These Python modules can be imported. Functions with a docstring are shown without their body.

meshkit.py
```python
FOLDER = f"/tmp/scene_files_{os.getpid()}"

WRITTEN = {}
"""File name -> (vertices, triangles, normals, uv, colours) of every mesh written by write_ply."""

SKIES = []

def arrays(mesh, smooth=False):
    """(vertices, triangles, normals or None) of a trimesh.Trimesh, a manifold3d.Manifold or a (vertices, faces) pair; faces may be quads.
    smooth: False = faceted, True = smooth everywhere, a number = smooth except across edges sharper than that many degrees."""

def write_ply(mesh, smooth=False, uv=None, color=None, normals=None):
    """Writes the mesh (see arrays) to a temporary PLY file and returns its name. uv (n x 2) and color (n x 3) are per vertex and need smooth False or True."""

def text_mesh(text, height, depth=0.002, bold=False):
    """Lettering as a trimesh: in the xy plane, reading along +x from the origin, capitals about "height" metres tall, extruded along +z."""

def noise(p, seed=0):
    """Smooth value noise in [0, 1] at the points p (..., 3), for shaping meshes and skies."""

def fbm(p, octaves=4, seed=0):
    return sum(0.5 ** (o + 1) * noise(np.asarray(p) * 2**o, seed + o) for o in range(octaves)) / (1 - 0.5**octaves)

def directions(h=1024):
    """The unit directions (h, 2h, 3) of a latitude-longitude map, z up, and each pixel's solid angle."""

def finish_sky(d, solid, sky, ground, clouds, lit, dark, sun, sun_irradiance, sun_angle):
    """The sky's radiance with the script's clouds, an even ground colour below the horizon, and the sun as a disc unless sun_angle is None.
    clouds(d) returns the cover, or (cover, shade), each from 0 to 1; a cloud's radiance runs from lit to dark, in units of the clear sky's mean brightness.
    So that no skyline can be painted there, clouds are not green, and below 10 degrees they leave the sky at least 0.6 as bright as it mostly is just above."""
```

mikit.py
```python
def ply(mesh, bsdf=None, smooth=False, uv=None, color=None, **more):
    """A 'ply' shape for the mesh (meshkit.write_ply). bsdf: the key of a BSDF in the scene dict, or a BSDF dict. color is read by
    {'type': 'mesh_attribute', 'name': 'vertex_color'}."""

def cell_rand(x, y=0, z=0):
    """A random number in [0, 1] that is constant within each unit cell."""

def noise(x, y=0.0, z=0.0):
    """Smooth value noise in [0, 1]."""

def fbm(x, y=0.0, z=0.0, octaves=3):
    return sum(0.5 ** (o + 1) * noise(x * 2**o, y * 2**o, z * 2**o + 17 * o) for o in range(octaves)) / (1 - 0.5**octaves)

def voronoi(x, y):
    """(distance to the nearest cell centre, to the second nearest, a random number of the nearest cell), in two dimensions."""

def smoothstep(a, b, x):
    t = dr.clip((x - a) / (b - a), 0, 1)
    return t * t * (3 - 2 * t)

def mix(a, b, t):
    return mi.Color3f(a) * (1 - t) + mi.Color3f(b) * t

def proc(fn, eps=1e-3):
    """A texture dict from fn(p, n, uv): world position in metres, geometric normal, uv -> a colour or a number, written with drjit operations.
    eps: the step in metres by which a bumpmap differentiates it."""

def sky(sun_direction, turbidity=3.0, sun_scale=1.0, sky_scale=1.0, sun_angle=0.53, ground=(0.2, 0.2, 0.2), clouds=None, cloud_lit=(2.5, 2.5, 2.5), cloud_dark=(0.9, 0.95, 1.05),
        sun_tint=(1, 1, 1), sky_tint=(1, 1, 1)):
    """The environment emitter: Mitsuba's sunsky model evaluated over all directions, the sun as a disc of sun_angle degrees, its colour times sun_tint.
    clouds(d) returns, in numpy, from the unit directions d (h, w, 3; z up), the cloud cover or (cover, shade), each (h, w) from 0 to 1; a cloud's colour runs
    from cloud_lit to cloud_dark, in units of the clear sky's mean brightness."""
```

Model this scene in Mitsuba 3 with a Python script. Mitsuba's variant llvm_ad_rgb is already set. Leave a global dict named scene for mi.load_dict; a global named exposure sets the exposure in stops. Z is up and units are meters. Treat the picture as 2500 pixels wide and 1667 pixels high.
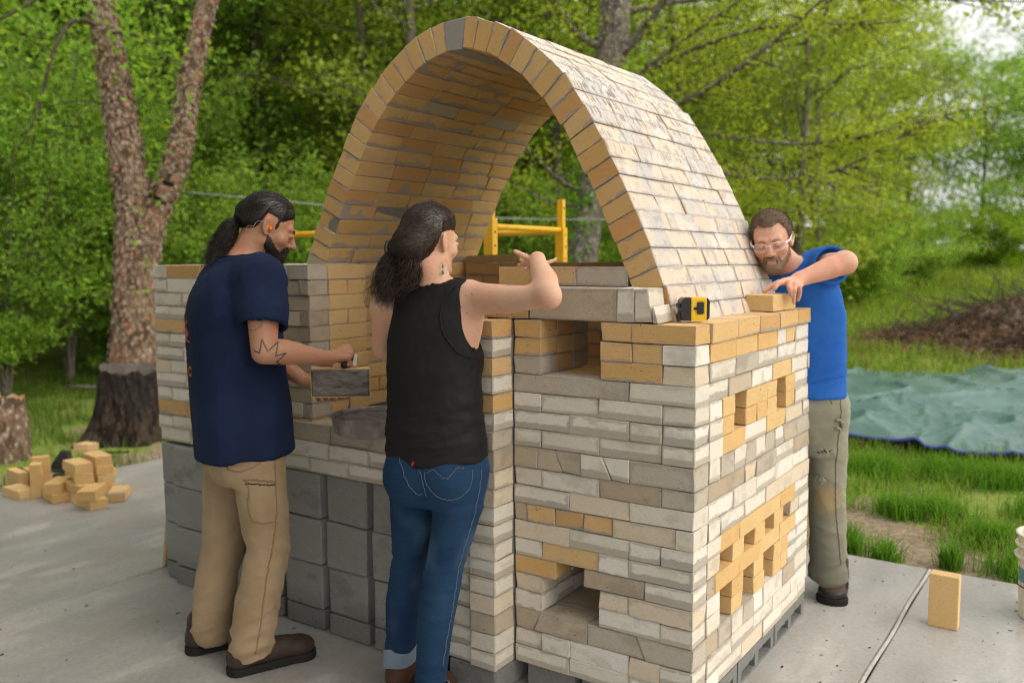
import math, random
import numpy as np, trimesh, mitsuba as mi, drjit as dr
import mikit, meshkit
from mikit import noise, fbm, cell_rand, smoothstep, mix, proc, voronoi
T = mi.ScalarTransform4f
scene, labels = {}, {}

# ---------------------------------------------------------------- camera, sky, exposure
_yaw, _pit, _rol = -0.6012, -0.0919, -0.0064
_f = np.array([math.sin(_yaw) * math.cos(_pit), math.cos(_yaw) * math.cos(_pit), math.sin(_pit)])
_r = np.array([math.cos(_yaw), -math.sin(_yaw), 0.0]); _u = np.cross(_r, _f)
_u = math.cos(_rol) * _u - math.sin(_rol) * _r
_o = np.array([1.0655, -2.5724, 1.5658])
scene['camera'] = {'type': 'thinlens', 'fov': math.degrees(2 * math.atan(1250 / 2141.09)), 'fov_axis': 'x',
    'to_world': T().look_at(origin=_o.tolist(), target=(_o + _f).tolist(), up=_u.tolist()),
    'aperture_radius': 0.0085, 'focus_distance': 3.0, 'near_clip': 0.05, 'far_clip': 600.0}
scene['sky'] = mikit.sky((1.0, 0.15, 0.75), turbidity=4, sun_scale=0.34, sun_angle=60, sun_tint=(0.90, 1.0, 1.16), clouds=lambda d: 1.0,
    cloud_lit=(2.5, 2.5, 2.5), ground=(0.12, 0.14, 0.08))
exposure = 2.4

# ---------------------------------------------------------------- bookkeeping
rng = np.random.default_rng(7)
random.seed(7)
_count = {}
def numbered(name):
    n = _count.get(name, 0); _count[name] = n + 1
    return name if n == 0 else f'{name}_{n:03d}'
def put(key, shape):
    key = numbered(key); scene[key] = shape
    return key
def tag(key, label=None, cat=None, group=None, kind=None):
    d = labels.setdefault(key, {})
    for k, v in (('label', label), ('category', cat), ('group', group), ('kind', kind)):
        if v: d[k] = v
    return key
def obj(key, mesh, m, smooth=False, uv=None, color=None, **t):
    key = put(key, mikit.ply(mesh, m, smooth=smooth, uv=uv, color=color))
    if t: tag(key, **t)
    return key
def cat(meshes):
    return trimesh.util.concatenate(meshes)
def box(x0, x1, y0, y1, z0, z1):
    m = trimesh.creation.box(extents=(x1 - x0, y1 - y0, z1 - z0)); m.apply_translation(((x0 + x1) / 2, (y0 + y1) / 2, (z0 + z1) / 2)); return m
def frame(d, up=(0, 0, 1)):
    d = np.asarray(d, float) / np.linalg.norm(d)
    a = np.cross(up, d)
    if np.linalg.norm(a) < 1e-6: a = np.cross((1, 0, 0), d)
    a /= np.linalg.norm(a)
    return a, np.cross(d, a), d
def tube(pts, rad, n=8, closed=True):
    p = np.asarray(pts, float); rad = np.broadcast_to(np.asarray(rad, float), (len(p),))
    t = np.gradient(p, axis=0); t /= np.linalg.norm(t, axis=1, keepdims=True) + 1e-12
    a = np.cross(t, [0.31, 0.22, 0.925]); bad = np.linalg.norm(a, axis=1) < 0.1
    a[bad] = np.cross(t[bad], [1, 0, 0]); a /= np.linalg.norm(a, axis=1, keepdims=True) + 1e-12; b = np.cross(t, a)
    w = np.arange(n) * 2 * np.pi / n
    v = p[:, None] + rad[:, None, None] * (np.cos(w)[None, :, None] * a[:, None] + np.sin(w)[None, :, None] * b[:, None])
    i, j = np.meshgrid(np.arange(len(p) - 1), np.arange(n), indexing='ij')
    q = np.stack([i * n + j, i * n + (j + 1) % n, (i + 1) * n + (j + 1) % n, (i + 1) * n + j], -1).reshape(-1, 4)
    v = v.reshape(-1, 3); f = [q[:, [0, 1, 2]], q[:, [0, 2, 3]]]
    if closed:
        k = len(v); v = np.vstack([v, p[:1], p[-1:]]); j = np.arange(n); e = (len(p) - 1) * n
        f += [np.stack([(j + 1) % n, j, j * 0 + k], 1), np.stack([e + j, e + (j + 1) % n, j * 0 + k + 1], 1)]
    return trimesh.Trimesh(v, np.vstack(f), process=False)
def spline(pts, n=24):
    from scipy.interpolate import CubicSpline
    p = np.asarray(pts, float); s = np.r_[0, np.cumsum(np.linalg.norm(np.diff(p, axis=0), axis=1))]
    return CubicSpline(s, p)(np.linspace(0, s[-1], n))
def lathe(profile, n=40):
    p = np.asarray(profile, float); w = np.arange(n) * 2 * np.pi / n
    v = np.stack([p[:, None, 0] * np.cos(w), p[:, None, 0] * np.sin(w), np.broadcast_to(p[:, None, 1], (len(p), n))], -1).reshape(-1, 3)
    i, j = np.meshgrid(np.arange(len(p) - 1), np.arange(n), indexing='ij')
    q = np.stack([i * n + j, i * n + (j + 1) % n, (i + 1) * n + (j + 1) % n, (i + 1) * n + j], -1).reshape(-1, 4)
    return trimesh.Trimesh(v, np.vstack([q[:, [0, 1, 2]], q[:, [0, 2, 3]]]), process=False)
def moved(m, loc=(0, 0, 0), rz=0.0, rx=0.0, ry=0.0, s=1.0):
    m = m.copy(); m.apply_scale(s)
    for a, ax in ((rx, (1, 0, 0)), (ry, (0, 1, 0)), (rz, (0, 0, 1))):
        if a: m.apply_transform(trimesh.transformations.rotation_matrix(a, ax))
    m.apply_translation(loc); return m

# ---------------------------------------------------------------- bricks: bevelled hexahedra, each face with its own uv (u = seed + s, v = face + t)
def _template():
    pts, polys = [], []
    for c in range(8):
        for a in range(3): pts.append((c, a))
    idx = {p: i for i, p in enumerate(pts)}
    def unit(i):
        c, a = pts[i]; q = []
        for k in range(3):
            b = (c >> k) & 1
            q.append(float(b) if k == a else (0.9 if b else 0.1))
        return np.array(q)
    for a in range(3):
        for s in (0, 1):
            o = [k for k in range(3) if k != a]
            ring = []
            for (u, v) in ((0, 0), (1, 0), (1, 1), (0, 1)):
                c = (s << a) | (u << o[0]) | (v << o[1]); ring.append(idx[(c, a)])
            polys.append((ring, a * 2 + s))
    for a in range(3):
        o = [k for k in range(3) if k != a]
        for u in (0, 1):
            for v in (0, 1):
                c0 = (u << o[0]) | (v << o[1]); c1 = c0 | (1 << a)
                polys.append(([idx[(c0, o[0])], idx[(c1, o[0])], idx[(c1, o[1])], idx[(c0, o[1])]], o[0] * 2 + u))
    for c in range(8):
        polys.append(([idx[(c, 0)], idx[(c, 1)], idx[(c, 2)]], ((c & 1))))
    out = []
    for ring, face in polys:
        q = np.array([unit(i) for i in ring]); n = np.cross(q[1] - q[0], q[2] - q[0])
        if n @ (q.mean(0) - 0.5) < 0: ring = ring[::-1]
        out.append((ring, face))
    return pts, out
_PTS, _POLYS = _template()
_VI = np.array([i for ring, _ in _POLYS for i in ring]); _VF = np.array([f for ring, f in _POLYS for _ in ring])
_TRI = []; _k = 0
for ring, _ in _POLYS:
    for j in range(1, len(ring) - 1): _TRI.append((_k, _k + j, _k + j + 1))
    _k += len(ring)
_TRI = np.array(_TRI)
_PC = np.array([[(c >> k) & 1 for k in range(3)] for c, a in _PTS], float); _PA = np.array([a for c, a in _PTS])
def hexa(c8, bev=0.002, seed=None, jit=0.0008, chip=0.25):
    """c8: 8 corners indexed by bits x, y, z."""
    c8 = np.asarray(c8, float)
    dims = np.array([np.linalg.norm(c8[1] - c8[0]), np.linalg.norm(c8[2] - c8[0]), np.linalg.norm(c8[4] - c8[0])])
    b = np.minimum(bev / np.maximum(dims, 1e-6), 0.4)
    q = np.where(_PC > 0.5, 1 - b, b) 
    q[np.arange(24), _PA] = _PC[np.arange(24), _PA]
    w = np.ones((24, 8))
    for c in range(8):
        for k in range(3): w[:, c] *= q[:, k] if (c >> k) & 1 else 1 - q[:, k]
    p = w @ c8 + rng.normal(0, jit, (24, 3))
    ctr = c8.mean(0)
    for c in range(8):
        if rng.random() < chip:
            i = np.arange(3 * c, 3 * c + 3); d = ctr - p[i].mean(0); p[i] += d / np.linalg.norm(d) * rng.uniform(0.001, 0.006)
    seed = int(rng.integers(0, 997)) if seed is None else seed
    qq = np.clip(q[_VI], 0.004, 0.996); a = _VF // 2
    s = np.where(a == 0, qq[:, 1], qq[:, 0]); t = np.where(a == 2, qq[:, 1], qq[:, 2])
    return (p[_VI], _TRI), np.stack([seed + s, _VF + t], 1)
def bx8(x0, x1, y0, y1, z0, z1):
    return np.array([[(x0, x1)[c & 1], (y0, y1)[(c >> 1) & 1], (z0, z1)[(c >> 2) & 1]] for c in range(8)], float)
def brick(key, m, c8, **k):
    mesh, uv = hexa(c8, **k)
    return obj(key, mesh, m, uv=uv)
def placed(c8, loc, rz=0.0, rx=0.0, ry=0.0):
    v = np.asarray(c8, float)
    M = trimesh.transformations.euler_matrix(rx, ry, rz, 'sxyz')[:3, :3]
    return v @ M.T + np.asarray(loc)
# ---------------------------------------------------------------- materials
def rgb(*c): return {'type': 'rgb', 'value': list(c)}
def plain(name, c, rough=0.6, spec=0.4, **k):
    scene[name] = {'type': 'twosided', 'bsdf': {'type': 'principled', 'base_color': rgb(*c), 'roughness': rough, 'specular': spec, **k}}
def mat(name, fn, rough=0.8, spec=0.3, bump=None, bscale=1.0, eps=1e-3, **k):
    b = {'type': 'principled', 'base_color': proc(fn), 'roughness': proc(rough) if callable(rough) else rough, 'specular': spec, **k}
    if bump is not None: b = {'type': 'bumpmap', 'arbitrary': proc(bump, eps), 'scale': bscale, 'bsdf': b}
    scene[name] = {'type': 'twosided', 'bsdf': b}
def C(*c): return mi.Color3f(*c)
def ragged(p, k, o=0.0): return fbm(p.x * k + o, p.y * k + o * 1.7, p.z * k, 3) - 0.5
def split(uv):
    su = dr.floor(uv.x); fv = dr.floor(uv.y)
    return su, uv.x - su, fv, uv.y - fv
def R(su, i): return cell_rand(su, i, 5)
def specks(p, k, thr):
    return smoothstep(thr, thr + 0.06, noise(p.x * k, p.y * k, p.z * k))
def edge_frame(s, t, e):  # 1 near the border of a face
    d = dr.minimum(dr.minimum(s * 2.6, (1 - s) * 2.6), dr.minimum(t, 1 - t))
    return 1 - smoothstep(0.05, 0.16, d + e * 0.35)
def f_white(p, n, uv):
    su, s, fv, t = split(uv); r1, r2, r3, r4 = (R(su, i) for i in range(4))
    e = ragged(p, 38.0, su * 3.1); e2 = ragged(p, 11.0, su * 1.3 + 4)
    c = mix((0.60, 0.55, 0.455), (0.69, 0.655, 0.58), r1)
    c = mix(c, (0.57, 0.45, 0.30), dr.select(r2 > 0.82, 0.65, 0.0))
    c = mix(c, (0.43, 0.385, 0.31), smoothstep(0.05, 0.3, e2 + e * 0.4) * 0.55)
    st = mix((0.41, 0.355, 0.275), (0.34, 0.31, 0.26), r4)
    h = 0.10 + 0.38 * r3
    band = smoothstep(h + 0.05, h - 0.05, t + e * 0.28 * r4) * dr.select(r2 < 0.62, 0.85, 0.0)
    fr = edge_frame(s, t, e) * dr.select(R(su, 6) > 0.45, 0.7, 0.12)
    c = mix(c, st, dr.maximum(band, fr))
    return c * (0.86 + 0.28 * fbm(p.x * 260, p.y * 260, p.z * 260, 2)) * (1 - 0.5 * specks(p, 120.0, 0.93))
def f_tan(p, n, uv):
    su, s, fv, t = split(uv); r1, r2 = R(su, 0), R(su, 1)
    e = ragged(p, 26.0, su * 2.1); e2 = ragged(p, 9.0, su)
    c = mix((0.46, 0.385, 0.28), (0.40, 0.31, 0.205), r1)
    c = mix(c, (0.44, 0.40, 0.33), dr.select(r2 > 0.55, 0.8, 0.1))
    c = mix(c, (0.29, 0.245, 0.195), smoothstep(0.06, 0.28, e2 + e * 0.5) * 0.6)
    c = mix(c, (0.29, 0.26, 0.225), edge_frame(s, t, e) * 0.5)
    return c * (0.85 + 0.3 * fbm(p.x * 220, p.y * 220, p.z * 220, 2)) * (1 - 0.6 * specks(p, 110.0, 0.90))
def f_orange(p, n, uv):
    su, s, fv, t = split(uv); r1, r2, r3 = R(su, 0), R(su, 1), R(su, 2)
    e = ragged(p, 30.0, su * 2.7); e2 = ragged(p, 8.0, su * 1.9)
    c = mix((0.55, 0.335, 0.125), (0.60, 0.40, 0.185), r1)
    c = mix(c, (0.47, 0.265, 0.10), dr.select(r2 > 0.7, 0.7, 0.0))
    c = mix(c, (0.50, 0.36, 0.20), smoothstep(0.0, 0.3, e2) * 0.4)
    sm = smoothstep(0.02, 0.09, e + (0.30 + 0.5 * r3) * (smoothstep(0.34, 0.0, t) - 0.62) + e2 * 0.5) * dr.select(r3 > 0.3, 0.85, 0.25)
    c = mix(c, (0.31, 0.275, 0.25), dr.maximum(sm, edge_frame(s, t, e) * 0.30))
    return c * (0.86 + 0.28 * fbm(p.x * 260, p.y * 260, p.z * 260, 2)) * (1 - 0.75 * specks(p, 150.0, 0.885))
def f_clean(p, n, uv):
    su, s, fv, t = split(uv); r1 = R(su, 0)
    c = mix((0.56, 0.355, 0.145), (0.60, 0.42, 0.20), r1)
    return c * (0.86 + 0.28 * fbm(p.x * 240, p.y * 240, p.z * 240, 2)) * (0.94 + 0.12 * fbm(p.x * 20, p.y * 20, p.z * 20, 2)) * (1 - 0.7 * specks(p, 170.0, 0.90))
def f_arch(p, n, uv):
    su, s, fv, t = split(uv); r1, r2, r3, r4 = (R(su, i) for i in range(4))
    e = ragged(p, 30.0, su * 2.7); e2 = ragged(p, 7.0, su * 1.9)
    c = mix((0.52, 0.32, 0.12), (0.57, 0.385, 0.175), r1)
    c = mix(c, (0.50, 0.265, 0.10), dr.select(r2 > 0.80, 0.8, 0.0))
    c = mix(c, (0.40, 0.36, 0.28), dr.select(r4 > 0.955, 0.9, 0.0))
    e4 = ragged(p, 13.0, su * 0.7)
    sm = smoothstep(0.0, 0.07, e * 0.25 + e4 + (0.15 + 0.45 * r3) * (smoothstep(0.55, 0.0, t) - 0.55) + 0.06)
    ends = smoothstep(0.03, 0.10, e * 0.6 + e4 * 0.5 + 0.30 * (smoothstep(0.30, 0.0, t) + smoothstep(0.72, 1.0, t) - 0.75))
    c = mix(c, (0.31, 0.275, 0.25), dr.select((fv > 1.5) & (fv < 3.5), ends * 0.8, sm * dr.select(r3 > 0.35, 0.85, 0.2)))
    out = mix(c, (0.62, 0.55, 0.46), 0.80)
    wash = smoothstep(-0.06, 0.12, ragged(p, 9.0, 7.0) + e * 0.35 + 0.10 * (r1 - 0.5))
    out = mix(out, (0.46, 0.445, 0.435), wash * 0.8)
    out = mix(out, (0.30, 0.285, 0.275), dr.maximum(edge_frame(s, t, e) * 0.55, smoothstep(.10, .2, ragged(p, 24.0, 3.0)) * .45))
    out = mix(out, (0.60, 0.58, 0.55), smoothstep(0.08, 0.2, ragged(p, 16.0, 31.0)) * 0.6)
    streak = fbm(p.x * 30, p.y * 90, p.z * 22, 3)
    out = mix(out, (0.20, 0.19, 0.185), smoothstep(0.56, 0.68, streak) * smoothstep(1.7, 2.15, p.z) * 0.85)
    c = dr.select((fv > 0.5) & (fv < 1.5), out, c)
    return c * (0.88 + 0.24 * fbm(p.x * 240, p.y * 240, p.z * 240, 2)) * (1 - 0.7 * specks(p, 150.0, 0.90))
def f_block(p, n, uv):
    su, s, fv, t = split(uv); r1 = R(su, 0)
    c = mix((0.23, 0.232, 0.215), (0.285, 0.283, 0.262), r1)
    e2 = ragged(p, 9.0, su); e = ragged(p, 30.0, su)
    c = mix(c, (0.15, 0.15, 0.145), smoothstep(0.05, 0.3, e2 + e * 0.4) * 0.6)
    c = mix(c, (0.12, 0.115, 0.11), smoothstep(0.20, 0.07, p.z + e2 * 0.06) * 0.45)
    return c * (0.8 + 0.4 * fbm(p.x * 160, p.y * 160, p.z * 160, 2)) * (1 - 0.6 * specks(p, 90.0, 0.90))
def f_mortar(p, n, uv):
    return C(0.20, 0.185, 0.165) * (0.7 + 0.6 * fbm(p.x * 120, p.y * 120, p.z * 120, 3))
def b_brick(p, n, uv): return fbm(p.x * 230, p.y * 230, p.z * 230, 3) + 0.6 * fbm(p.x * 45, p.y * 45, p.z * 45, 2)
def b_fine(p, n, uv): return fbm(p.x * 300, p.y * 300, p.z * 300, 2)
mat('white_brick', f_white, 0.9, 0.2, b_brick, 0.004)
mat('tan_brick', f_tan, 0.85, 0.25, b_brick, 0.004)
mat('orange_brick', f_orange, 0.85, 0.25, b_brick, 0.0035)
mat('clean_brick', f_clean, 0.85, 0.25, b_brick, 0.0016)
mat('arch_brick', f_arch, 0.85, 0.25, b_brick, 0.003)
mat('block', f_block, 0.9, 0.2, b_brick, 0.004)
mat('mortar', f_mortar, 0.95, 0.1)
def f_slab(p, n, uv):
    a = fbm(p.x * 1.3, p.y * 1.3, 0.3, 4); b = fbm(p.x * 6 + 9, p.y * 2.2, 0.0, 4); d = fbm(p.x * 90, p.y * 90, 0, 2)
    c = mix((0.265, 0.255, 0.24), (0.375, 0.36, 0.335), smoothstep(0.3, 0.7, a * 0.6 + b * 0.4))
    c = mix(c, (0.30, 0.265, 0.225), smoothstep(0.55, 0.75, fbm(p.x * 2.1 + 4, p.y * 2.1, 5.0, 3)) * 0.5)
    c = mix(c, (0.50, 0.47, 0.43), smoothstep(0.62, 0.75, b) * 0.35)
    return c * (0.9 + 0.2 * d) * (1 - 0.5 * specks(p, 60.0, 0.94))
def r_slab(p, n, uv):
    w = fbm(p.x * 1.1 + 3, p.y * 1.1 + 8, 1.0, 3)
    wet = smoothstep(0.1, 0.9, p.x) * smoothstep(0.35, 0.6, w + 0.1)
    return 0.62 - 0.38 * wet - 0.1 * smoothstep(0.45, 0.65, w)
def b_slab(p, n, uv): return 0.5 * fbm(p.x * 40, p.y * 140, 0, 3) + 0.5 * fbm(p.x * 12, p.y * 12, 0, 2)
mat('concrete', f_slab, r_slab, 0.5, b_slab, 0.0012)
mat('joint_grey', lambda p, n, uv: mix((0.34, 0.32, 0.29), (0.50, 0.47, 0.43), fbm(p.x * 30, p.y * 30, 0, 3)), 0.8, 0.2)
# ---------------------------------------------------------------- concrete slab
def slab_panel(x0, x1, y0, y1):
    b = 0.008
    prof = [(x0, -0.11), (x0, -b), (x0 + b, 0.0), (x1 - b, 0.0), (x1, -b), (x1, -0.11)]
    v = [(x, y, z) for y in (y0, y1) for x, z in prof]; n = len(prof)
    f = [(i, i + n, i + 1 + n) for i in range(n - 1)] + [(i, i + 1 + n, i + 1) for i in range(n - 1)]
    f += [(0, 3 + 0, 5), (0, 1, 2), (0, 2, 3), (3, 4, 5)] + [(n, n + 5, n + 3), (n, n + 2, n + 1), (n, n + 3, n + 2), (n + 3, n + 5, n + 4)]
    return trimesh.Trimesh(v, f, process=False)
scene['concrete_slab'] = mikit.ply(box(-5.18, 3.9, -5.9, 2.14, -0.16, -0.035), 'mortar')
tag('concrete_slab', 'grey concrete slab with scored joints under the brick kiln', kind='structure')
for x0, x1 in ((-5.2, -2.926), (-2.914, 0.352), (0.372, 4.0)):
    obj('concrete_slab__panel', slab_panel(x0, x1, -6.0, 2.175), 'concrete')

obj('concrete_slab__joint_filler', tube(np.stack([.362 + .003 * np.sin(np.linspace(0, 40, 90)), np.linspace(-3, 2.17, 90), np.full(90, -.004)], 1), .0085, 6), 'joint_grey', smooth=True)

# ---------------------------------------------------------------- the kiln
TH, T3, BK = 0.065, 0.0775, 0.231
ZC = [0.1 + 17 * TH + 2 * T3]
for c in range(1, 20): ZC.append(ZC[-1] - (T3 if c in (8, 17) else TH))      # ZC[c] = underside of course c, ZC[0] = top
J = 0.0008
KEYS = {'W': 'white_brick', 'T': 'tan_brick', 'O': 'orange_brick', 'Y': 'clean_brick', 'A': 'arch_brick'}
def wall_row(holder, axis, plane, depth, z0, z1, cuts, kinds, out=1, proud=None):
    """Bricks of one course. axis 'x': runs along x with its outer face at y = plane, body towards +y*out; 'y': runs along y with its outer face at x = plane, body towards -x*out.
    A cut is a number or (bottom, top) for a slanting joint; kind '.' leaves a hole."""
    for i, k in enumerate(kinds):
        if k == '.': continue
        a, b = cuts[i], cuts[i + 1]
        a = a if isinstance(a, tuple) else (a, a); b = b if isinstance(b, tuple) else (b, b)
        pr = float(np.clip(rng.normal(0, 0.0020), -.003, .004)) if proud is None else proud
        d = depth
        c8 = []
        for c in range(8):
            s, q, zt = c & 1, (c >> 1) & 1, (c >> 2) & 1
            along = (a[zt] + J) if s == 0 else (b[zt] - J)
            z = z0 + J if zt == 0 else z1 - J
            if axis == 'x': c8.append((along, plane - pr * out + (d if q else 0) * out, z))
            else: c8.append((plane + pr * out - (0 if q else d) * out, along, z))
        c8 = np.array(c8)
        if axis == 'x' and out < 0: c8 = c8[[2, 3, 0, 1, 6, 7, 4, 5]]
        if axis == 'y':   # reorder so that bit 0 is x, bit 1 is y
            c8 = np.array([c8[((c >> 1) & 1) | ((c & 1) << 1) | (c & 4)] for c in range(8)])
            if out < 0: c8 = c8[[1, 0, 3, 2, 5, 4, 7, 6]]
        brick(f'kiln__{holder}__brick', KEYS[k], c8)
def spread(a, b, n=None, off=0.0, L=BK):
    """Joint positions of a running-bond course from a to b."""
    xs = [a]; x = a + (L * (1 - off) if off else L)
    while x < b - 0.05: xs.append(x); x += L
    return xs + [b]

tag('kiln', 'half built brick kiln with a tall catenary arch over pale brick walls', 'kiln')
# firebox: front face (x from -0.693 to 0 at y = 0) course by course
W3 = -0.693
F = lambda *u: [tuple(W3 + q * BK for q in x) if isinstance(x, tuple) else W3 + x * BK for x in u]
front = {
 1: ([0, .5, 1.52, 2.02, 3], 'OO.O'), 2: ([0, .5, 1.52, 2.03, 2.5, 3], 'O'+'.'+'OOW'), 3: ([0, .5, 1.52, 2.5, 3], 'T.OW'),
 4: ([0, 1.98, 3], 'TW'), 5: ([0, .5, 1.5, 2.5, 3], 'WWWW'), 6: ([0, 1, 2, 2.5, 3], 'WWWW'), 7: ([0, .5, 1.5, 2.5, 3], 'WWWW'),
 8: ([0, .42, (.86, .74), 1.2, (1.7, 1.55), 2, 3], 'TTTWWT'), 9: ([0, .5, 1.5, 2.5, 3], 'WWTT'), 10: ([0, 1, 2, 3], 'WWW'),
 11: ([0, .23, .74, 1.23, 1.73, 2.72, 3], 'TOOOWW'), 12: ([0, 1, 2, 2.5, 3], 'WWWW'), 13: ([0, .5, 1.5, 2, 3], 'WOWW'),
 14: ([0, .75, 1.25, 2.25, 3], 'O.TW'), 15: ([0, .5, 1.5, 2, 3], 'W.WW'), 16: ([0, .5, 1.5, 2.5, 3], 'W.WW'),
 17: ([0, (.33, .48), 1.3, (2.27, 2.12), 3], 'TTTT'), 18: ([0, .5, 1, 2, 2.5, 3], 'WWWWW'), 19: ([0, 1, 2, 3], 'WWW')}
front[1] = ([0, .5, 1.52, 2.02, 3], 'O.OO'); front[2] = ([0, .5, 1.52, 2.03, 2.5, 3], 'O.OOW'); front[3] = ([0, .5, 1.52, 2.5, 3], 'T.OW')
for c, (u, k) in front.items():
    wall_row('firebox', 'x', 0.0, 0.114 if c not in (1, 2, 3) else 0.114, ZC[c], ZC[c - 1], F(*u), k, proud=None)
# firebox: side face (y from 0 to 1.27 at x = 0); the near end starts behind the front bricks' ends
def S(*u): return [tuple(0.116 + q * BK for q in x) if isinstance(x, tuple) else 0.116 + x * BK for x in u]
side = {
 1: ([0, 1, 2, 3, 4, 5], 'OOOOO'), 2: ([0, 1, 1.5, 2, 3, 3.5, 4, 5], 'YYYYWYW'), 3: ([0, 1, 2, 3, 4, 5], 'WTWWW'), 4: ([-.25, .75, 1.75, 2.75, 3.75, 4.75, 5], 'WTWYWW'),
 5: ([.5, 1, 1.5, 2.5, 3, 3.5, 4, 5], 'Y.YY.YW'), 6: ([.5, 1, 1.5, 2, 2.5, 3, 3.5, 4, 5], 'Y.YYY.YW'), 7: ([.5, 1.5, 2.5, 3.5, 4.5, 5], 'YWYWW'),
 8: ([0, .42, 1, 1.5, 2, 2.5, 3, (3.5, 3.35), 4.2, 5], 'WTWTWTWTT'), 9: ([0, 1.5, 2, 3, 4, 5], 'TWTWT'), 10: ([0, 1, 2, 3, 4, 5], 'WWWWW'),
 11: ([.5, 1.5, 2.5, 3.5, 5], 'WWWW'), 12: ([.5, 1.3, 2.3, 3.3, 4.1, 5], 'YYYYW'), 13: ([.5, 1, 1.5, 2, 2.5, 3, 3.5, 3.9, 4.4, 5], '.Y.Y.Y.WW'),
 14: ([.3, 1.3, 2.3, 3.3, 4.2, 5], 'YYYYW'), 15: ([.5, 1, 1.5, 2, 2.5, 3, 3.4, 3.75, 4.3, 5], '.Y.Y.YYWW'), 16: ([.5, 1, 1.5, 2, 2.5, 3, 3.4, 3.75, 4.3, 5], '.Y.Y.YYWW'),
 17: ([0, .5, 1, 1.5, 2, 2.5, 3.5, 4.2, 5], 'TTWTWWTW'), 18: ([0, 1, 2, 3, 4, 5], 'WWWWW'), 19: ([.5, 1.5, 2.5, 3.5, 4.5, 5], 'WWWWW')}
# corner: the front courses whose end shows as a header reach y = 0.114; where a long stretcher shows, a side brick of 9 in. starts at the corner
for c, (u, k) in side.items():
    y0 = S(*u)
    if c in (5, 6, 7, 11, 12, 13, 14, 15, 16, 19): y0 = [0.116] + y0; k = ('T' if c == 14 else 'W') + k
    pr = 0.008 if c == 1 else None
    wall_row('firebox', 'y', 0.0, 0.114, ZC[c], ZC[c - 1], y0, k, proud=pr)
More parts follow.
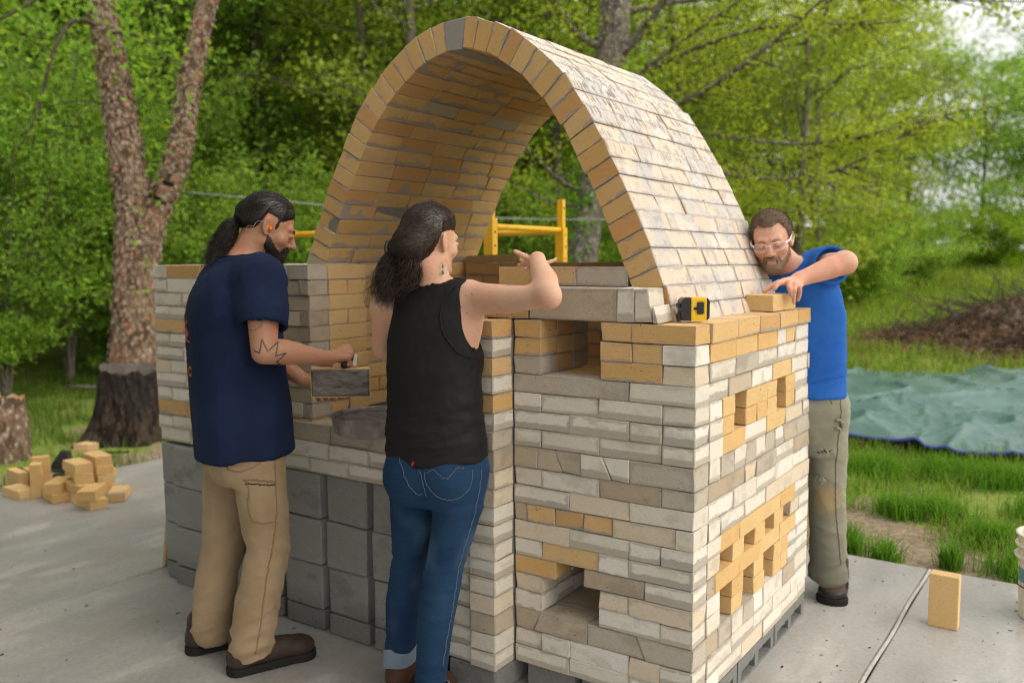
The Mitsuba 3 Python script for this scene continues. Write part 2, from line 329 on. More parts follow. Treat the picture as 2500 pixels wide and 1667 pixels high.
# inner leaf seen through the holes, the top course's back bricks, and the mortar core
core = [box(-0.685, -0.010, 0.010, 1.26, 0.1, 0.2), box(-0.40, -0.24, 0.25, 1.26, 0.2, 1.30), box(-0.11, -0.010, 0.12, 1.26, ZC[4] + .004, ZC[0] - .006), box(-0.11, -0.010, 0.12, 1.26, ZC[11] + .004, ZC[7] - .006),
        box(-0.68, -0.345, 0.010, 0.11, ZC[13] + .005, ZC[4] - .005), box(-0.33, -0.010, 0.010, 0.11, ZC[16] + .004, ZC[1] - .006), box(-0.68, -0.583, 0.010, 0.11, ZC[17] + .004, ZC[0] - .005),
        box(-0.68, -0.010, 0.010, 0.11, .1, ZC[16] - .005), box(-0.68, -0.25, 0.34, 1.2, ZC[19], ZC[16] - 0.02)]
scene['kiln__firebox'] = mikit.ply(cat(core), 'mortar')
for c in range(1, 20):       # inner leaf
    for a, b in zip(spread(0.12, 1.26, off=0.5 * (c % 2))[:-1], spread(0.12, 1.26, off=0.5 * (c % 2))[1:]):
        if c in (13, 14, 15, 16, 5, 6, 7): brick('kiln__firebox__brick', 'orange_brick', bx8(-0.232, -0.118, a + J, b - J, ZC[c] + J, ZC[c - 1] - J))
# jambs and sills of the two stoke holes
for c in (1, 2, 3):
    for y0 in (0.116, 0.231):
        brick('kiln__firebox__brick', 'orange_brick' if y0 < .2 else 'tan_brick', bx8(-0.69, -0.581, y0 + J, y0 + .115 - J, ZC[c] + J, ZC[c - 1] - J))
        brick('kiln__firebox__brick', 'orange_brick', bx8(-0.342, -0.236, y0 + J, y0 + .115 - J, ZC[c] + J, ZC[c - 1] - J))
for c in (14, 15, 16):
    x = -0.52 if c == 14 else -0.58
    for y0 in (0.116, 0.231):
        brick('kiln__firebox__brick', 'tan_brick' if c == 14 else 'white_brick', bx8(-0.69, x, y0 + J, y0 + .115 - J, ZC[c] + J, ZC[c - 1] - J))
brick('kiln__firebox__brick', 'clean_brick', bx8(-0.60, -0.33, 0.116, 0.36, ZC[4] + J, ZC[3] - J))
brick('kiln__firebox__brick', 'tan_brick', bx8(-0.60, -0.33, 0.116, 0.36, ZC[17] + J, ZC[16] - J))
brick('kiln__firebox__brick', 'tan_brick', bx8(-0.69, -0.24, 0.116, 0.36, ZC[13] + J, ZC[12] - J))

# pier beside the door, standing 0.125 proud of the firebox front
py = -0.122
for c in range(1, 20):
    k = 'OTTTOTTTTTTTWWTTTWW'[c - 1] if c < 12 else 'W'
    k = {1: 'O', 2: 'W', 3: 'O', 4: 'W', 5: 'O', 6: 'W', 7: 'T', 8: 'T', 17: 'T'}.get(c, 'W')
    right = -0.696
    w = 0.112
    wall_row('pier', 'x', py, 0.12, ZC[c], ZC[c - 1], [right - w, right], k)
    if c >= 13:
        wall_row('pier', 'x', py + 0.012, 0.12, ZC[c], ZC[c - 1], [right - .112 - .23, right - .112] if c % 2 else [right - .112 - .26, right - .112 - .12, right - .112], 'W' if c % 2 else 'WW')
    else:
        wall_row('pier', 'x', py + 0.012, 0.12, ZC[c], ZC[c - 1], [right - .112 - .23, right - .112] if c % 2 else [right - .342, right - .227, right - .112], k if c % 2 else k * 2)
    # the reveal of the door opening behind it
    if c <= 7: wall_row('pier', 'y', -1.038, 0.114, ZC[c], ZC[c - 1], [0.0, 0.115, 0.23] if c % 2 else [0.0, 0.23], 'OO' if c % 2 else 'O', out=-1)
scene['kiln__pier'] = mikit.ply(cat([box(-1.03, -0.70, py + .024, 0.23, 0.1, ZC[0] - .006)]), 'mortar')
for k, (z0, z1) in enumerate(((ZC[0], ZC[0] + TH), (ZC[0] + TH, ZC[0] + .114))):
    wall_row('pier', 'x', py + .122, 0.114, z0, z1, [-1.038, -.92, -.79] if k else [-1.038, -.81, -.70, -.63], 'OO' if k else 'OOO')

# lintel over the upper stoke hole with the cut bricks at its end
zl = ZC[0]
brick('kiln__lintel', 'tan_brick', bx8(-0.628, -0.283, 0.004, 0.116, zl + .002, zl + .113), bev=0.004, seed=13)
labels['kiln__lintel'] = {'label': 'long grey brown lintel tile over the stoke hole'}
def prism(key, m, poly, y0, y1, **k):   # a four sided outline in x, z
    a, b, c_, d = poly
    c8 = []
    for c in range(8):
        p = (a, b, d, c_)[(c & 1) | ((c >> 2) & 1) << 1]
        c8.append((p[0], (y0, y1)[(c >> 1) & 1], p[1]))
    return brick(key, m, c8, **k)
prism('kiln__lintel__cut_brick', 'white_brick', [(-.281, zl + .002), (-.219, zl + .002), (-.219, zl + .114), (-.281, zl + .114)], .002, .114, seed=21)
prism('kiln__lintel__cut_brick', 'white_brick', [(-.217, zl + .002), (-.152, zl + .002), (-.170, zl + .114), (-.217, zl + .114)], 0, .114, seed=44)
prism('kiln__lintel__cut_brick', 'white_brick', [(-.150, zl + .002), (-.132, zl + .002), (-.149, zl + .058), (-.150, zl + .058)], .0, .125, seed=46, bev=.001)

# the chamber's front wall course above the lintel
zf = zl + .1145
wall_row('front_wall', 'x', 0.118, 0.112, zf, zf + .068, [-.845, -.70, -.505, -.30], 'YOT')
zb = 1.556
# back wall of the chamber
for i, c in enumerate(zb - TH * np.arange(13, 0, -1)):
    xs = spread(-1.75, -0.29, off=0.5 * (i % 2))
    wall_row('back_wall', 'x', 1.10, 0.114, c, c + TH, xs, ''.join('OOY'[rng.integers(3)] for _ in xs[:-1]))
scene['kiln__back_wall'] = mikit.ply(box(-1.745, -0.30, 1.106, 1.2, 0.7, zb - .045), 'mortar')
scene['kiln__front_wall'] = mikit.ply(box(-.69, -.30, .122, .226, zf - .11, zf + .06), 'mortar')

# ---- chamber wall on the left: white outer face, orange door reveal and inner face
LX0, LX1, LY = -2.80, -1.705, -0.03
LZ = [0.695]
for c in range(13): LZ.append(LZ[-1] + (T3 if c == 2 else 0.0652))
kinds = ['W', 'W', 'O', 'W', 'W', 'W', 'W', 'W', 'O', 'W', 'W', 'W', 'W']
for c in range(13):
    z0, z1 = LZ[c], LZ[c + 1]
    xs = spread(LX0, LX1, off=0.5 * (c % 2))
    k = [kinds[c]] * (len(xs) - 1)
    k[-1] = 'T' if c > 2 else k[-1]
    if c > 3 and len(k) > 2: k[-2] = 'T' if c % 3 else 'W'
    if c == 12: xs = [LX0, LX0 + .115, LX0 + .345, LX0 + .55, LX0 + .78, -1.83, LX1]; k = list('WOOYWT')
    wall_row('chamber_wall', 'x', LY + (0.012 if c == 0 else 0.0), 0.112, z0, z1, xs, k)
    if c > 2:
        ys = spread(LY + .114, 0.314, off=0.5 * (c % 2)) 
        wall_row('chamber_wall', 'y', LX1, 0.112, z0, z1, ys, 'Y' * (len(ys) - 1) if c > 4 else 'O' * (len(ys) - 1))
        ys = spread(0.316, 1.24, off=0.5 * ((c + 1) % 2))
        wall_row('chamber_wall', 'y', -1.752, 0.112, z0, z1, ys, ''.join('YOOO'[rng.integers(4)] for _ in ys[:-1]))
    if c == 12:
        for y0 in (0.086, .32, .55, .78, 1.01):
            for x0 in (-2.8, -2.57, -2.34, -2.1): brick('kiln__chamber_wall__brick', 'white_brick', bx8(x0, x0 + .229, y0, y0 + .228, z0, z1))
scene['kiln__chamber_wall'] = mikit.ply(cat([box(LX0 + .010, -1.76, LY + .018, 1.24, 0.695, LZ[13] - .006), box(-1.80, LX1 - .006, LY + .014, .30, .9, LZ[13] - .006)]), 'mortar')

# ---- ledge in front of the door: two white courses and a brown tile course
for c in range(2):
    xs = spread(-1.93, -1.04, off=0.5 * c)
    wall_row('ledge', 'x', -0.062, 0.114, 0.685 + c * TH, 0.685 + (c + 1) * TH, xs, 'W' * (len(xs) - 1))
wall_row('ledge', 'x', -0.055, 0.228, 0.815, 0.8925, [-1.93, -1.575, (-1.36, -1.32), -1.04], 'TTT')
scene['kiln__ledge'] = mikit.ply(box(-1.92, -1.05, -0.044, 1.1, 0.69, 0.882), 'mortar')
for y0 in (0.176, .41, .64, .87):
    for x0 in (-1.7, -1.47, -1.24, -1.01): brick('kiln__ledge__brick', 'tan_brick', bx8(x0, x0 + .228, y0, y0 + .228, .83, .892))

# ---- the catenary arch
AX = -1.037      # the arch's axis; its centre line as half widths at heights
def arch_curve(n=800):
    h = np.array([(.868, 1.330), (.838, 1.410), (.803, 1.500), (.738, 1.650), (.663, 1.805), (.570, 1.980), (.480, 2.123), (.362, 2.254), (.231, 2.351), (.110, 2.404), (0, 2.420)])
    p = np.vstack([h * [-1, 1], (h * [1, 1])[-2::-1]]); q = spline(np.c_[p, np.zeros(len(p))], n)[:, :2]; return np.stack([AX + q[:, 0], q[:, 1]], 1)
cur = arch_curve(); sl = np.r_[0, np.cumsum(np.linalg.norm(np.diff(cur, axis=0), axis=1))]
NV = 43
def at_arc(s):
    p = np.array([np.interp(s, sl, cur[:, 0]), np.interp(s, sl, cur[:, 1])])
    d = np.array([np.interp(s + .004, sl, cur[:, 0]) - np.interp(s - .004, sl, cur[:, 0]), np.interp(s + .004, sl, cur[:, 1]) - np.interp(s - .004, sl, cur[:, 1])])
    d /= np.linalg.norm(d); return p, np.array([-d[1], d[0]])      # outward normal (curve runs left to right, so up is outward)
AY0, AY1, HT = 0.118, 1.20, 0.057
edges = np.linspace(0, sl[-1], NV + 1)
mid = NV // 2
w0 = edges[1]
edges[mid] -= 0.010; edges[mid + 1] += 0.012
for i in range(NV):
    g = 0.0009
    (p0, n0), (p1, n1) = at_arc(edges[i] + g), at_arc(edges[i + 1] - g)
    lip = 0.007 if (i % 4 == 1 and i > mid) else 0.0
    if i == mid: ys = [AY0, AY1]
    else:
        ys = [AY0]; y = AY0 + BK * ((0.5, 1.0, 0.62, 0.9)[i % 4] if i % 2 else 1.0) - (0 if i % 2 else 0.02 * (i % 5))
        while y < AY1 - .05: ys.append(y); y += BK
        ys.append(AY1)
    if i < 4: ys[0] = 0.33 if i < 3 else AY0
    for a, b in zip(ys[:-1], ys[1:]):
        if b - a < .02: continue
        o = rng.normal(0, 0.0012); e = rng.normal(0, .0012) if a == AY0 else 0
        # local x: outward, y: along the barrel, z: along the curve
        c8 = []
        for c in range(8):
            p, n = (p0, n0) if (c >> 2) & 1 == 0 else (p1, n1)
            t = (-HT + o) if c & 1 == 0 else HT + o + (lip if (c >> 2) & 1 == 0 else lip * .2)
            q = p + n * t
            c8.append((q[0], (a + J + e) if (c >> 1) & 1 == 0 else b - J, q[1]))
        c8 = np.array(c8)
        # z must run so that (outward, along, curve) is right handed and t = 0 is the lower joint
        if i < mid: c8 = c8
        else: c8 = c8[[4, 5, 6, 7, 0, 1, 2, 3]]
        d = np.cross(c8[1] - c8[0], c8[2] - c8[0]) @ (c8[4] - c8[0])
        mesh, uv = hexa(c8)
        if d < 0: mesh = (mesh[0], mesh[1][:, ::-1])
        obj('kiln__arch__brick', mesh, 'key_brick' if i == mid else 'arch_brick', uv=uv)
ring = []
for s in np.linspace(0, sl[-1], 120):
    p, n = at_arc(s); ring.append((p + n * (HT - .005), p - n * (HT - .005)))
v = []; f = []
for k, (o, q) in enumerate(ring):
    for y in (AY0 + .006, AY1 - .006): v += [(o[0], y, o[1]), (q[0], y, q[1])]
    if k:
        b = 4 * k; a = b - 4
        for i0, i1 in ((0, 2), (3, 1), (1, 0), (2, 3)): f += [(a + i0, a + i1, b + i1), (a + i0, b + i1, b + i0)]
scene['kiln__arch'] = mikit.ply((np.array(v), np.array(f)), 'mortar')
def f_key(p, n, uv): return mix((0.25, 0.235, 0.205), (0.30, 0.285, 0.25), fbm(p.x * 14, p.y * 14, p.z * 14, 3)) * (0.9 + 0.2 * fbm(p.x * 200, p.y * 200, p.z * 200, 2))
mat('key_brick', f_key, 0.9, 0.2, b_brick, 0.0015)

# ---- concrete block base
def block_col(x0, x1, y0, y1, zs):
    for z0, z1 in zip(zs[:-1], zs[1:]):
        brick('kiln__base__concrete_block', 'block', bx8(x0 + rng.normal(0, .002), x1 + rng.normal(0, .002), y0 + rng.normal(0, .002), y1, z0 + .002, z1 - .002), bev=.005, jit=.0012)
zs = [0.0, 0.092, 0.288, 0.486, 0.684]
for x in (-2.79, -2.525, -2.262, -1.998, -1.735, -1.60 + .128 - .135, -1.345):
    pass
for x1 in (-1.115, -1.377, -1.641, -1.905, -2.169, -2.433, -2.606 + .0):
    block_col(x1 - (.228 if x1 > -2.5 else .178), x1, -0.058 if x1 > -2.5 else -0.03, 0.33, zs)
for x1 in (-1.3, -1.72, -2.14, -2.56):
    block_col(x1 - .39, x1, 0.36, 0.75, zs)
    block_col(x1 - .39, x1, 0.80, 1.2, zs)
scene['kiln__base'] = mikit.ply(box(-2.74, -1.12, 0.0, 1.15, 0.0, 0.68), 'mortar')
# hollow half blocks under the firebox: two cells open to the side
def hollow(x0, x1, y0, y1, z1):
    from shapely.geometry import box as sb, Polygon
    P = sb(y0, 0, y1, z1); L = (y1 - y0)
    rag = np.random.default_rng(int(abs(x0 * 7 + y0 * 13) * 100))
    for k in range(2):
        a = y0 + L * (0.09 + 0.46 * k); b = a + L * 0.36
        pts = [(a, 0.012), (b, 0.012)] + [(b - (b - a) * t, 0.052 + rag.normal(0, .005) + .006 * k) for t in np.linspace(0, 1, 9)]
        P = P.difference(Polygon(pts))
    m = trimesh.creation.extrude_polygon(P, x1 - x0, engine='earcut')
    v = m.vertices.copy(); m.vertices = np.stack([x0 + v[:, 2], v[:, 0], v[:, 1]], 1)
    return m
ys = [0.012, 0.43, 0.85, 1.262]
for a, b in zip(ys[:-1], ys[1:]):
    obj('kiln__base__concrete_block', hollow(-0.19, -0.004, a + .006, b - .006, .097), 'block')
for x0 in (-0.66, -0.43):
    brick('kiln__base__concrete_block', 'block', bx8(x0, x0 + .2, 0.03, .42, 0, .097), bev=.005)
brick('kiln__base__concrete_block', 'block', bx8(-.92, -.70, -.115, .1, 0, .097), bev=.006, chip=.8)
brick('kiln__base__concrete_block', 'block', bx8(-1.1, -.96, -.10, .1, 0, .097), bev=.006)
# ---------------------------------------------------------------- terrain
def ground_z(x, y):
    x, y = np.asarray(x, float), np.asarray(y, float)
    r = np.clip(y - 3.5, 0, 36); k = np.clip((x + 13) / 9, 0, 1); k = k * k * (3 - 2 * k)
    h = -0.065 + r * (0.012 + 0.036 * k)
    nz = meshkit.fbm(np.stack([x * 0.7, y * 0.7, 0 * x], -1), 3, 3) - 0.5
    away = np.maximum(np.maximum(-5.25 - x, y - 2.2), 0.0)
    return h + nz * 0.16 * np.clip(away / 2.5, 0.08, 1.0)
def grid_sheet(xs, ys, zfn):
    X, Y = np.meshgrid(xs, ys); Z = zfn(X, Y); n = len(xs)
    i, j = np.meshgrid(np.arange(len(ys) - 1), np.arange(n - 1), indexing='ij'); a = i * n + j
    return np.stack([X, Y, Z], -1).reshape(-1, 3), np.stack([a, a + 1, a + n + 1, a + n], -1).reshape(-1, 4)
def geo(a, b, n, p=3.0):
    t = np.linspace(-1, 1, n); s = np.sign(t) * np.abs(t) ** p
    return np.where(s < 0, -s * a, s * b)
gx = np.unique(np.r_[np.linspace(-14, 4.5, 112), geo(-260, 260, 41, 3)]); gy = np.unique(np.r_[np.linspace(-4, 14, 110), geo(-260, 260, 41, 3)])
def f_ground(p, n, uv):
    a = fbm(p.x * 1.1, p.y * 1.1, 2.0, 4); b = fbm(p.x * 5, p.y * 5, 1.0, 4); d = fbm(p.x * 45, p.y * 45, 0, 3)
    soil = mix((0.19, 0.14, 0.095), (0.30, 0.235, 0.165), d)
    grass = mix((0.13, 0.19, 0.035), (0.22, 0.26, 0.06), b)
    near = smoothstep(4.3, 2.6, p.y) * smoothstep(-1.6, -0.4, p.x)
    near = dr.maximum(near, 0.8 * smoothstep(-6.3, -5.3, p.x) * smoothstep(2.9, 2.2, p.y))
    w = smoothstep(0.40, 0.56, 0.55 * a + 0.45 * b - near * 0.36 + 0.12)
    c = mix(soil, grass, w)
    return mix(c, (0.27, 0.35, 0.06), smoothstep(7.0, 14.0, p.y) * smoothstep(-9.0, -4.0, p.x) * 0.85) * (0.75 + 0.5 * d)
mat('soil', f_ground, 0.95, 0.1)
v, f = grid_sheet(gx, gy, ground_z)
obj('ground', (v, f), 'soil', smooth=True, label='grassy ground with bare soil patches around the concrete slab', kind='structure')

# ---------------------------------------------------------------- leaves and branches
scene['leaf'] = {'type': 'principledthin', 'base_color': {'type': 'mesh_attribute', 'name': 'vertex_color'}, 'roughness': 0.55, 'spec_trans': 0.0, 'diff_trans': 1.1, 'eta': 1.35}
def leaves(ctr, nrm, L, W, col, g):
    """Folded four-cornered leaves; ctr, nrm (n, 3)."""
    n = len(ctr); a = g.normal(size=(n, 3)); a -= (a * nrm).sum(1, keepdims=True) * nrm; a /= np.linalg.norm(a, axis=1, keepdims=True) + 1e-9
    b = np.cross(nrm, a); L = np.broadcast_to(L, (n,))[:, None]; W = np.broadcast_to(W, (n,))[:, None]
    v = np.stack([ctr - a * L * .5, ctr + b * W * .5 - nrm * W * .12 - a * L * .06, ctr + a * L * .5 - nrm * L * .12, ctr - b * W * .5 - nrm * W * .12 - a * L * .06], 1).reshape(-1, 3)
    k = np.arange(n)[:, None] * 4
    f = np.concatenate([k + [[0, 2, 1]], k + [[0, 3, 2]]], 0)
    return v, f, np.repeat(col, 4, 0)
def leaf_normals(n, g, up=0.8):
    q = g.normal(size=(n, 3)) * 0.6; q[:, 2] += up; return q / np.linalg.norm(q, axis=1, keepdims=True)
def leaf_colors(n, g, base, var=0.25, yellow=0.15):
    c = np.array(base)[None] * (1 + g.normal(0, var, (n, 1))); y = (g.random((n, 1)) < yellow) * g.uniform(0.3, 1, (n, 1))
    return np.clip(c * (1 - y) + np.array([[0.42, 0.50, 0.045]]) * y, 0.008, 0.7)
BARK = {}
def bark(name, a, b, c):
    def fn(p, n, uv):
        t = fbm(p.x * 22, p.y * 22, p.z * 7, 4); d = fbm(p.x * 70, p.y * 70, p.z * 30, 3)
        q = mix(a, b, smoothstep(0.3, 0.7, t)); q = mix(q, c, smoothstep(0.58, 0.70, d))
        return q * (0.6 + 0.8 * d)
    mat(name, fn, 0.9, 0.15, lambda p, n, uv: fbm(p.x * 40, p.y * 40, p.z * 12, 4), 0.02)
bark('grey_bark', (0.10, 0.085, 0.065), (0.19, 0.165, 0.135), (0.27, 0.25, 0.21))
bark('dark_bark', (0.05, 0.04, 0.03), (0.10, 0.08, 0.06), (0.14, 0.12, 0.095))
def grow(seed, H, r0, base, spread, limbs, subs, per, L, col, up=0.8, droop=0.0, lean=(0, 0), stems=1, fuzz=0.28, rise=(0.1, 0.7), var=0.25, yellow=0.15, top=1.0, sides=7):
    """A tree or shrub standing at the origin: (wood mesh, leaf mesh, leaf colours)."""
    g = np.random.default_rng(seed); wood = []; ctr = []; hue = []
    for s in range(stems):
        az = 2 * math.pi * s / stems + g.uniform(-.4, .4); out = 0 if stems == 1 else g.uniform(.25, .6) * spread
        n = 9; t = np.linspace(0, 1, n); h = H * (1 if stems == 1 else g.uniform(.7, 1))
        p = np.stack([lean[0] * t ** 1.3 + math.cos(az) * out * t ** 1.2, lean[1] * t ** 1.3 + math.sin(az) * out * t ** 1.2, h * t - .1 * (t == 0)], 1)
        p[1:, :2] += np.cumsum(g.normal(0, .012 * H / 2, (n - 1, 2)), 0)
        rad = r0 * (1 - .85 * t) * (1 + .35 * np.exp(-t * 14)); wood.append(tube(p, rad, sides))
        for k in range(limbs):
            u = base + (1 - base) * (k + g.random()) / limbs; u = min(u, .985)
            o = np.array([np.interp(u, t, p[:, i]) for i in range(3)]); a = k * 2.4 + g.uniform(-.5, .5)
            prof = (0.35 + 0.65 * math.sin(math.pi * min(1, (1 - u) / (1 - base) * .85 + .12)))
            ln = spread * prof * g.uniform(.7, 1.2) * (top if u > .9 else 1); el = g.uniform(*rise)
            d = np.array([math.cos(a) * math.cos(el), math.sin(a) * math.cos(el), math.sin(el)])
            m = 5; q = o + np.outer(np.linspace(0, 1, m), d) * ln; q[:, 2] += -droop * ln * np.linspace(0, 1, m) ** 2 + g.normal(0, .03 * ln, m) * np.linspace(0, 1, m)
            q[1:, :2] += g.normal(0, .04 * ln, (m - 1, 2)); rr = max(.006, r0 * .34 * (1 - u * .6))
            wood.append(tube(q, np.linspace(rr, rr * .25, m), 5, False))
            tone = g.normal(0, .16)
            for j in range(subs):
                w = g.uniform(.3, 1); oo = np.array([np.interp(w, np.linspace(0, 1, m), q[:, i]) for i in range(3)])
                dd = d + g.normal(0, .7, 3) * [1, 1, .45]; dd /= np.linalg.norm(dd); sl_ = ln * g.uniform(.18, .42)
                e = oo + dd * sl_; e[2] -= droop * sl_ * .6
                wood.append(tube(np.stack([oo, (oo + e) / 2 + g.normal(0, .03, 3) * sl_, e]), [rr * .3, rr * .2, .003], 3, False))
                x = g.random((per, 1)) ** .7; c = oo + (e - oo) * x + g.normal(0, 1, (per, 3)) * fuzz * np.array([1, 1, .55]) * min(1, .4 + sl_)
                ctr.append(c); hue.append(np.full(per, tone + g.normal(0, .10)))
    c = np.vstack(ctr); hue = np.concatenate(hue)[:, None]; n = len(c)
    cc = leaf_colors(n, g, col, var, yellow) * np.clip(1 + hue, .5, 1.6)
    v, f, cc = leaves(c, leaf_normals(n, g, up), L * g.uniform(.7, 1.25, n), L * .62 * g.uniform(.7, 1.2, n), cc, g)
    return cat(wood), (v, f), cc
def species(name, bark_name, *a, **k):
    w, lf, cc = grow(*a, **k)
    scene[name] = {'type': 'shapegroup', 'trunk': mikit.ply(w, bark_name, smooth=True), 'crown': mikit.ply(lf, 'leaf', color=cc)}
def stand(key, sp, x, y, s=1.0, rz=0.0, dz=0.0, sz=1.0, **t):
    key = put(key, {'type': 'instance', 'group': {'type': 'ref', 'id': sp}, 'to_world': T().translate([x, y, float(ground_z(x, y)) + dz]).rotate([0, 0, 1], rz).scale([s, s, s * sz])})
    if t: tag(key, **t)
    return key
G1, G2, G3, G4 = (0.31, 0.50, 0.075), (0.23, 0.42, 0.065), (0.42, 0.53, 0.075), (0.33, 0.51, 0.08)
species('sp_tall', 'dark_bark', 11, 13, .17, .12, 3.0, 34, 7, 44, .13, G1, fuzz=.36)
species('sp_tall2', 'grey_bark', 12, 15, .15, .15, 2.7, 34, 7, 40, .13, G3, fuzz=.36, lean=(.8, .3))
species('sp_dark', 'dark_bark', 13, 11, .20, .05, 3.2, 40, 7, 46, .13, G2, fuzz=.34, rise=(-.05, .5), droop=.15)
species('sp_light', 'grey_bark', 14, 10, .13, .14, 2.6, 34, 7, 34, .10, G3, fuzz=.30, yellow=.4, rise=(.0, .5), droop=.1)
species('sp_shrub', 'grey_bark', 15, 3.2, .022, .14, 1.25, 13, 6, 26, .065, G1, stems=9, fuzz=.17, rise=(.2, .9))
species('sp_shrub2', 'grey_bark', 16, 2.2, .018, .03, 1.2, 13, 6, 28, .07, G4, stems=8, fuzz=.17, rise=(.1, .9), yellow=.2)
species('sp_leafy', 'grey_bark', 18, 8.5, .09, .05, 2.5, 36, 7, 40, .11, G3, fuzz=.32, yellow=.3, rise=(-.05, .6), droop=.1)
species('sp_round', 'dark_bark', 19, 6.5, .10, .02, 2.9, 46, 7, 48, .12, G1, fuzz=.34, yellow=.15, rise=(.0, .8))
species('sp_low', 'grey_bark', 17, 1.0, .012, .02, .8, 9, 5, 24, .065, (.30, .48, .04), stems=8, fuzz=.14, rise=(.1, .8), yellow=.35)
# ---------------------------------------------------------------- woodland: shrubs and trees one can tell apart, then the far wood as one mass
gw = np.random.default_rng(41)
shrubs = [  # x, y, species, scale, stretch, label
 (-9.75, 2.55, 'sp_shrub', 1.0, 1.1, 'many stemmed green shrub at the left edge behind the sawn stump'),
 (-10.5, 3.75, 'sp_shrub', 1.25, 1.1, 'tall green shrub just left of the forked flaky trunk'),
 (-11.6, 2.2, 'sp_shrub', 1.3, 1.2, 'darker tall shrub behind the leftmost shrub'),
 (-11.3, 5.2, 'sp_shrub2', 1.5, 1.2, 'leafy shrub directly behind the forked flaky trunk'),
 (-9.3, 4.9, 'sp_shrub2', 1.05, 1.0, 'bright green bush right of the forked trunk'),
 (-9.6, 6.4, 'sp_shrub2', 1.25, 1.0, 'bright bush behind the head of the man in navy'),
 (-8.4, 6.3, 'sp_shrub2', .95, 1.0, 'light green bush between the head of the man in navy and the arch'),
 (-7.9, 8.2, 'sp_shrub2', 1.1, 1.1, 'low bush behind the left foot of the arch'),
 (-5.4, 8.6, 'sp_shrub2', .9, 1.1, 'green bush seen through the arch behind the yellow scaffold'),
 (-4.6, 9.6, 'sp_shrub2', .9, 1.1, 'green bush seen through the arch right of the yellow scaffold'),
 (-3.55, 18.6, 'sp_shrub2', 1.0, .9, 'bright meadow bush just right of the raised elbow'),
 (-3.2, 21.5, 'sp_shrub2', 1.1, .75, 'yellow green bush at the top of the meadow'),
 (-3.3, 16.6, 'sp_shrub2', .75, .9, 'pale leafy bush behind the shoulder of the man in blue'),
 (-1.9, 27.2, 'sp_low', 1.7, .9, 'low bush at the far right edge of the meadow')]
for i, (x, y, sp, s, sz, lab) in enumerate(shrubs):
    stand('shrub', sp, x, y, s, gw.uniform(0, 360), 0, sz, label=lab, cat='shrub', group='leafy shrubs around the clearing')
trees = [
 (-14.3, 4.6, 'sp_dark', .9, 'dark leafy tree left of the forked trunk at the picture edge'),
 (-13.4, 7.0, 'sp_tall', .85, 'green tree rising behind the forked flaky trunk'),
 (-13.1, 9.0, 'sp_dark', .9, 'dark layered tree right of the forked trunk'),
 (-7.75, 7.3, 'sp_tall2', .72, 'slim trunked tree just left of the top of the arch'),
 (-8.7, 10.4, 'sp_tall2', .8, 'slim tree behind the keystone of the arch'),
 (-7.4, 10.1, 'sp_tall', .7, 'tree with a dark trunk above the crown of the arch'),
 (-6.35, 9.6, 'sp_tall', .75, 'dark trunked tree right of the crown of the arch'),
 (-5.6, 12.4, 'sp_leafy', 1.0, 'yellow green tree with layered sprays over the barrel of the arch'),
 (-3.5, 12.6, 'sp_leafy', .95, 'light tree with a thin trunk behind the head of the man in blue'),
 (-3.75, 15.4, 'sp_leafy', 1.05, 'light tree with a thin trunk right of the man in blue'),
 (-4.7, 22.8, 'sp_leafy', .85, 'young tree at the far end of the meadow left of the dark grove'),
 (-2.6, 30.5, 'sp_round', .95, 'large round tree above the brush pile'),
 (-.4, 32.5, 'sp_round', 1.0, 'large dark tree cut by the right edge of the picture')]
for x, y, sp, s, lab in trees:
    stand('tree', sp, x, y, s, gw.uniform(0, 360), 0, 1, label=lab, cat='tree', group='trees at the edge of the clearing')
for x, y, s_, lab in ((-4.6, 28.5, 1.0, 'round leafy tree at the top of the meadow left of the largest one'), (-6.4, 30.5, 1.15, 'round tree filling the far corner of the meadow'), (1.6, 34.0, 1.05, 'round tree just outside the meadow at the right edge'), (-1.6, 38.0, 1.2, 'taller round tree behind the meadow grove'), (-8.5, 27.0, 1.1, 'round tree in the wood left of the meadow')):
    stand('tree', 'sp_round', x, y, s_, gw.uniform(0, 360), 0, 1, label=lab, cat='tree', group='trees at the edge of the clearing')
for x, y, s_, lab in ( (-6.2, 19.0, 1.1, 'leafy light tree far behind the barrel of the arch'), (-4.6, 19.6, .9, 'small leafy tree left of the meadow'), (-5.2, 25.5, 1.0, 'leafy tree at the far left corner of the meadow'), (-7.6, 15.0, 1.1, 'leafy tree in the wood seen just over the arch barrel'), (.6, 37.0, 1.0, 'rounded tree at the far right end of the meadow')):
    stand('tree', 'sp_leafy', x, y, s_, gw.uniform(0, 360), 0, 1, label=lab, cat='tree', group='trees at the edge of the clearing')
spots = []
for q in np.arange(17, 52, 3.4):
    for px in np.arange(-420, 2080, 2650 * 3.0 / q / 2.2):
        spots.append((px + gw.normal(0, 60), q + gw.uniform(-1.4, 1.4)))
far = [(-0.5656, 0.8246)]
for k, (px, q) in enumerate(spots):
    fx, fy = -0.5656, 0.8246; rx, ry = 0.8246, 0.5656
    x = 1.07 + q * (fx + (px - 1250) / 2141 * rx); y = -2.57 + q * (fy + (px - 1250) / 2141 * ry)
    if px > 1500 and q < 24: continue
    if px > 1850: continue
    sp = ('sp_dark', 'sp_tall', 'sp_tall2', 'sp_tall', 'sp_light')[gw.integers(5)] if px < 900 else ('sp_leafy', 'sp_light', 'sp_leafy', 'sp_tall')[gw.integers(4)]
    stand('woodland', sp, x, y, gw.uniform(.8, 1.25) * (0.8 if px > 1300 else 1.0), gw.uniform(0, 360))
tag('woodland', 'dense spring woodland closing the view behind the clearing', 'woodland', kind='stuff')
for k in list(scene):
    if k.startswith('woodland'): tag(k, kind='stuff')
